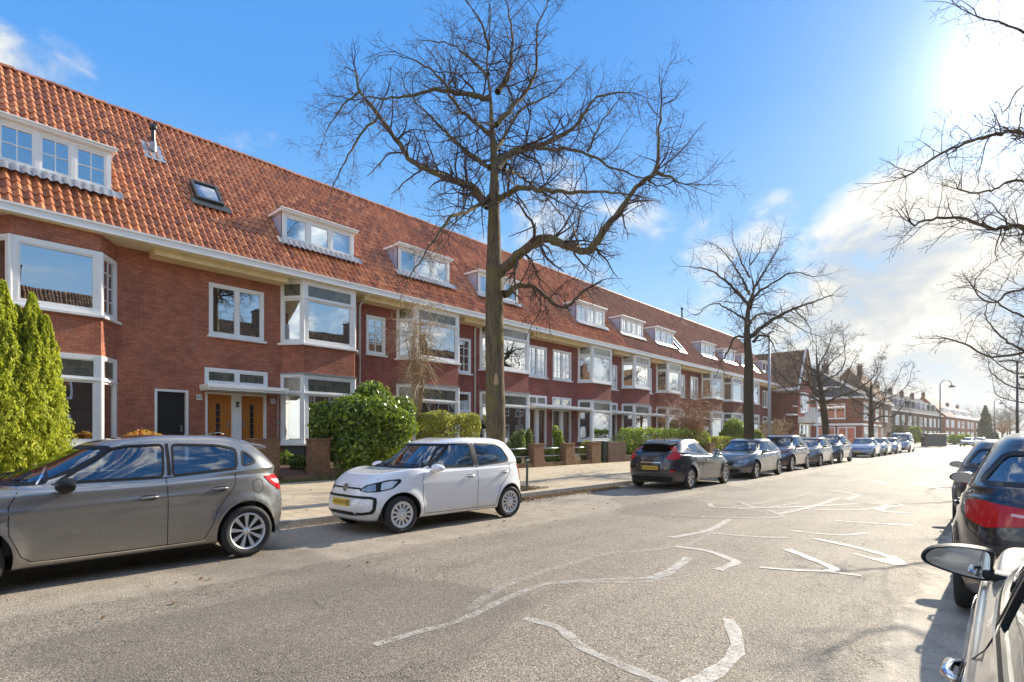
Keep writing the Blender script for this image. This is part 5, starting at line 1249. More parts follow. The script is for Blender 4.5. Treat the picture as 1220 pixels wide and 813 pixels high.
# ================================================================ garden walls, rails, street furniture
def pillar(lab, px0, px1, X, ztop, brick='brick_moss', dep=.36, zb=.15, name='brick_pillar', cap=True, group='brick garden pillars'):
    y0, y1 = onX(px0, X), onX(px1, X); t = thing(name, lab, 'pillar', (X-dep/2, (y0+y1)/2, zb), 0, group)
    h = ztop-zb; w = (y1-y0)/2
    MB().box((-dep/2, -w, -.1), (dep/2, w, h-.05 if cap else h)).build('shaft', brick, t, bevel=.012)
    if cap: MB().box((-dep/2-.02, -w-.02, h-.05), (dep/2+.02, w+.02, h)).build('capstone', brick, t, bevel=.012)
    return t
pillar('wide mossy brick pillar between the grey hatchback and the garden path', 298.5, 333.5, -15.8, 1.46)
pillar('narrower brick pillar right of the garden path, left of the round bush', 371.5, 393.5, -15.8, 1.46)
pillar('brick pillar with rails, the first one right of the big tree trunk', 636.5, 648.5, -15.1, 1.22)
pillar('brick pillar with rails, between the tall green shrub and the pale shrub', 674.5, 685, -15.1, 1.22)
pillar('brick pillar just left of the dark waste bin', 705.5, 716, -15.1, 1.26)
pillar('solid dark brick wall block right of the waste bin, left of the dark hatchback', 725, 746, -15.1, 1.24, 'brick_brown', cap=False, dep=.5)
pillar('low brick pillar glimpsed behind the grey coupe-like car', 846, 852, -15.1, 1.1)
# low front wall pieces and step of the garden path
def low_wall(lab, y0, y1, X, h, brick='brick_moss'):
    o = MB().box((X-.24, y0, .1), (X, y1, .15+h)).build('garden_wall', brick, None, bevel=.01); tag(o, lab, 'wall', 'low garden walls')
low_wall('low brick garden wall below the railing between the tree and the first rail pillar', onX(597, -15.1), onX(636.3, -15.1), -15.16, .22)
low_wall('low brick garden wall below the rails between the first two rail pillars', onX(648.8, -15.1), onX(674.3, -15.1), -15.16, .22)
low_wall('low brick garden wall between the middle pillar and the pillar beside the bin', onX(685.3, -15.1), onX(705.3, -15.1), -15.16, .22)
low_wall('low brick garden wall under the yellow-green hedge behind the dark hatchback', onX(746.5, -15.1), onX(845, -15.1), -15.16, .35, 'brick_brown')
low_wall('low brick garden wall under the round green bush', onX(394, -15.8), onX(505, -15.6), -15.75, .3)
low_wall('low brick garden wall behind the grey hatchback, left of the mossy pillar', -3, onX(298.2, -15.8), -15.8, .55)
MB().box((-15.9, onX(334, -15.8), .1), (-15.6, onX(371, -15.8), .33)).build('path_step', 'brick_moss')['kind'] = 'structure'
o = MB().add([(-15.9, onX(336, -15.8), .30), (-15.9, onX(369, -15.8), .30), (-19.4, 9.6, .66), (-19.4, 8.4, .66)], [(0, 1, 2, 3)]).build('garden_path', 'brick_brown', fix=False); o['kind'] = 'structure'
def rails(lab, a, b, X):
    y0, y1 = onX(a, X)+.03, onX(b, X)-.03; t = thing('railing', lab, 'railing', (X-.18, (y0+y1)/2, .4), 0, 'steel rails between the pillars'); w = (y1-y0)/2
    for z in (.36, .70): MB().tube([(0, -w, z-.1), (0, w, z-.1)], .028, 8).build('rail', 'steel_galv', t, smooth=True)
rails('pair of steel rails between the tree and the first rail pillar', 604, 636.5, -15.1); rails('pair of steel rails between the first and second rail pillars', 648.5, 674.5, -15.1); rails('pair of steel rails between the second and third rail pillars', 685, 705.5, -15.1)
# wheelie bin
t = thing('waste_bin', 'dark green wheeled waste bin between two brick pillars', 'bin', (-15.45, (onX(716.5, -15.3)+onX(725, -15.3))/2, .2))
MB().add([(-.24, -.26, .06), (.24, -.26, .06), (.24, .26, .06), (-.24, .26, .06), (-.3, -.3, 1.02), (.3, -.3, 1.02), (.3, .3, 1.02), (-.3, .3, 1.02)], [(3, 2, 1, 0), (4, 5, 6, 7), (0, 1, 5, 4), (1, 2, 6, 5), (2, 3, 7, 6), (3, 0, 4, 7)]).build('bin_body', 'plastic_green', t, bevel=.02)
MB().box((-.33, -.33, 1.02), (.33, .33, 1.09)).box((-.38, -.28, 1.0), (-.33, .28, 1.06)).build('lid', 'plastic_green', t, bevel=.02)
for s in (-1, 1): MB().lathe([(0, -.03), (.1, -.03), (.1, .03), (0, .03)], (-.2, s*.28, .1), 'y', 14).build('wheel', 'black_paint', t)
# little black-roofed shelter behind the hedge
X = -16.9; ya, yb = onX(551, X), onX(576, X); t = thing('garden_shelter', 'small black-roofed shelter with a white post behind the yellow-green hedge', 'shelter', (X, (ya+yb)/2, .4)); w = (yb-ya)/2
fr = ((X-X, 0, 0), (0, 1, 0), (1, 0, 0))
MB().prism([(-w, 1.75), (-w*.1, 2.02), (w, 1.52), (w, 1.40), (-w*.1, 1.90), (-w, 1.63)], fr, -1.2, .35).build('roof', 'black_tar', t)
MB().box((.12, w*.25, -.2), (.2, w*.55, 1.62)).build('side_board', 'black_tar', t); MB().box((.1, w*.66, -.2), (.24, w*.9, 1.46)).build('post', 'white_paint', t); MB().box((-1.1, -w*.9, -.2), (-1.0, -w*.8, 1.65)).build('post', 'white_paint', t)
# short steel bollard beside the tree pit
g_ = ground(627.5, 585, .12); t = thing('bollard', 'short thin steel post with a capped top beside the big tree', 'post', (g_.x, g_.y, .12))
MB().tube([(0, 0, -.1), (.01, .015, .76)], .032, 10).build('post', 'metal_green', t, smooth=False); MB().tube([(.01, -.05, .77), (.01, .07, .79)], .04, 8).build('cap', 'metal_green', t)
# lamp posts
def lamp_straight(lab, p, h, arm, name='street_lamp', m='steel_galv', r=.07, head=True, group='street lamps'):
    t = thing(name, lab, 'street lamp', (p[0], p[1], .12), 0, group)
    MB().tube([(0, 0, -.1), (0, 0, h*.35), (0, 0, h)], [r*1.25, r, r*.7], 10).tube([(0, 0, 0), (0, 0, 1.1)], r*1.6, 10).build('pole', m, t, smooth=True)
    MB().tube([(0, 0, h-.08), (arm[0]*.5, arm[1]*.5, h), (arm[0], arm[1], h)], r*.6, 6).build('arm', m, t)
    if head: MB().box((arm[0]-.3, arm[1]-.13, h-.10), (arm[0]+.3, arm[1]+.13, h+.03)).build('lamp_head', 'metal_dark', t, bevel=.03)
    return t
q = atZ(916.5, 520, 30.2); lamp_straight('tall thin grey lamp post beside the second street tree', (q.x, q.y), 7.2, (.25, .1), head=False, r=.085)
q = atZ(973.5, 520, 37.5); lamp_straight('short pale lamp post in front of the orange corner block', (q.x, q.y), 3.8, (-.35, -.1), r=.05, m='stone_white')
q = atZ(1212, 520, 47); t = lamp_straight('dark straight lamp post at the far right with a short arm to the left', (q.x, q.y), 8.0, (-.9, -.5), m='metal_dark', r=.10)
MB().lathe([(.05, 6.75), (.3, 6.65), (.34, 6.5), (.2, 6.42)], (.45, .3, 0), n=14).tube([(0, 0, 6.8), (.45, .3, 6.8)], .03, 6).build('lamp_shade', 'metal_dark', t)
def lamp_swan(lab, p, h, rad, direction, r=.10):
    t = thing('swan_neck_lamp', lab, 'street lamp', (p[0], p[1], .1), 0, 'street lamps'); dx, dy = direction
    MB().tube([(0, 0, -.1), (0, 0, 1.2), (0, 0, 1.25), (0, 0, h-rad)], [r*1.5, r*1.5, r, r*.7], 10).build('pole', 'metal_dark', t, smooth=True)
    pts = [(dx*rad*(1-math.cos(a)), dy*rad*(1-math.cos(a)), h-rad+rad*math.sin(a)) for a in [i*math.pi*.62/8*1.55 for i in range(9)]]
    MB().tube(pts, r*.55, 8).build('swan_neck', 'metal_dark', t, smooth=True); e = pts[-1]
    MB().lathe([(.06, .25), (.18, .18), (.46, -.02), (.48, -.10), (.3, -.12), (0, -.12)], (e[0], e[1], e[2]-.2), n=18).build('lamp_shade', 'metal_dark', t, smooth=True)
q = atZ(1120, 520, 84); lamp_swan('swan-neck lamp post with a bell-shaped shade behind the dark container', (q.x, q.y), 10.2, .92, (RT[0], RT[1]))
q = atZ(1184.5, 520, 112); lamp_swan('farther swan-neck lamp post beside the dark conifer', (q.x, q.y), 9.2, .75, (RT[0], RT[1]))
# white cross sign of the pharmacy, on a bracket at the gabled house
t = thing('cross_sign', 'white cross sign projecting from the corner of the gabled house', 'sign', (0, 0, 0)); q = atZ(968.3, 494, 58.5); mb = MB()
s = .28
for a, b, c, d_ in ((-s, s, -s*2.7, s*2.7), (-s*2.7, s*2.7, -s, s)): mb.box((a, -.08 if a == -s else -.078, c), (b, .08 if a == -s else .078, d_))
t.location = q; t.rotation_euler = (0, 0, YAW*.6); mb.build('cross', 'stone_white', t); MB().tube([(-.6, 0, 0), (-1.0, .6, 0)], .03, 6).tube([(0, 0, -.7), (0, 0, -1.3)], .04, 6).build('bracket', 'metal_dark', t)
# underground waste container
q = atZ(1112.5, 520, 81); t = thing('waste_container', 'large dark grey street waste container beyond the blue van', 'container', (q.x, q.y, .1), YAW*.75)
MB().box((-1.28, -.8, 0), (1.28, .8, 1.75)).build('container_body', 'plastic_grey', t, bevel=.06); MB().box((-1.34, -.86, 1.75), (1.34, .86, 1.9)).build('lid', 'metal_dark', t, bevel=.05)
for k in range(5): MB().box((-1.1+k*.5, -.83, .15), (-1.04+k*.5, -.80, 1.6)).build('rib', 'plastic_grey', t)
# bicycles
def bicycle(lab, loc, rz, m='black_paint', hb='zinc', group='parked bicycles', lean=0):
    t = thing('bicycle', lab, 'bicycle', loc, rz, group); t.rotation_euler = (lean, 0, rz)
    for x in (-.53, .53):
        w = MB().lathe([(.335+.018*math.cos(a), .018*math.sin(a)) for a in [i*math.pi/3 for i in range(6)]], (x, 0, .35), 'y', 28, closed=True).build('wheel', 'black_paint', t, smooth=True)
        sp = MB()
        for k in range(14): a = k*math.pi/7; sp.tube([(x, .02*(-1)**k, .35), (x+.33*math.cos(a), 0, .35+.33*math.sin(a))], .002, 3)
        sp.tube([(x, -.04, .35), (x, .04, .35)], .02, 8).build('spokes', 'zinc', w)
        MB().lathe([(.37, -.025), (.375, 0), (.37, .025)], (x, 0, .35), 'y', 24).build('mudguard', m, w)
    f = MB(); A = (-.53, 0, .35); Bb = (-.05, 0, .30); S = (-.18, 0, .85); H = (.36, 0, .88); F = (.53, 0, .35)
    for a, b in ((A, Bb), (A, S), (Bb, S), (Bb, H), ((.33, 0, .98), H), (H, (.42, 0, .7)), ((.42, 0, .7), F)): f.tube([a, b], .016, 8)
    f.build('frame', m, t, smooth=True)
    MB().tube([(.33, 0, .9), (.31, 0, 1.07)], .012, 6).tube([(.12, -.30, 1.04), (.25, -.28, 1.10), (.33, 0, 1.09), (.25, .28, 1.10), (.12, .30, 1.04)], .012, 8).build('handlebar', hb, t, smooth=True)
    MB().tube([(.14, -.30, 1.045), (.05, -.31, 1.03)], .018, 8).tube([(.14, .30, 1.045), (.05, .31, 1.03)], .018, 8).build('grip', 'black_paint', t)
    MB().add([(-.33, -.07, .97), (-.33, .07, .97), (-.02, .02, .98), (-.02, -.02, .98), (-.31, -.06, .93), (-.31, .06, .93), (-.05, .015, .94), (-.05, -.015, .94)], [(0, 3, 2, 1), (4, 5, 6, 7), (0, 1, 5, 4), (1, 2, 6, 5), (2, 3, 7, 6), (3, 0, 4, 7)]).tube([(-.18, 0, .84), (-.2, 0, .94)], .014, 6).build('saddle', 'black_paint', t, bevel=.01)
    MB().tube([(-.05, -.06, .3), (-.05, .06, .3)], .03, 8).box((-.06, .06, .12), (-.04, .08, .3)).box((-.06, -.08, .3), (-.04, -.06, .48)).box((-.10, .05, .10), (0, .14, .125)).box((-.1, -.14, .47), (0, -.05, .495)).build('crank', 'zinc', t)
    MB().tube([(-.72, -.06, .74), (-.3, -.05, .74)], .008, 5).tube([(-.72, .06, .74), (-.3, .05, .74)], .008, 5).tube([(-.7, -.06, .74), (-.7, .06, .74)], .008, 5).tube([(-.55, -.06, .74), (-.53, 0, .35)], .006, 5).build('rack', m, t)
    return t
X = -15.0; bicycle('bicycle with a silver handlebar standing before the orange doors, mostly hidden by the grey hatchback', (X, onX(266, X), .50), R(-75), lean=R(4))
q = atZ(1130, 520, 92); bicycle('dark parked bicycle just right of the waste container', (q.x, q.y, .1), R(30)); q = atZ(1143, 520, 97); bicycle('second dark parked bicycle, farther right of the container', (q.x, q.y, .1), R(55))
# person walking by the container
def skin_body(name, joints, edges, radii, m, parent, sub=2):
    me = bpy.data.meshes.new(name); me.from_pydata(joints, edges, []); o = bpy.data.objects.new(name, me); COL.objects.link(o)
    sk = o.modifiers.new('s', 'SKIN'); me.skin_vertices[0].data[0].use_root = True
    for i, r in enumerate(radii): me.skin_vertices[0].data[i].radius = (r, r) if not isinstance(r, tuple) else r
    ss = o.modifiers.new('u', 'SUBSURF'); ss.levels = sub; ss.render_levels = sub
    dg = bpy.context.evaluated_depsgraph_get(); dg.update(); m2 = bpy.data.meshes.new_from_object(o.evaluated_get(dg)); bpy.data.objects.remove(o)
    m2.materials.clear(); m2.materials.append(MATS[m]); m2.polygons.foreach_set('use_smooth', [True]*len(m2.polygons)); o = bpy.data.objects.new(name, m2); COL.objects.link(o); o.parent = parent; return o
simple('skin', (.5, .3, .22), .55); simple('cloth_dark', (.02, .02, .025), .85); simple('cloth_jeans', (.03, .04, .06), .85); simple('shoe_white', (.7, .7, .7), .6); simple('hair_dark', (.04, .025, .015), .6)
q = atZ(1099.5, 520, 80); t = thing('person', 'person in a dark coat and white shoes walking beside the waste container', 'person', (q.x, q.y, .1), YAW)
J = [(0, 0, .95), (0, 0, 1.15), (0, 0, 1.42), (0, .01, 1.52), (0, -.01, 1.64), (0, -.01, 1.74), (.19, 0, 1.42), (.25, .03, 1.14), (.24, -.10, .9), (.24, -.14, .82), (-.19, 0, 1.42), (-.25, .02, 1.14), (-.24, .08, .88), (-.24, .1, .8),
     (.09, 0, .9), (.1, -.12, .5), (.1, -.08, .1), (.1, -.22, .05), (-.09, 0, .9), (-.1, .06, .5), (-.1, .25, .12), (-.1, .14, .05)]
E = [(0, 1), (1, 2), (2, 3), (3, 4), (4, 5), (2, 6), (6, 7), (7, 8), (8, 9), (2, 10), (10, 11), (11, 12), (12, 13), (0, 14), (14, 15), (15, 16), (16, 17), (0, 18), (18, 19), (19, 20), (20, 21)]
RR = [(.15, .11), (.14, .1), (.16, .1), .055, .085, .08, .065, .048, .038, .03, .065, .048, .038, .03, .085, .06, .042, .035, .085, .06, .042, .035]
skin_body('body', J, E, RR, 'skin', t)
skin_body('coat', [(0, 0, .8), (0, 0, 1.15), (0, 0, 1.44), (.2, 0, 1.43), (.26, .03, 1.14), (.25, -.09, .92), (-.2, 0, 1.43), (-.26, .02, 1.14), (-.25, .08, .9)], [(0, 1), (1, 2), (2, 3), (3, 4), (4, 5), (2, 6), (6, 7), (7, 8)], [(.2, .15), (.17, .12), (.18, .12), .08, .062, .05, .08, .062, .05], 'cloth_dark', t)
skin_body('trousers', [(0, 0, .92), (.09, 0, .88), (.1, -.12, .5), (.1, -.08, .13), (-.09, 0, .88), (-.1, .06, .5), (-.1, .24, .15)], [(0, 1), (1, 2), (2, 3), (0, 4), (4, 5), (5, 6)], [(.15, .12), .1, .075, .06, .1, .075, .06], 'cloth_jeans', t)
for sx, y in ((.1, -.15), (-.1, .2)): MB().box((sx-.05, y-.13, 0), (sx+.05, y+.13, .09)).build('shoe', 'shoe_white', t, bevel=.03)
MB().lathe([(0, 1.80), (.07, 1.79), (.10, 1.72), (.095, 1.66)], (0, .015, 0), n=12).build('hair', 'hair_dark', t, smooth=True)
# ================================================================ cars
def paint(name, col, metal=.0, rough=.28, coat=1.0, flake=0):
    m, nt, out = mat(name); p = N(nt, 'ShaderNodeBsdfPrincipled')
    co = objco(nt); d = noise(nt, co, 5, 5, .6)
    z = N(nt, 'ShaderNodeSeparateXYZ'); L(nt, co, z.inputs[0])
    lo = N(nt, 'ShaderNodeMapRange'); L(nt, z.outputs[2], lo.inputs[0]); lo.inputs[1].default_value = .55; lo.inputs[2].default_value = .2
    dirt = math_(nt, 'MULTIPLY', lo.outputs[0], math_(nt, 'MULTIPLY', d.outputs[0], .55))       # road dust low on the body
    L(nt, mix(nt, dirt, col, (.26, .22, .17)), p.inputs['Base Color']); p.inputs['Metallic'].default_value = metal
    L(nt, math_(nt, 'ADD', math_(nt, 'MULTIPLY', dirt, .5), rough), p.inputs['Roughness'])
    p.inputs['Coat Weight'].default_value = coat; p.inputs['Coat Roughness'].default_value = .035
    L(nt, p.outputs[0], out.inputs[0]); MATS[name] = m
paint('paint_grey', (.30, .29, .27), .7, .25); paint('paint_white', (.80, .79, .79), 0, .35); paint('paint_black', (.012, .013, .022), .1, .25)
paint('paint_silver', (.42, .41, .40), .6, .26); paint('paint_dark', (.06, .06, .065), .5, .3); paint('paint_wine', (.10, .05, .055), .4, .3)
paint('paint_blue', (.26, .33, .46), .5, .3); paint('paint_vanblue', (.14, .22, .38), .35, .35); paint('paint_beige', (.55, .51, .43), .5, .28); paint('paint_graphite', (.13, .13, .135), .6, .25); paint('paint_brownish', (.20, .17, .14), .5, .33)
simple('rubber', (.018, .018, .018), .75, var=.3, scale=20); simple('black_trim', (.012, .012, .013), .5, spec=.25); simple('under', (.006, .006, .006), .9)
simple('alloy', (.62, .60, .56), .3, metal=.8); simple('hubcap', (.60, .60, .59), .38, metal=.35); simple('chrome', (.75, .75, .75), .12, metal=1.0)
simple('plate_yellow', (.80, .52, .04), .5); simple('plate_blur', (.42, .27, .03), .6); simple('lamp_red', (.48, .008, .010), .12, coat=1) if False else simple('lamp_red', (.50, .008, .012), .12)
simple('lamp_pink', (.75, .45, .45), .2); simple('lamp_inner', (.30, .32, .35), .25, metal=.7); simple('lamp_orange', (.7, .22, .02), .3); simple('seat_cloth', (.10, .10, .105), .9); simple('seat_tan', (.30, .2, .13), .9); simple('mirror_face', (.42, .48, .55), .02, metal=1.0)
simple('gap_line', (.006, .006, .006), .8); simple('beige_liner', (.30, .29, .27), .9)
m, nt, out = mat('brake_dark'); pbsdf(nt, out, (.02, .02, .02), .6, .4); MATS['brake_dark'] = m
def interp(xs, ys, x): return np.interp(x, xs, ys)
def smoothcurve(pts, x):
    """monotone-ish smooth interpolation through (s, value) pairs"""
    X = np.array([p[0] for p in pts], float); Y = np.array([p[1] for p in pts], float); x = np.clip(x, X[0], X[-1])
    d = np.diff(Y)/np.diff(X); m = np.zeros(len(X)); m[0] = d[0]; m[-1] = d[-1]
    for i in range(1, len(X)-1): m[i] = 0 if d[i-1]*d[i] <= 0 else 2*d[i-1]*d[i]/(d[i-1]+d[i])
    i = np.clip(np.searchsorted(X, x, 'right')-1, 0, len(X)-2); h = X[i+1]-X[i]; t = (x-X[i])/h
    return (2*t**3-3*t**2+1)*Y[i]+(t**3-2*t**2+t)*h*m[i]+(-2*t**3+3*t**2)*Y[i+1]+(t**3-t**2)*h*m[i+1]
def loop_pts(phi, sf, sr, w, nf, nr, Ltot):
    """plan outline: s measured from the nose. phi 0 = nose, pi = tail"""
    xc = (sf+sr)/2; a = (sr-sf)/2; c = np.cos(phi); s = np.sin(phi)
    n = np.where(c > 0, nf, nr)
    x = xc-a*np.sign(c)*np.abs(c)**(2/n); y = w*np.sign(s)*np.abs(s)**(2/n)
    return x, y
def car_surface(sp, NP=300, sub=5):
    Lt = sp['L']; W = sp['W']/2
    phi0 = np.linspace(0, 2*np.pi, 4001); x, y = loop_pts(phi0, 0, Lt, W, 3.6, 4.2, Lt)
    dl = np.concatenate([[0], np.cumsum(np.hypot(np.diff(x), np.diff(y)))]); phi = np.interp(np.linspace(0, dl[-1], NP, endpoint=False), dl, phi0)
    P = []
    for lv in sp['levels']:
        sf, sr, w, nf, nr, zc = lv
        x, y = loop_pts(phi, sf, sr, w*W, nf, nr, Lt)
        z = smoothcurve(zc, x) if isinstance(zc, (list, tuple)) else np.full_like(x, zc)
        if len(lv) > 6: z = z
        P.append(np.stack([x, y, z], 1))
    P = np.array(P); K = len(P); out = []
    M = np.zeros_like(P)
    for i in range(K):
        a = max(i-1, 0); b = min(i+1, K-1)
        if 0 < i < K-1:
            d0 = np.linalg.norm(P[i]-P[i-1], axis=1)[:, None]+1e-4; d1 = np.linalg.norm(P[i+1]-P[i], axis=1)[:, None]+1e-4
            v0 = (P[i]-P[i-1])/d0; v1 = (P[i+1]-P[i])/d1; M[i] = (v0*d1+v1*d0)/(d0+d1)
            k = sp.get('sharp', {}).get(i, 1.0); M[i] *= k
        else:
            d = P[b]-P[a]; M[i] = d/(np.linalg.norm(d, axis=1)[:, None]+1e-4)
    subs = sp.get('subs', {})
    for i in range(K-1):
        n = subs.get(i, sub); h = np.linalg.norm(P[i+1]-P[i], axis=1)[:, None]
        for q in range(n):
            t = q/n; out.append((2*t**3-3*t**2+1)*P[i]+(t**3-2*t**2+t)*h*M[i]+(-2*t**3+3*t**2)*P[i+1]+(t**3-t**2)*h*M[i+1])
    out.append(P[-1]); G = np.array(out)       # rows x NP x 3
    # swell round the wheels, hollow in the doors
    R0 = sp['arch']
    side = np.abs(G[:, :, 1]) > W*.80
    for s in sp['axles']:
        d = np.hypot(G[:, :, 0]-s, G[:, :, 2]-sp['rw']); G[:, :, 1] += np.sign(G[:, :, 1])*np.where(side, sp.get('flare', .022)*np.exp(-((d-R0-.01)/.075)**2), 0)
    sm = (sp['axles'][0]+sp['axles'][1])/2; hl = (sp['axles'][1]-sp['axles'][0])/2-.35
    hol = np.exp(-((G[:, :, 2]-.47)/.11)**2)*np.clip(1-((G[:, :, 0]-sm)/hl)**4, 0, 1); G[:, :, 1] -= np.sign(G[:, :, 1])*np.where(side, sp.get('hollow', .02)*hol, 0)
    if 'crease' in sp:
        for (zc, amp, wd) in sp['crease']:
            zz = zc[0]+(zc[1]-zc[0])*G[:, :, 0]/Lt
            u = (G[:, :, 2]-zz)/wd; G[:, :, 1] += np.sign(G[:, :, 1])*np.where(side, amp*np.exp(-np.abs(u)**1.2)*np.clip((G[:, :, 0]-.4)/.6, 0, 1)*np.clip((Lt-.3-G[:, :, 0])/.6, 0, 1), 0)
    return G
def inpoly(px, py, poly):
    poly = np.asarray(poly); x0, y0 = poly[:, 0], poly[:, 1]; x1, y1 = np.roll(x0, -1), np.roll(y0, -1); ins = np.zeros(np.shape(px), bool)
    for a, b, c, d in zip(x0, y0, x1, y1):
        cond = ((b > py) != (d > py)) & (px < (c-a)*(py-b)/(d-b+1e-12)+a); ins ^= cond
    return ins
def round_poly(poly, r=.04, n=4):
    P = [Vector(p) for p in poly]; out = []
    for i in range(len(P)):
        a, b, c = P[i-1], P[i], P[(i+1) % len(P)]; u = (a-b); v = (c-b); q = min(r, u.length*.45, v.length*.45); p0 = b+u.normalized()*q; p1 = b+v.normalized()*q
        for k in range(n+1): t = k/n; out.append(tuple(p0*(1-t)**2+b*2*t*(1-t)+p1*t*t))
    return out
def dens(poly, step):
    out = []
    for i in range(len(poly)):
        a = Vector(poly[i]); b = Vector(poly[(i+1) % len(poly)]); n = max(1, int((b-a).length/step))
        for k in range(n): out.append(tuple(a.lerp(b, k/n)))
    return out
class Caster:
    """ray casts 2-D outlines onto the car's skin. dirs: 'L' left side, 'R' right side, 'F' front, 'B' back, or an angle (deg from the nose, + to the left)"""
    def __init__(s, G, Lt):
        nr, n = G.shape[:2]; V = G.reshape(-1, 3).tolist()
        F = [(i*n+k, i*n+(k+1) % n, (i+1)*n+(k+1) % n, (i+1)*n+k) for i in range(nr-1) for k in range(n)]
        s.bvh = BVHTree.FromPolygons(V, F); s.L = Lt
    def basis(s, d):
        a = {'F': 0, 'B': 180, 'L': 90, 'R': -90}.get(d, d) if isinstance(d, str) else d; a = R(a)
        out = Vector((-math.cos(a), math.sin(a), 0)); return out, Vector((0, 0, 1)).cross(out)      # outward, horizontal axis
    def uv(s, d, p):
        o, h = s.basis(d); q = Vector((p[0]-s.L/2, p[1], 0)); return (q.dot(h), p[2])
    def hit(s, d, u, z, off=0):
        o, h = s.basis(d); org = Vector((s.L/2, 0, 0))+h*u+o*6+Vector((0, 0, z)); loc, nrm, i, dist = s.bvh.ray_cast(org, -o)
        if loc is None: return None
        if nrm.dot(o) < 0: nrm = -nrm
        return loc+nrm*off, nrm
    def top(s, x, y, off=0):
        loc, nrm, i, d = s.bvh.ray_cast(Vector((x, y, 5)), Vector((0, 0, -1)))
        if nrm.z < 0: nrm = -nrm
        return loc+nrm*off, nrm
def fill2d(outline, step):
    o = dens(outline, step); xs = [p[0] for p in o]; zs = [p[1] for p in o]; pts = list(o); n0 = len(o)
    gx = np.arange(min(xs)+step*.5, max(xs), step); gz = np.arange(min(zs)+step*.5, max(zs), step)
    if len(gx) and len(gz):
        A, B = np.meshgrid(gx, gz); A = A.ravel(); B = B.ravel(); k = inpoly(A, B, o); arr = np.array(o)
        for a, b in zip(A[k], B[k]):
            if np.min(np.hypot(arr[:, 0]-a, arr[:, 1]-b)) > step*.45: pts.append((float(a), float(b)))
    v, e, f, ov, oe, of = delaunay_2d_cdt([Vector(p) for p in pts], [(i, (i+1) % n0) for i in range(n0)], [list(range(n0))], 1, 1e-6)
    return [tuple(p) for p in v], f, n0
def patch(ca, d, outline, name, m, parent, off=.004, step=.05, skirt=.012, smooth=True, inset=None):
    v, f, n0 = fill2d(outline, step); V = []; bad = set()
    for i, (u, z) in enumerate(v):
        h = ca.hit(d, u, z, off)
        if h is None: bad.add(i); V.append((0, 0, 0))
        else: V.append(tuple(h[0]))
    o, hh = ca.basis(d); F = [tuple(t) for t in f if not any(i in bad for i in t)]
    if skirt:
        cnt = {}
        for t in F:
            for a, b in zip(t, t[1:]+t[:1]): cnt[(min(a, b), max(a, b))] = cnt.get((min(a, b), max(a, b)), 0)+1
        k = {}
        for (a, b), c in cnt.items():
            if c == 1:
                for q in (a, b):
                    if q not in k: k[q] = len(V); V.append(tuple(Vector(V[q])-o*skirt))
                F.append((a, b, k[b], k[a]))
    ob = mesh_obj(name, V, F, m, parent, fix=True); smooth_by_angle(ob, 40) if smooth else None; return ob
def ribbon(ca, d, line, width, name, m, parent, off=.003, step=.03, closed=False, build=True, mb=None, thick=.006):
    P = [Vector(p) for p in line]; Q = []
    n = len(P)
    for i in range(n if closed else n-1):
        a, b = P[i], P[(i+1) % n]; k = max(1, int((b-a).length/step)); Q += [a.lerp(b, t/k) for t in range(k)]
    if not closed: Q.append(P[-1])
    n = len(Q); V = []; ok = []
    for i, q in enumerate(Q):
        t = (Q[(i+1) % n]-Q[i-1]) if closed else (Q[min(i+1, n-1)]-Q[max(i-1, 0)]); t = t.normalized() if t.length > 1e-9 else Vector((1, 0)); nn = Vector((-t.y, t.x))*width/2
        h = [ca.hit(d, *(q+nn*s), off) for s in (1, -1)]
        if None in h: ok.append(False); V += [(0, 0, 0)]*4; continue
        ok.append(True); nr = h[0][1]
        V += [tuple(h[0][0]), tuple(h[1][0]), tuple(h[1][0]-nr*(thick+off)), tuple(h[0][0]-nr*(thick+off))]
    F = []
    for i in range(n if closed else n-1):
        j = (i+1) % n
        if ok[i] and ok[j]:
            for k in range(4): F.append((4*i+k, 4*i+(k+1) % 4, 4*j+(k+1) % 4, 4*j+k))
    if mb is not None: mb.add(V, F); return
    return mesh_obj(name, V, F, m, parent, fix=True)
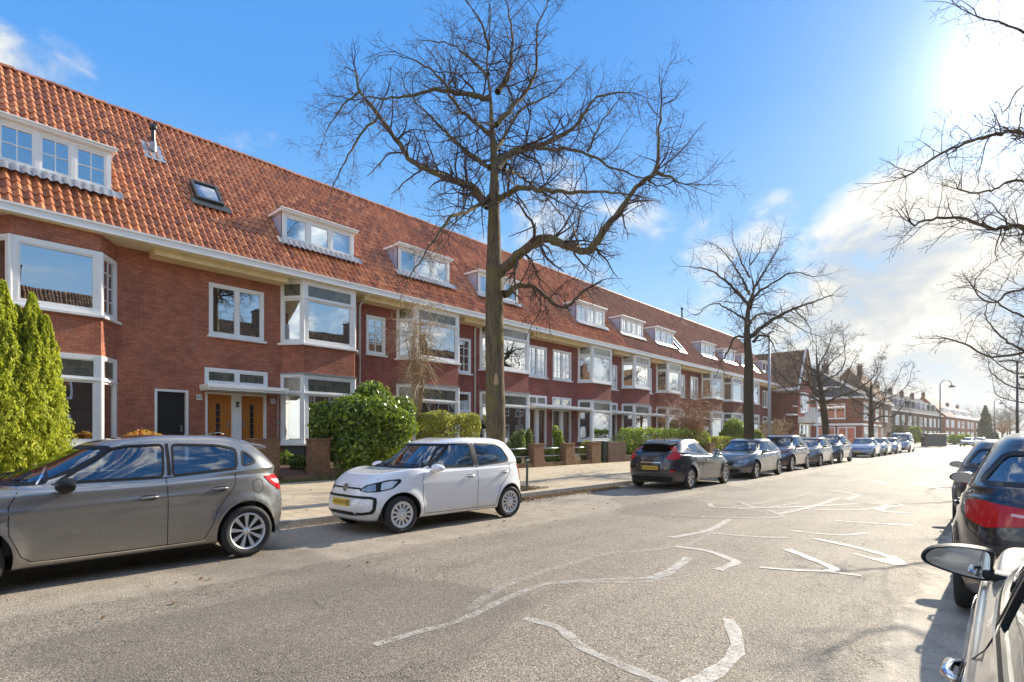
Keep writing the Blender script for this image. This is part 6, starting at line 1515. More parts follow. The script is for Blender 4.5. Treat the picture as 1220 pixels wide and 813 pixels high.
def wheel(parent, s, y, r, w, style, spokes, capm, steer=0, sideout=1, hi=True):
    """tyre and rim; sideout +1 = outer face towards +y"""
    n = 40 if hi else 24; rim = r*.70 if style != 'suv' else r*.74
    t = MB(); hw = w/2
    prof = [(rim, -hw*.80), (rim+.012, -hw*.93), (r*.86, -hw*1.0), (r*.955, -hw*.90), (r*.99, -hw*.70), (r, -hw*.35), (r, hw*.35), (r*.99, hw*.70), (r*.955, hw*.90), (r*.86, hw*1.0), (rim+.012, hw*.93), (rim, hw*.80)]
    t.lathe(prof, (0, 0, 0), 'y', n, closed=True)
    ty = t.build('wheel', 'rubber', parent, smooth=False); smooth_by_angle(ty, 50); ty.location = (s, y, r); ty.rotation_euler = (0, 0, steer)
    so_ = sideout; rm = MB(); dish = hw*.62
    rm.lathe([(rim*1.01, so_*hw*.86), (rim*.97, so_*hw*.90), (rim*.91, so_*hw*.80), (rim*.89, so_*hw*.2), (rim*1.0, -so_*hw*.7)], (0, 0, 0), 'y', n)
    k = spokes
    if style == 'cap':          # dished hub cap pierced by slots between many spokes
        rm.lathe([(0, so_*hw*.80), (rim*.30, so_*hw*.80), (rim*.42, so_*hw*.74), (rim*.46, so_*hw*.68)], (0, 0, 0), 'y', n)
        rm.lathe([(rim*.80, so_*hw*.72), (rim*.86, so_*hw*.80), (rim*.95, so_*hw*.84)], (0, 0, 0), 'y', n)
    else:
        rm.lathe([(0, so_*hw*.72), (rim*.17, so_*hw*.72), (rim*.22, so_*hw*.62), (rim*.24, so_*hw*.4)], (0, 0, 0), 'y', n)
    for q in range(k):
        a = 2*math.pi*q/k+.2
        aw0 = (.55 if style == 'cap' else .75)*math.pi/k; aw1 = (.52 if style == 'cap' else .36)*math.pi/k
        if style == 'split': pairs = [(-.32*math.pi/k, .10*math.pi/k*2), (.32*math.pi/k, .10*math.pi/k*2)]
        else: pairs = [(0, None)]
        for off, wd in pairs:
            r0, r1 = (rim*.40, rim*.84) if style == 'cap' else (rim*.16, rim*.92); d0, d1 = (so_*hw*.73, so_*hw*.76) if style == 'cap' else (so_*hw*.64, so_*hw*.78)
            w0 = r0*math.sin(aw0) if wd is None else .022; w1 = r1*math.sin(aw1) if wd is None else .026
            a0, a1 = a+off*.4, a+off; V = []
            for (rr, dd, ww, aa) in ((r0, d0, w0, a0), (r1, d1, w1, a1)):
                c, s_ = math.cos(aa), math.sin(aa)
                for sg, dep in ((-1, 0), (1, 0), (1, -so_*.022), (-1, -so_*.022)): V.append((rr*c-sg*ww*s_, dd+dep, rr*s_+sg*ww*c))
            rm.add(V, [(0, 1, 5, 4), (1, 2, 6, 5), (2, 3, 7, 6), (3, 0, 4, 7), (3, 2, 1, 0), (4, 5, 6, 7)])
    o = rm.build('rim', capm, ty); smooth_by_angle(o, 35)
    MB().lathe([(0, so_*hw*.25), (rim*.99, so_*hw*.25), (rim*.99, -so_*hw*.6), (0, -so_*hw*.6)], (0, 0, 0), 'y', n).build('brake', 'brake_dark', ty)
    MB().lathe([(0, so_*hw*.735+so_*.012), (rim*.12, so_*hw*.735+so_*.012), (rim*.14, so_*hw*.70)], (0, 0, 0), 'y', 16).build('hub_badge', 'chrome', ty, smooth=True)
def seat(mb, s, y, hi=True):
    def rb(x0, x1, y0, y1, z0, z1, lean=0):
        k = 6; V = []
        for (z, e) in ((z0, .02), (z0+.04, 0), (z1-.06, 0), (z1, .04)):
            dx = lean*(z-z0)
            V += [(x0+dx+e, y0+e, z), (x1+dx-e, y0+e, z), (x1+dx-e, y1-e, z), (x0+dx+e, y1-e, z)]
        F = [(3, 2, 1, 0), (12, 13, 14, 15)]
        for i in range(3): F += [(4*i+q, 4*i+(q+1) % 4, 4*i+4+(q+1) % 4, 4*i+4+q) for q in range(4)]
        mb.add(V, F)
    rb(s-.28, s+.24, y-.24, y+.24, .38, .56); rb(s+.18, s+.32, y-.24, y+.24, .5, 1.06, .26); rb(s+.35, s+.45, y-.13, y+.13, 1.12, 1.33, .2)
    mb.tube([(s+.33, y-.06, 1.04), (s+.38, y-.06, 1.16)], .008, 5).tube([(s+.33, y+.06, 1.04), (s+.38, y+.06, 1.16)], .008, 5)
def make_car(sp, label, loc, rz, name='parked_car', group='cars parked along the street'):
    """car built lying along +x from nose (s=0) to tail (s=L); sp holds its outline. loc = centre of the car on the road"""
    hi = sp.get('hi', False); Lt = sp['L']; W = sp['W']/2
    t = thing(name, label, sp.get('cat', 'car'), loc, rz, group)
    piv = -Lt/2
    G = car_surface(sp, 420 if hi else 220, sp.get('sub', 7 if hi else 4)); ca = Caster(G, Lt); NR, NPh = G.shape[:2]
    V = G.reshape(-1, 3).copy(); idx = np.arange(NR*NPh).reshape(NR, NPh)
    a = idx[:-1]; b = idx[1:]; F = np.stack([a, np.roll(a, -1, 1), np.roll(b, -1, 1), b], 2).reshape(-1, 4)
    C = V[F].mean(1); E1 = V[F[:, 1]]-V[F[:, 0]]; E2 = V[F[:, 3]]-V[F[:, 0]]; Nn = np.cross(E1, E2); Nn /= np.linalg.norm(Nn, axis=1)[:, None]+1e-9
    if (Nn[:, 2]*(C[:, 2] > 1.2)).sum() < 0: Nn = -Nn
    keep = np.ones(len(F), bool); snaps = []
    # wheel arches
    for s in sp['axles']:
        for sd in (-1, 1):
            d = np.hypot(C[:, 0]-s, C[:, 2]-sp['rw']-.005); k = (d < sp['arch']) & (C[:, 1]*sd > W*.55) & (C[:, 2] < sp['rw']+sp['arch']+.02)
            keep &= ~k; snaps.append(('arch', s, sd, k))
    wins = []
    belt = lambda s: float(smoothcurve(sp['belt'], np.array([s]))[0]); rail = lambda s: float(smoothcurve(sp['rail'], np.array([s]))[0])
    for kind, poly in sp['windows']:
        if kind == 'side':
            pl = round_poly(poly, sp.get('wr', .05))
            for sd, dd in ((1, 'L'), (-1, 'R')):
                k = inpoly(C[:, 0], C[:, 2], pl) & (C[:, 1]*sd > W*.4) & (np.abs(Nn[:, 1]) > .25); keep &= ~k
                wins.append((dd, [ca.uv(dd, (p[0], 0, p[1])) for p in pl], k, (0, 2), pl, sd, kind))
        else:
            dd = 'F' if kind == 'front' else 'B'; full = poly+[(-p[0], p[1]) for p in reversed(poly)]; pl = round_poly(full, .06)
            k = inpoly(C[:, 1], C[:, 2], pl) & ((C[:, 0] < sp['mid']) if dd == 'F' else (C[:, 0] > sp['mid'])) & (np.abs(Nn[:, 0]) > .12) & (C[:, 2] > sp['beltmin']); keep &= ~k
            wins.append((dd, [ca.uv(dd, (0, p[0], p[1])) for p in pl], k, (1, 2), pl, 0, kind))
    Fk = F[keep]
    # snap the raw hole edges to the true outline
    removed = F[~keep]; rv = np.zeros(len(V), bool); rv[removed.ravel()] = True; kv = np.zeros(len(V), bool); kv[Fk.ravel()] = True; edge = rv & kv
    for kind, s, sd, k in snaps:
        vs_ = np.zeros(len(V), bool); vs_[F[k].ravel()] = True; e = np.where(vs_ & edge)[0]; cz = sp['rw']+.005
        dx = V[e, 0]-s; dz = V[e, 2]-cz; r = np.hypot(dx, dz)+1e-9; near = np.abs(r-sp['arch']) < .09; e = e[near]; V[e, 0] = s+dx[near]/r[near]*sp['arch']; V[e, 2] = cz+dz[near]/r[near]*sp['arch']
    for dd, pl2, k, ax, pl, sd, kind in wins:
        vs_ = np.zeros(len(V), bool); vs_[F[k].ravel()] = True; e = np.where(vs_ & edge)[0]; O = np.array(dens(pl, .012))
        for i in e:
            q = V[i, list(ax)]; dist = np.hypot(O[:, 0]-q[0], O[:, 1]-q[1]); j = dist.argmin()
            if dist[j] < .10:
                if kind == 'side': h = ca.hit(dd, *ca.uv(dd, (O[j, 0], 0, O[j, 1])))
                else: h = ca.hit(dd, *ca.uv(dd, (0, O[j, 0], O[j, 1])))
                if h: V[i] = h[0]
    # body, split off the under side
    X0 = np.array([Lt/2, 0, 0])
    body = mesh_obj('body', V-X0, Fk, sp['paint'], t, fix=True); smooth_by_angle(body, 50)
    inner = MB()
    sh = lambda o: o    # children are authored in s-coordinates and shifted here
    root_shift = Matrix.Translation((-Lt/2, 0, 0))
    made = []
    def fin(o):
        if o is not None: o.data.transform(root_shift); made.append(o)
        return o
    for dd, pl2, k, ax, pl, sd, kind in wins:
        nm = {'side': 'side_window', 'front': 'windscreen', 'back': 'rear_window'}[kind]
        gm = 'car_glass' if kind != 'back' else sp.get('backglass', 'car_glass_dark')
        if kind == 'side' and not hi: gm = 'car_glass_dark'
        g = fin(patch(ca, dd, pl2, nm, gm, t, off=-.006, step=.07, skirt=0)); 
        r_ = ribbon(ca, dd, dens(pl2, .03), .024 if kind == 'side' else .034, 'window_seal', 'black_trim', g, off=.002, step=.04, closed=True, thick=.012); fin(r_)
    # wheel wells
    ww = MB()
    for s in sp['axles']:
        for sd in (-1, 1):
            yo = W*.93*sd; yi = W*.45*sd; n = 14; rr = sp['arch']+.004; V2 = []
            for y in (yo, yi):
                for q in range(n+1):
                    an = math.pi*1.12*q/n-.06*math.pi; V2.append((s+rr*math.cos(an), y, sp['rw']+rr*math.sin(an)))
            ww.add(V2, [(q, q+1, n+2+q, n+1+q) for q in range(n)]); ww.add([V2[n+1+q] for q in range(n+1)], [tuple(range(n+1))])
    fin(ww.build('wheel_arch_liner', 'under', t))
    # arch lips
    for s in sp['axles']:
        for sd, dd in ((1, 'L'), (-1, 'R')):
            ln = [ca.uv(dd, (s+(sp['arch']+.012)*math.cos(a), 0, sp['rw']+.005+(sp['arch']+.012)*math.sin(a))) for a in np.linspace(math.pi*1.0, 0.0, 26)]
            ln = [q for q in ln if q[1] > sp['zlow']+.06]
            fin(ribbon(ca, dd, ln, .02, 'arch_lip', sp.get('lip', sp['paint']), t, off=.004, step=.05))
    # under tray so that no light shows through
    fin(MB().box((.35, -W*.8, sp['zlow']+.01), (Lt-.35, W*.8, sp['zlow']+.06)).build('underbody', 'under', t))
    # cabin
    c = MB(); c.box((sp['cab'][0], -W*.82, .30), (sp['cab'][1], W*.82, .34))
    fin(c.build('cabin_floor', 'under', t))
    lin = MB()
    for sd in (-1, 1): lin.box((sp['cab'][0]+.1, sd*W*.80, .34), (sp['cab'][1]-.1, sd*(W*.80+.01), belt(sp['mid'])-.06))
    lin.box((sp['cab'][1]-.02, -W*.78, .34), (sp['cab'][1], W*.78, belt(sp['mid'])-.02)); fin(lin.build('door_lining', 'seat_cloth', t))
    d = MB(); cs = sp['cowl']; zb = belt(cs+.3)
    d.add([(cs-.25, -W*.84, zb-.12), (cs-.25, W*.84, zb-.12), (cs+.55, W*.84, zb-.09), (cs+.55, -W*.84, zb-.09), (cs+.62, -W*.82, zb-.3), (cs+.62, W*.82, zb-.3), (cs-.25, -W*.8, zb-.4), (cs-.25, W*.8, zb-.4)], [(0, 1, 2, 3), (3, 2, 5, 4), (4, 5, 7, 6)])
    fin(d.build('dashboard', 'under', t))
    sw = MB(); st = sp.get('wheel_side', -1)*W*-.45
    sw.lathe([(.18+.014*math.cos(a), .014*math.sin(a)) for a in [i*math.pi/3 for i in range(6)]], (0, 0, 0), 'x', 20, closed=True); sw.box((-.01, -.17, -.02), (.01, .17, .02))
    o = sw.build('steering_wheel', 'black_trim', t, smooth=True); o.location = (cs+.72-Lt/2, W*.45*sp.get('drv', -1), zb-.06); o.rotation_euler = (0, R(-20), 0)
    if hi or sp.get('seats', True):
        for yy in (-.36, .36):
            sm = MB(); seat(sm, sp['seat'][0], yy*W/.86); o = fin(sm.build('seat', 'seat_cloth', t)); smooth_by_angle(o, 40)
        sm = MB(); 
        for yy in (-.42, 0, .42): seat(sm, sp['seat'][1], yy*W/.86)
        o = fin(sm.build('rear_seat', 'seat_cloth', t)); smooth_by_angle(o, 40)
    # door gaps
    gm = MB(); 
    for ln in sp.get('gaps', []):
        for dd in ('L', 'R'): ribbon(ca, dd, [ca.uv(dd, (p[0], 0, p[1])) for p in ln], .008, '', '', None, off=.0012, step=.04, mb=gm, thick=.001)
    for dd, ln in sp.get('gaps_fb', []): ribbon(ca, dd, [ca.uv(dd, (0, p[0], p[1])) for p in ln], .009, '', '', None, off=.0012, step=.04, mb=gm, thick=.001)
    if gm.v: fin(gm.build('panel_gaps', 'gap_line', t))
    # bonnet shut line
    if 'bonnet' in sp:
        mb = MB(); pts = sp['bonnet']
        for sgn in (1, -1):
            Q = []
            for (x, y) in pts: Q.append(ca.top(x, y*sgn, .001)[0])
            mb.tube(Q, .004, 4)
        fin(mb.build('bonnet_gap', 'gap_line', t))
    # sills and lower trims, lamps, grilles and other patches
    for item in sp.get('patches', []):
        nm, dd, pts, m_, kw = item; kw = dict(kw); mir = kw.pop('mirror', True); par = kw.pop('child', None); rr = kw.pop('r', .025); is3 = len(pts[0]) == 3
        for s_ in ((1, -1) if mir else (1,)):
            d2 = dd
            if s_ == -1: d2 = {'L': 'R', 'R': 'L'}.get(dd, -dd if not isinstance(dd, str) else dd)
            pl = [ca.uv(d2, (p[0], p[1]*s_, p[2])) for p in pts]; pl = round_poly(pl, rr, 3)
            if s_ == -1: pl = pl[::-1]
            o = fin(patch(ca, d2, pl, nm, m_, t, **kw))
    for item in sp.get('ribbons', []):
        nm, dd, pts, m_, wdt, kw = item; kw = dict(kw); mir = kw.pop('mirror', True)
        for s_ in ((1, -1) if mir else (1,)):
            d2 = dd if s_ == 1 else {'L': 'R', 'R': 'L'}.get(dd, -dd if not isinstance(dd, str) else dd)
            fin(ribbon(ca, d2, [ca.uv(d2, (p[0], p[1]*s_, p[2])) for p in pts], wdt, nm, m_, t, **kw))
    # door handles
    for (s, z) in sp['handles']:
        for sd, dd in ((1, 'L'), (-1, 'R')):
            h = ca.hit(dd, *ca.uv(dd, (s, 0, z))); 
            if not h: continue
            p = h[0]; mb = MB(); y = p.y
            mb.tube([(s-.085, y+sd*.004, z-.002), (s-.06, y+sd*.026, z), (s+.05, y+sd*.029, z+.004), (s+.085, y+sd*.006, z+.002)], [.012, .014, .014, .012], 8)
            o = fin(mb.build('door_handle', sp.get('handle_m', sp['paint']), t, smooth=True)); 
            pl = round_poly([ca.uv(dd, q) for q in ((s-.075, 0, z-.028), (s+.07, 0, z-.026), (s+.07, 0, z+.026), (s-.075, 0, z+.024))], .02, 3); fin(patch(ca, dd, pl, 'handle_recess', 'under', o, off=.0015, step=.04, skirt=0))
    # mirrors
    s, z = sp['mirror']; 
    for sd, dd in ((1, 'L'), (-1, 'R')):
        h = ca.hit(dd, *ca.uv(dd, (s+.06, 0, z-.03))); yb = h[0].y if h else W*sd; ms = sp.get('mscale', 1.0)
        wd = .215*ms; hh = .066*ms*sp.get('mh', 1)
        base = [(0, .55), (.06, .88), (.3, 1.0), (.6, .95), (.85, .72), (.97, .35), (1.0, .02), (.95, -.28), (.8, -.52), (.55, -.78), (.3, -.95), (.1, -.98), (.02, -.75), (0, -.1)]
        P2 = [Vector(p) for p in base]; lp = []
        for i in range(len(P2)):
            p0, p1, p2, p3 = P2[i-1], P2[i], P2[(i+1) % len(P2)], P2[(i+2) % len(P2)]
            for q in range(3): u = q/3; lp.append(.5*((2*p1)+(-p0+p2)*u+(2*p0-5*p1+4*p2-p3)*u*u+(-p0+3*p1-3*p2+p3)*u**3))
        n = len(lp); cen = Vector((.47, .03)); cy0 = yb+sd*.045*ms
        def ring(x, k): return [(s+x*ms, cy0+sd*wd*(cen.x+(p.x-cen.x)*k), z+hh*(cen.y+(p.y-cen.y)*k)) for p in lp]
        V2 = []; lay = [(.034, .93), (.045, 1.0), (.03, 1.05), (-.005, 1.06), (-.045, .98), (-.075, .80), (-.095, .5), (-.10, .12)]
        for x, k in lay: V2 += ring(x, k)
        F2 = [(i*n+q, i*n+(q+1) % n, (i+1)*n+(q+1) % n, (i+1)*n+q) for i in range(len(lay)-1) for q in range(n)]+[tuple(range((len(lay)-1)*n, len(lay)*n))]
        mo = fin(MB().add(V2, F2).build('wing_mirror', sp.get('mirror_m', sp['paint']), t, smooth=True)); smooth_by_angle(mo, 60)
        V3 = ring(.046, 1.0)+ring(.049, .96)+ring(.034, .90)
        fin(MB().add(V3, [(i*n+q, i*n+(q+1) % n, (i+1)*n+(q+1) % n, (i+1)*n+q) for i in range(2) for q in range(n)]).build('mirror_rim', 'black_trim', mo, smooth=True))
        fin(MB().add(ring(.035, .93), [tuple(range(n))]).build('mirror_glass', 'mirror_face', mo))
        fin(MB().add([(s-.05, yb-sd*.03, z-.075), (s+.08, yb-sd*.03, z-.07), (s+.06, yb+sd*.08, z-.05), (s-.03, yb+sd*.08, z-.05), (s-.05, yb-sd*.03, z-.035), (s+.08, yb-sd*.03, z-.03), (s+.06, yb+sd*.08, z-.02), (s-.03, yb+sd*.08, z-.02)],
             [(0, 1, 2, 3), (4, 5, 6, 7), (0, 1, 5, 4), (1, 2, 6, 5), (2, 3, 7, 6), (3, 0, 4, 7)]).build('mirror_arm', 'black_trim', mo, bevel=.012))
    # wheels
    y = W-.105
    for i, s in enumerate(sp['axles']):
        for sd in (-1, 1): wheel(t, s-Lt/2, sd*(y+sp.get('track', 0)), sp['rw'], sp.get('tw', .19), sp.get('wheel', 'spoke'), sp.get('nspoke', 10), sp.get('rim_m', 'alloy'), sideout=sd, hi=hi)
    # number plates
    for dd, z, w_ in sp.get('plates', []):
        pl = [ca.uv(dd, (0, yy, zz)) for yy, zz in ((-w_/2, z-.055), (w_/2, z-.055), (w_/2, z+.055), (-w_/2, z+.055))]
        h = ca.hit(dd, 0, z); x = h[0].x; sg = -1 if dd == 'F' else 1
        fin(MB().box((x+sg*.004, -w_/2, z-.055), (x+sg*.022, w_/2, z+.055)).build('number_plate', 'plate_yellow', t, bevel=.006))
        p = fin(MB().box((x+sg*.0225, -w_/2+.012, z-.04), (x+sg*.0235, -w_/2+.055, z+.04)).build('plate_band', 'number_ink', t))
        fin(MB().box((x+sg*.0225, -w_/2+.07, z-.03), (x+sg*.0232, w_/2-.02, z+.03)).build('plate_letters', 'plate_blur', t))
    if sp.get('wiper', True) and hi:
        mb = MB()
        for y0, y1, x0 in ((-.05, .55, sp['cowl']+.05), (-.6, -.08, sp['cowl']+.05)):
            Q = []
            for q in range(6):
                u = q/5; hq = ca.hit('F', *ca.uv('F', (0, (y0+(y1-y0)*u)*W/.86, belt(sp['cowl'])+.045+.035*u)), .012)
                if hq: Q.append(hq[0])
            if len(Q) < 2: continue
            mb.tube(Q, .008, 5)
        fin(mb.build('wiper', 'black_trim', t))
    if 'spoiler' in sp:
        pass
    for fn in sp.get('extra', []): fn(t, ca, fin, sp)
    return t
def levels(sp):
    """common hatchback / saloon stack of outlines from under tray to roof"""
    L_, H = sp['L'], sp['H']; nb, bt, rl = sp['nose'], sp['belt'], sp['rail']; cw, hd, rr, tl = sp['cowl'], sp['header'], sp['roofend'], sp['tail']
    zl = sp['zlow']; wb, wr = sp.get('wb', .93), sp.get('wr_', .70); sh = sp['shoulder']
    fx = sp.get('fx', [.16, .06, .015, 0, .02, .06]); rx = sp.get('rx', [.22, .10, .02, 0, .03, .06])
    lv = [(fx[0], L_-rx[0], .78, 3.6, 4.2, zl), (fx[1], L_-rx[1], .93, 4.0, 4.8, zl+.03), (fx[2], L_-rx[2], .985, 4.3, 5, zl+.17),
          (fx[3], L_-rx[3], 1.0, 4.3, 5, [(0, sp['bz'][0]), (L_*.3, sp['bz'][1]), (L_, sp['bz'][2])]),
          (fx[4], L_-rx[4], .99, 4.1, 4.8, [(p[0], p[1]-sp.get('shd', .13)) for p in sh]), (fx[5], L_-rx[5], .965, 3.8, 4.6, sh)]
    # bonnet / deck between the shoulder and the glasshouse
    f5 = fx[5]; r5 = rx[5]
    for u, lift in ((.25, .030), (.62, .052)):
        w = .965+(wb-.965)*(u**.6); zc = []
        for s in np.linspace(0, L_, 14):
            zs = float(smoothcurve(sh, np.array([s]))[0]); zb = float(smoothcurve(bt, np.array([s]))[0]); base = zs+(zb-zs)*u
            if s < cw+.1:       # rise of the bonnet
                tgt = float(smoothcurve(sp['hood'], np.array([s]))[0]); base = tgt
            zc.append((s, base))
        lv.append((f5+(cw-f5)*u, (L_-r5)+(tl-(L_-r5))*u, w, 3.8+.3*u, 4.6+.3*u, zc))
    lv.append((cw, tl, wb, sp.get('ncowl', 4.2), 5, bt))
    m_ = .5; bul = sp.get('bulge', .012)
    for u in (.45, .9):
        zc = [(s, float(smoothcurve(bt, np.array([s]))[0])*(1-u)+float(smoothcurve(rl, np.array([s]))[0])*u) for s in np.linspace(0, L_, 16)]
        cv = sp.get('scurve', .05)
        lv.append((cw+(hd-cw)*(u**(1-cv*2)), tl+(rr-tl)*(u**sp.get('tailp', 1.15)), wb+(wr-wb)*u+bul*math.sin(math.pi*u), 3.0+.6*u, 5, zc))
    top = sp['roof']
    lv.append((hd, rr, wr, 3.8, 5, [(s, float(smoothcurve(rl, np.array([s]))[0])) for s in np.linspace(0, L_, 16)]))
    lv.append((hd+.12, rr-.10, wr*.90, 3.8, 5, [(s, z-.012) for s, z in top]))
    lv.append((hd+.35, rr-.35, wr*.5, 3, 4, [(s, z-.001) for s, z in top])); lv.append((hd+.6, rr-.6, .005, 3, 3, [(s, z+.002) for s, z in top]))
    sp['levels'] = lv; sp['sharp'] = {1: .6, 5: .75, 8: .35, 11: .6}; sp['subs'] = {0: 2, 1: 4, 6: 6, 7: 6, 12: 3, 13: 3}; sp['beltmin'] = min(p[1] for p in bt); return sp
def B_(**k): return k
def base_spec(**k):
    sp = dict(wheel='spoke', nspoke=10, zlow=.19, mscale=1.0); sp.update(k); return levels(sp)
def letters(txt, size, dd, s_y, z, spread):
    def f(t, ca, fin, sp):
        n = len(txt)
        for i, ch in enumerate(txt):
            y = (i-(n-1)/2)*spread*(-1 if dd == 'B' else 1)
            h = ca.hit(dd, *ca.uv(dd, (0, y, z)), .004); o, hv = ca.basis(dd)
            p = h[0]; M = Matrix(((hv.x, 0, o.x, p.x), (hv.y, 0, o.y, p.y), (0, 1, 0, p.z), (0, 0, 0, 1)))
            fin(text_mesh(ch, size, .002, 'badge_letter', 'chrome', t, M))
    return f
def vw_badge(r, z, tilt=0):
    def f(t, ca, fin, sp):
        h = ca.hit('F', 0, z, .004); p = h[0]; n = h[1]; up = (Vector((0, 0, 1))-n*n.z).normalized(); rt = up.cross(n)
        P = lambda a, b, c=0: tuple(p+rt*a+up*b+n*c)
        m = MB(); k = 32
        V = [];
        for (rr, c) in ((r, 0), (r, .014), (r*.86, .014), (r*.86, .004)): V += [P(rr*math.cos(2*math.pi*q/k), rr*math.sin(2*math.pi*q/k), c) for q in range(k)]
        m.add(V, [(i*k+q, i*k+(q+1) % k, (i+1)*k+(q+1) % k, (i+1)*k+q) for i in range(3) for q in range(k)])
        def bar(a, b):
            a = Vector(a)*r; b = Vector(b)*r; d = (b-a).normalized(); nn = Vector((-d.y, d.x))*r*.085
            q = [a+nn, b+nn, b-nn, a-nn]; m.add([P(v.x, v.y, .004) for v in q]+[P(v.x, v.y, .013) for v in q], [(3, 2, 1, 0), (4, 5, 6, 7), (0, 1, 5, 4), (1, 2, 6, 5), (2, 3, 7, 6), (3, 0, 4, 7)])
        for a, b in (((-.33, .80), (0, .14)), ((.33, .80), (0, .14)), ((-.78, .40), (-.40, -.68)), ((.78, .40), (.40, -.68)), ((-.40, -.68), (0, .02)), ((.40, -.68), (0, .02))): bar(a, b)
        d = fin(m.build('badge', 'alloy', t)); 
        fin(MB().add([P(r*.95*math.cos(2*math.pi*q/k), r*.95*math.sin(2*math.pi*q/k), .003) for q in range(k)], [tuple(range(k))]).build('badge_back', 'under', d))
    return f
def antenna(s, m='black_trim', ln=.35):
    def f(t, ca, fin, sp):
        p = ca.top(s, 0)[0]; fin(MB().tube([p, p+Vector((ln*.62, 0, ln*.78))], [.006, .003], 5).lathe([(.03, -.01), (.025, .015), (.01, .03)], tuple(p), n=10).build('antenna', m, t))
    return f
def spoiler(s0, s1, hw, z, drop=.03, m=None):
    def f(t, ca, fin, sp):
        a = ca.top(s0, 0)[0].z; V = []; n = 9
        for i in range(n):
            y = hw*(2*i/(n-1)-1); sag = .03*(y/hw)**2+.012*(abs(y/hw))**6
            V += [(s0, y, a-.004-sag), (s1-.03*(y/hw)**2, y, z-sag), (s1-.03*(y/hw)**2, y, z-sag-.022), (s0+.04, y, a-.08-sag)]
        F = [(4*i+q, 4*i+(q+1) % 4, 4*i+4+(q+1) % 4, 4*i+4+q) for i in range(n-1) for q in range(4)]+[(0, 1, 2, 3), (4*n-1, 4*n-2, 4*n-3, 4*n-4)]
        o = fin(MB().add(V, F).build('roof_spoiler', m or sp['paint'], t, bevel=.006)); smooth_by_angle(o, 40)
    return f
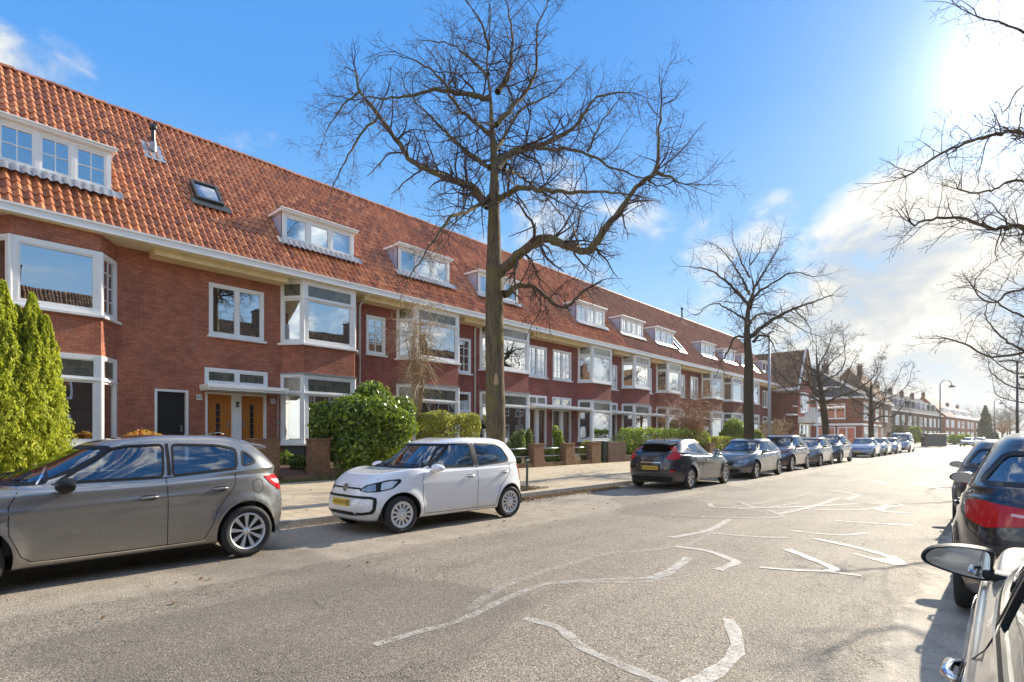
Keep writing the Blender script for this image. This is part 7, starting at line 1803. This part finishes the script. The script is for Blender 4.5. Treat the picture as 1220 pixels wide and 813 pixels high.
def spec_grey():
    L_ = 3.96
    return base_spec(hi=True, L=L_, W=1.74, H=1.46, axles=(.80, 3.34), rw=.312, arch=.362, tailp=1.3, paint='paint_grey', cowl=1.0, header=1.86, roofend=3.64, tail=3.86, mid=2.4, nose=0,
      belt=[(0, .97), (1.0, .97), (1.6, .945), (2.6, .985), (3.3, 1.035), (3.96, 1.075)], rail=[(0, 1.36), (1.86, 1.365), (2.4, 1.395), (2.9, 1.395), (3.3, 1.37), (3.6, 1.33), (3.96, 1.25)],
      roof=[(0, 1.40), (1.86, 1.405), (2.5, 1.46), (3.0, 1.455), (3.5, 1.405), (3.96, 1.32)], shoulder=[(0, .64), (.35, .77), (1.0, .895), (2.2, .915), (3.2, .965), (3.96, 1.0)],
      hood=[(0, .67), (.15, .77), (.5, .88), (1.0, .965)], bz=(.47, .55, .58), wr_=.705, wb=.925, fx=[.14, .05, 0, 0, .06, .14], rx=[.22, .12, .03, 0, .05, .09], bulge=.02, flare=.03, hollow=.014,
      crease=[((.70, .84), .012, .03), ((.36, .40), -.006, .05)],
      windows=[('side', [(1.50, .995), (1.98, 1.315), (2.12, 1.345), (2.47, 1.36), (2.43, 1.01)]), ('side', [(2.53, 1.015), (2.56, 1.36), (3.06, 1.345), (3.27, 1.30), (3.24, 1.075)]), ('side', [(3.31, 1.09), (3.335, 1.285), (3.44, 1.22), (3.50, 1.13)]),
               ('side', [(1.17, .985), (1.24, 1.03), (1.45, 1.145), (1.43, .995)]),
               ('front', [(.67, .995), (.545, 1.335)]), ('back', [(.56, 1.10), (.52, 1.27)])],
      belt_=0, gaps=[[(1.20, .93), (1.13, .80), (1.13, .55), (1.22, .33), (1.30, .27)], [(2.46, .99), (2.46, .27)], [(3.22, 1.04), (3.20, .88), (3.07, .72), (2.98, .60), (2.93, .44), (2.84, .28)], [(1.30, .268), (2.84, .268)],
          [(3.42, .90), (3.50, .93), (3.56, .90), (3.56, .80), (3.50, .76), (3.43, .79), (3.42, .90)]],
      bonnet=[(.16, 0), (.18, .4), (.40, .66), (.9, .72), (1.05, .70)], handles=[(2.28, .80), (3.02, .845)], mirror=(1.56, .975), mirror_m='black_trim', mscale=1.0, cab=(1.0, 3.6), seat=(1.95, 2.75), drv=1, wheel='spoke', nspoke=9, rim_m='hubcap', tw=.20,
      plates=[('F', .42, .5), ('B', .50, .5)], backglass='car_glass_dark',
      patches=[('headlight', 35, [(.05, .42, .62), (.20, .55, .76), (.62, .80, .84), (.66, .80, .80), (.30, .74, .62)], 'lamp_inner', dict(off=.005)),
        ('taillight', 125, [(3.62, .80, .96), (3.82, .74, .97), (3.93, .56, .92), (3.93, .58, .76), (3.84, .74, .78), (3.72, .80, .86)], 'lamp_red', dict(off=.008)),
        ('taillight_band', 125, [(3.72, .79, .915), (3.88, .70, .91), (3.92, .62, .87), (3.88, .70, .845), (3.80, .76, .86)], 'lamp_pink', dict(off=.011, skirt=.002)),
        ('grille', 'F', [(0, .34, .60), (0, .40, .46), (0, .28, .33), (0, -.28, .33), (0, -.40, .46), (0, -.34, .60)], 'black_trim', dict(mirror=False)),
        ('rear_bumper_insert', 'B', [(0, .6, .36), (0, -.6, .36), (0, -.55, .26), (0, .55, .26)], 'black_trim', dict(mirror=False)),
        ('pillar_trim', 'L', [(2.475, 0, 1.02), (2.49, 0, 1.37), (2.525, 0, 1.37), (2.515, 0, 1.02)], 'black_trim', dict(off=.003, r=.004, skirt=.003))],
      ribbons=[('belt_strip', 'L', [(1.46, 0, .982), (2.45, 0, .998), (3.24, 0, 1.06)], 'black_trim', .012, {}), ('sill_strip', 'L', [(1.28, 0, .262), (2.0, 0, .255), (2.86, 0, .262)], 'chrome', .010, {}),
               ('door_strip', 'L', [(1.35, 0, .985), (1.47, 0, 1.15)], 'chrome', .012, {})],
      extra=[antenna(3.2, ln=.22), spoiler(3.36, 3.74, .54, 1.362)])
def spec_white():
    L_ = 3.56
    return base_spec(hi=True, L=L_, W=1.65, H=1.49, axles=(.60, 3.01), rw=.293, arch=.342, paint='paint_white', cowl=.80, header=1.50, roofend=3.26, tail=3.46, mid=2.0, nose=0,
      belt=[(0, .99), (.8, .985), (1.3, .955), (2.4, .99), (3.0, 1.02), (3.56, 1.07)], rail=[(0, 1.39), (1.5, 1.395), (2.1, 1.425), (2.7, 1.415), (3.1, 1.38), (3.56, 1.30)],
      roof=[(0, 1.43), (1.5, 1.435), (2.1, 1.488), (2.7, 1.478), (3.2, 1.43), (3.56, 1.36)], shoulder=[(0, .68), (.25, .80), (.8, .91), (2.2, .935), (3.1, .965), (3.56, .99)],
      hood=[(0, .72), (.08, .80), (.4, .92), (.8, .985)], bz=(.46, .54, .56), wr_=.73, wb=.935, fx=[.12, .04, .0, .0, .04, .10], rx=[.2, .08, .0, 0, .03, .06], bulge=.02, flare=.024, hollow=.014, crease=[((.74, .80), .006, .03)], tailp=1.6,
      windows=[('side', [(1.18, 1.015), (1.56, 1.335), (1.68, 1.375), (2.13, 1.385), (2.13, 1.00)]), ('side', [(2.22, 1.00), (2.22, 1.385), (2.78, 1.365), (2.93, 1.30), (3.02, 1.10), (2.99, 1.055)]),
               ('front', [(.655, 1.005), (.555, 1.37)]), ('back', [(.60, 1.06), (.53, 1.34)])],
      gaps=[[(1.03, .92), (.985, .8), (.985, .5), (1.03, .27)], [(2.175, .99), (2.175, .26)], [(3.03, 1.05), (3.03, .88), (2.90, .74), (2.74, .62), (2.66, .45), (2.62, .27)], [(1.03, .268), (2.62, .262)]],
      bonnet=[(.10, 0), (.12, .35), (.30, .58), (.75, .70), (.88, .69)], handles=[(2.0, .83), (2.86, .86)], handle_m='paint_white', mirror=(1.23, .99), cab=(.8, 3.3), seat=(1.62, 2.42), drv=1, wheel='cap', nspoke=12, rim_m='hubcap', tw=.175,
      plates=[('F', .485, .50), ('B', .8, .5)],
      patches=[('headlight', 38, [(.03, .42, .675), (.10, .52, .76), (.35, .74, .835), (.55, .79, .845), (.56, .80, .80), (.42, .79, .70), (.20, .70, .655), (.08, .55, .65)], 'black_trim', dict(off=.004, r=.03)),
        ('headlight_lens', 38, [(.05, .46, .68), (.12, .55, .75), (.20, .64, .775), (.20, .66, .67), (.10, .56, .66)], 'lamp_inner', dict(off=.008, r=.02)),
        ('headlight_lens', 38, [(.26, .70, .68), (.27, .69, .79), (.40, .76, .82), (.50, .79, .81), (.40, .78, .71)], 'alloy', dict(off=.008, r=.02)),
        ('grille_slot', 'F', [(0, .40, .715), (0, .40, .69), (0, -.40, .69), (0, -.40, .715)], 'black_trim', dict(mirror=False, r=.005)),
        ('lower_grille', 'F', [(0, .33, .345), (0, .42, .29), (0, -.42, .29), (0, -.33, .345)], 'black_trim', dict(mirror=False)),
        ('chin', 'F', [(0, .5, .232), (0, .42, .20), (0, -.42, .20), (0, -.5, .232)], 'under', dict(mirror=False)),
        ('taillight', 130, [(3.40, .76, .98), (3.5, .62, .98), (3.53, .6, .68), (3.42, .76, .68)], 'lamp_red', dict(off=.006)),
        ('pillar_trim', 'L', [(2.145, 0, 1.0), (2.145, 0, 1.39), (2.205, 0, 1.39), (2.205, 0, 1.0)], 'black_trim', dict(off=.003, r=.004, skirt=.003)),
        ('quarter_trim', 'L', [(1.06, 0, .985), (1.17, 0, 1.015), (1.17, 0, 1.09), (1.07, 0, 1.0)], 'black_trim', dict(off=.003, r=.006, skirt=.003))],
      ribbons=[('bumper_band', 'F', [(0, 0, .575), (0, .45, .575), (0, .60, .572), (0, .655, .555), (0, .665, .50), (0, .66, .40), (0, .62, .345), (0, .50, .325), (0, .40, .325)], 'black_trim', .036, dict(off=.010, thick=.012)),
               ('belt_strip', 'L', [(1.15, 0, .992), (2.17, 0, .985), (3.0, 0, 1.045)], 'black_trim', .014, {})],
      extra=[vw_badge(.065, .705), antenna(3.0)])
def spec_rear_hatch():        # dark five-door with tall shoulder lamps, seen from behind
    L_ = 4.37
    return base_spec(hi=True, L=L_, W=1.80, H=1.445, axles=(.88, 3.53), rw=.318, arch=.366, paint='paint_black', cowl=1.22, header=2.10, roofend=3.86, tail=4.24, mid=2.7, nose=0,
      belt=[(0, .95), (1.2, .95), (1.8, .93), (3.0, .985), (3.7, 1.04), (4.37, 1.06)], rail=[(0, 1.34), (2.1, 1.35), (2.6, 1.375), (3.2, 1.35), (3.7, 1.29), (4.37, 1.2)],
      roof=[(0, 1.39), (2.1, 1.40), (2.7, 1.443), (3.2, 1.43), (3.8, 1.36), (4.37, 1.28)], shoulder=[(0, .62), (.4, .74), (1.2, .87), (3, .92), (3.8, .98), (4.37, .98)],
      hood=[(0, .64), (.2, .76), (.6, .87), (1.2, .945)], bz=(.46, .55, .56), wr_=.68, wb=.90, fx=[.16, .05, 0, 0, .08, .16], rx=[.24, .10, .02, 0, .03, .07], bulge=.02, flare=.032, hollow=.016, crease=[((.72, .88), .014, .04)], tailp=1.05,
      windows=[('side', [(1.62, .985), (2.14, 1.285), (2.32, 1.325), (2.68, 1.335), (2.66, 1.0)]), ('side', [(2.74, 1.005), (2.76, 1.335), (3.2, 1.305), (3.38, 1.25), (3.32, 1.06)]), ('side', [(3.40, 1.07), (3.45, 1.22), (3.62, 1.12)]),
               ('front', [(.68, .975), (.53, 1.325)]), ('back', [(.70, 1.055), (.52, 1.30)])],
      gaps=[[(1.36, .9), (1.30, .7), (1.32, .45), (1.4, .27)], [(2.70, .98), (2.72, .26)], [(3.40, 1.02), (3.35, .8), (3.15, .6), (3.08, .27)], [(1.4, .268), (3.08, .262)]],
      gaps_fb=[('B', [(-.60, 1.02), (-.62, .62), (-.5, .56), (.5, .56), (.62, .62), (.60, 1.02)])],
      handles=[(2.48, .82), (3.20, .87)], mirror=(1.70, .955), cab=(1.2, 4.0), seat=(2.1, 2.95), wheel='spoke', nspoke=7, rim_m='alloy', plates=[('F', .4, .5), ('B', .625, .52)], backglass='car_glass_dark',
      patches=[('taillight', 128, [(3.96, .66, 1.22), (4.08, .60, 1.22), (4.20, .66, 1.04), (4.34, .56, .96), (4.34, .60, .86), (4.20, .80, .86), (4.02, .83, .94), (3.98, .80, 1.0), (4.04, .74, 1.04)], 'lamp_red', dict(off=.008, r=.02)),
        ('reflector', 135, [(4.25, .74, .56), (4.34, .60, .56), (4.34, .60, .51), (4.25, .74, .51)], 'lamp_red', dict(off=.006, r=.01)),
        ('headlight', 35, [(.08, .42, .60), (.18, .55, .70), (.6, .80, .78), (.3, .74, .60)], 'lamp_inner', dict(off=.005)),
        ('rear_bumper_insert', 'B', [(0, .66, .38), (0, -.66, .38), (0, -.6, .25), (0, .6, .25)], 'under', dict(mirror=False)),
        ('plate_recess', 'B', [(0, .32, .70), (0, -.32, .70), (0, -.30, .55), (0, .30, .55)], 'black_trim', dict(mirror=False)),
        ('badge_strip', 'B', [(0, .34, .785), (0, -.34, .785), (0, -.33, .765), (0, .33, .765)], 'chrome', dict(mirror=False, r=.004))],
      ribbons=[('window_trim', 'L', [(1.58, 0, .965), (2.7, 0, .985), (3.66, 0, 1.09)], 'chrome', .010, {})],
      extra=[letters('VOLVO', .062, 'B', 0, .885, .115), antenna(3.4, ln=.12), spoiler(3.62, 4.06, .50, 1.315, m='black_trim')])
def spec_hatch(hi=False, paint_='paint_dark', L_=4.42, H=1.44, W=1.80, hd=0, bonnet_z=0, long=1, badge=None, grille='wide', roofp=None, alloy_n=5, saloon=False, back=None, wheelk='spoke', rw=.318):
    k = H/1.44; e = L_/4.42
    Sx = lambda pts: [(s*e, z*k) for s, z in pts]
    tail = 4.26*e; re_ = (3.72 if not saloon else 3.05)*e
    sp = base_spec(hi=hi, L=L_, W=W, H=H, axles=(.88*e, 3.60*e), rw=rw*(1 if k < 1.08 else 1.1), arch=(.366 if k < 1.08 else .405), paint=paint_, cowl=1.18*e, header=2.02*e, roofend=re_, tail=tail if not saloon else 3.95*e, mid=2.75*e, nose=0,
      belt=Sx([(0, .95), (1.2, .955), (1.8, .93), (3.0, .975), (3.7, 1.02), (4.42, 1.04)]), rail=Sx([(0, 1.345), (2.02, 1.35), (2.6, 1.38), (3.2, 1.36), (3.7, 1.31), (4.42, 1.2)]),
      roof=Sx([(0, 1.39), (2.02, 1.395), (2.7, 1.44), (3.2, 1.43), (3.8, 1.37), (4.42, 1.28)]), shoulder=Sx([(0, .62), (.4, .75), (1.2, .87), (3, .90), (3.8, .95), (4.42, .97)]),
      hood=Sx([(0, .64), (.2, .77), (.6, .88), (1.2, .95)]), bz=(.46*k, .55*k, .56*k), wr_=.69, wb=.91, zlow=.19*(1 if k < 1.08 else 1.25), fx=[.14, .04, 0, 0, .06, .13], rx=[.24, .10, .02, 0, .03, .08], bulge=.02, flare=.03, hollow=.014, crease=[((.70*k, .84*k), .010, .035)], tailp=1.1,
      windows=[('side', Sx([(1.55, .985), (2.06, 1.285), (2.24, 1.325), (2.70, 1.335), (2.68, .99)])), ('side', Sx([(2.76, .995), (2.78, 1.335), (3.3, 1.30), (3.58, 1.20), (3.5, 1.05)])),
               ('front', [(.68*W/1.8, .985*k), (.54*W/1.8, 1.325*k)]), ('back', [(.72*W/1.8, 1.065*k), (.56*W/1.8, 1.285*k)])] if not saloon else
              [('side', Sx([(1.55, .985), (2.06, 1.285), (2.24, 1.325), (2.66, 1.335), (2.62, .99)])), ('side', Sx([(2.70, .995), (2.72, 1.32), (3.02, 1.29), (3.34, 1.14), (3.36, 1.05)])), ('front', [(.68, .985*k), (.54, 1.325*k)]), ('back', [(.60, 1.075*k), (.50, 1.265*k)])],
      gaps=[Sx(g_) for g_ in [[(1.36, .9), (1.30, .7), (1.32, .45), (1.4, .28)], [(2.72, .97), (2.74, .27)], [(3.55, 1.0), (3.45, .8), (3.2, .6), (3.12, .28)], [(1.4, .275), (3.12, .27)]]] if k < 2 else [],
      handles=[(2.50*e, .80*k), (3.30*e, .84*k)], mirror=(1.66*e, .965*k), cab=(1.2*e, 4.0*e), seat=(2.1*e, 3.0*e), wheel=wheelk, nspoke=alloy_n, plates=[('F', .40*k, .5), ('B', .60*k, .5)],
      patches=[('headlight', 35, [(s*e, y*W/1.8, z*k) for s, y, z in [(.06, .46, .585), (.14, .55, .67), (.56, .82, .74), (.60, .83, .70), (.26, .76, .585)]], 'lamp_inner', dict(off=.005)),
        ('taillight', 130, [(s*e, y*W/1.8, z*k) for s, y, z in [(4.12, .82, .92), (4.36, .60, .92), (4.40, .56, .78), (4.22, .80, .76)]], 'lamp_red', dict(off=.006)),
        ('lower_grille', 'F', [(0, .56*W/1.8, .36*k), (0, .48*W/1.8, .24*k), (0, -.48*W/1.8, .24*k), (0, -.56*W/1.8, .36*k)], 'under', dict(mirror=False))]+
       ([('grille', 'F', [(0, .36, .61*k), (0, .30, .46*k), (0, -.30, .46*k), (0, -.36, .61*k)], 'black_trim', dict(mirror=False))] if grille == 'wide' else [('grille', 'F', [(0, .5, .64*k), (0, .5, .60*k), (0, -.5, .60*k), (0, -.5, .64*k)], 'black_trim', dict(mirror=False, r=.01))]),
      ribbons=[('window_trim', 'L', Sx([(1.5, .968), (2.7, .975), (3.6, 1.06)]) and [(1.5*e, 0, .968*k), (2.7*e, 0, .975*k), (3.55*e, 0, 1.05*k)], 'chrome', .012, {})], extra=[])
    sp['bonnet'] = [(.2*e, .0), (.22*e, .40), (.45*e, .62*W/1.8), (1.1*e, .72*W/1.8)]
    return sp
def spec_van():
    L_ = 4.9
    return base_spec(L=L_, W=1.9, H=1.93, axles=(.92, 3.95), rw=.33, arch=.385, paint='paint_silver', cowl=.95, header=1.75, roofend=4.72, tail=4.84, mid=2.8, nose=0, cat='van', track=.0,
      belt=[(0, 1.12), (.95, 1.12), (1.5, 1.08), (4.9, 1.12)], rail=[(0, 1.74), (1.75, 1.76), (2.4, 1.82), (4.5, 1.82), (4.9, 1.78)], roof=[(0, 1.84), (1.75, 1.86), (2.6, 1.93), (4.5, 1.92), (4.9, 1.88)],
      shoulder=[(0, .80), (.4, .94), (1.0, 1.04), (4.9, 1.06)], hood=[(0, .84), (.2, .96), (.6, 1.06), (.95, 1.12)], bz=(.55, .6, .6), wr_=.80, wb=.95, fx=[.12, .04, 0, 0, .05, .1], rx=[.15, .06, .01, 0, .01, .03], bulge=.03, tailp=1.5,
      windows=[('side', [(1.4, 1.13), (1.85, 1.66), (2.3, 1.70), (2.3, 1.12)]), ('side', [(2.4, 1.14), (2.4, 1.70), (3.4, 1.70), (3.4, 1.15)]), ('side', [(3.5, 1.16), (3.5, 1.70), (4.5, 1.68), (4.6, 1.18)]), ('front', [(.76, 1.14), (.68, 1.72)]), ('back', [(.7, 1.14), (.66, 1.7)])],
      gaps=[[(1.28, 1.05), (1.28, .35)], [(2.35, 1.1), (2.35, .3)], [(3.45, 1.1), (3.45, .5)]], handles=[(2.15, .98), (2.55, .98)], mirror=(1.5, 1.17), mscale=1.3, cab=(1.0, 4.6), seat=(1.9, 2.9), wheel='spoke', nspoke=7, plates=[('F', .5, .5), ('B', .6, .5)],
      patches=[('headlight', 35, [(.06, .56, .74), (.12, .62, .92), (.5, .86, .98), (.4, .86, .78)], 'lamp_inner', {}), ('front_panel', 'F', [(0, .55, .74), (0, .50, .50), (0, -.50, .50), (0, -.55, .74)], 'paint_vanblue', dict(mirror=False)), ('lower_grille', 'F', [(0, .6, .42), (0, .5, .28), (0, -.5, .28), (0, -.6, .42)], 'under', dict(mirror=False))], extra=[])
def park(sp, xo, ya, yb, facing, label, group='cars parked along the left kerb'):
    """outer tyre face at x = xo, front and rear axle at ya, yb (street metres). facing -1: nose towards the camera"""
    W = sp['W']/2; mid = (ya+yb)/2; am = (sp['axles'][0]+sp['axles'][1])/2-sp['L']/2    # axle middle, measured from the car's centre (+ towards tail)
    if facing < 0: loc = (xo-W+.015, mid-(-am)*-1*0-am*1.0*0, 0); rz = R(90); loc = (xo-W+.015, mid-am, 0)
    else: rz = R(-90); loc = (xo-W+.015, mid+am, 0)
    return make_car(sp, label, loc, rz, group=group)
def park_right(sp, xo, yrear, label, group='cars parked along the right kerb'):
    return make_car(sp, label, (xo+sp['W']/2, yrear+sp['L']/2, 0), R(-90), group=group)
park(spec_grey(), -7.02, .32, 2.86, -1, 'metallic grey-brown hatchback at the far left, with a black wing mirror').scale = (1, 1, 1.04)
t = park(spec_white(), -6.90, 5.20, 7.61, -1, 'small white hatchback with round chrome badge and black bumper band, parked by the round bush'); t.rotation_euler.z = R(90-2)
park(spec_rear_hatch(), -6.67, 17.8, 15.12, 1, 'dark blue-black hatchback seen from behind, with tall red lamps beside its rear window')
sp = spec_hatch(True, 'paint_graphite', 4.42, 1.44, 1.80, alloy_n=5); park(sp, -6.62, 20.6, 23.35, -1, 'dark grey hatchback facing the camera just beyond the dark hatchback')
sp = spec_hatch(False, 'paint_wine', 4.15, 1.60, 1.78); park(sp, -6.85, 26.0, 28.5, -1, 'tall hatchback with a dark wine-coloured bonnet, third car beyond the white one')
sp = spec_hatch(False, 'paint_brownish', 4.1, 1.50, 1.74); park(sp, -6.95, 31.4, 33.9, -1, 'dark brown-grey hatchback between the wine-coloured car and the tall off-roader')
sp = spec_hatch(False, 'paint_dark', 4.4, 1.66, 1.84, rw=.335); park(sp, -6.95, 36.2, 38.9, -1, 'tall dark off-roader, last before the gap in the parked row')
sp = spec_hatch(False, 'paint_blue', 4.4, 1.45, 1.80, grille='thin', saloon=True); park(sp, -7.05, 47.7, 50.4, -1, 'pale blue-silver saloon facing the camera after the gap')
sp = spec_hatch(False, 'paint_beige', 4.3, 1.46, 1.78); park(sp, -7.05, 53.4, 56.0, -1, 'beige-silver car directly behind the pale blue saloon')
sp = spec_hatch(False, 'paint_silver', 4.2, 1.46, 1.76); park(sp, -7.0, 59.0, 61.6, -1, 'silver car parked just before the blue-fronted van')
park(spec_van(), -6.8, 66.2, 69.3, -1, 'blue-fronted passenger van with pale sides near the dark container')
for i, (px, py, Z, p_, lab) in enumerate([(1154, 532, 88, 'paint_silver', 'silver car far down the street, nearest of the two far cars'), (1168, 531, 97, 'paint_beige', 'pale car far down the street, right behind the silver one')]):
    q = atZ(px, 521, Z); make_car(spec_hatch(False, p_, 4.3, 1.46, 1.78), lab, (q.x, q.y, 0), R(82), group='cars parked far down the street')
# right-hand row
sp = spec_hatch(True, 'paint_beige', 4.35, 1.50, 1.78); sp['mscale'] = 1.02; sp['mh'] = .92; sp['mirror_m'] = 'black_trim'; sp['handle_m'] = 'chrome'
NEAR = sp
t = park_right(sp, -.10, .12, 'pale car at the right edge, with a large black wing mirror and chrome handle')
sp = spec_hatch(True, 'paint_black', 4.5, 1.53, 1.84, rw=.335); 
sp['patches'] = [q for q in sp['patches'] if q[0] != 'taillight']+[('taillight', 130, [(4.14, .90, .985), (4.32, .80, 1.00), (4.47, .45, .96), (4.48, .20, .91), (4.47, .36, .85), (4.38, .70, .80), (4.20, .88, .85), (4.12, .91, .93)], 'lamp_red', dict(off=.01, r=.03)),
    ('taillight_strip', 130, [(4.44, .56, .925), (4.48, .30, .90), (4.48, .30, .885), (4.44, .56, .905)], 'lamp_pink', dict(off=.014, r=.004, skirt=.002))]
park_right(sp, -.33, 5.45, 'black off-roader with large red tail lamp, second in the right row')
sp = spec_hatch(False, 'paint_dark', 4.3, 1.46, 1.78); park_right(sp, -.62, 10.75, 'dark car whose wing mirror pokes out beyond the black off-roader')
for i, (y, x, p_, h) in enumerate([(16.2, -.35, 'paint_silver', 1.46), (22, -.3, 'paint_dark', 1.5), (28, -.25, 'paint_beige', 1.45)]):
    park_right(spec_hatch(False, p_, 4.3, h, 1.78), x, y, ['silver car in the right row, fourth from the camera, mostly hidden', 'dark car in the right row, fifth from the camera, mostly hidden', 'pale car in the right row, sixth from the camera, mostly hidden'][i])

# ================================================================ air and tidy-up
def loose(o):
    me = o.data; n = len(me.vertices); par = list(range(n))
    def find(a):
        while par[a] != a: par[a] = par[par[a]]; a = par[a]
        return a
    for p in me.polygons:
        v = p.vertices; r = find(v[0])
        for q in v[1:]: par[find(q)] = r
    groups = {}
    for p in me.polygons: groups.setdefault(find(p.vertices[0]), []).append(p)
    if len(groups) < 2: return
    base = o.name.split('.')[0]; first = True
    for g in groups.values():
        ids = sorted({v for p in g for v in p.vertices}); mp = {v: i for i, v in enumerate(ids)}
        m2 = bpy.data.meshes.new(base); m2.from_pydata([tuple(me.vertices[v].co) for v in ids], [], [[mp[v] for v in p.vertices] for p in g]); m2.materials.append(me.materials[0])
        m2.polygons.foreach_set('use_smooth', [p.use_smooth for p in g])
        if first: new0 = m2; first = False; continue
        c = bpy.data.objects.new(base, m2); COL.objects.link(c); c.parent = o.parent
    o.data = new0
SPLIT = ('dormer', 'bay_wall', 'soffit_box', 'corner_post', 'wheel_arch_liner', 'door_lining', 'wiper')
for o in list(bpy.data.objects):
    if o.type == 'MESH' and o.name.split('.')[0] in SPLIT: loose(o)
HZ = 1
if HZ:
    hz = MB().box((-420, -120, -1.1), (420, 520, 34)).build('haze', None, None); hz['kind'] = 'stuff'; hz['label'] = 'pale spring haze filling the air over the street'; hz['category'] = 'haze'
    m = bpy.data.materials.new('haze'); m.use_nodes = True; nt = m.node_tree; nt.nodes.clear(); out = nt.nodes.new('ShaderNodeOutputMaterial')
    v = nt.nodes.new('ShaderNodeVolumePrincipled'); v.inputs['Color'].default_value = (1, .97, .93, 1); v.inputs['Density'].default_value = .00028; v.inputs['Anisotropy'].default_value = .5
    nt.links.new(v.outputs[0], out.inputs['Volume']); hz.data.materials.append(m)
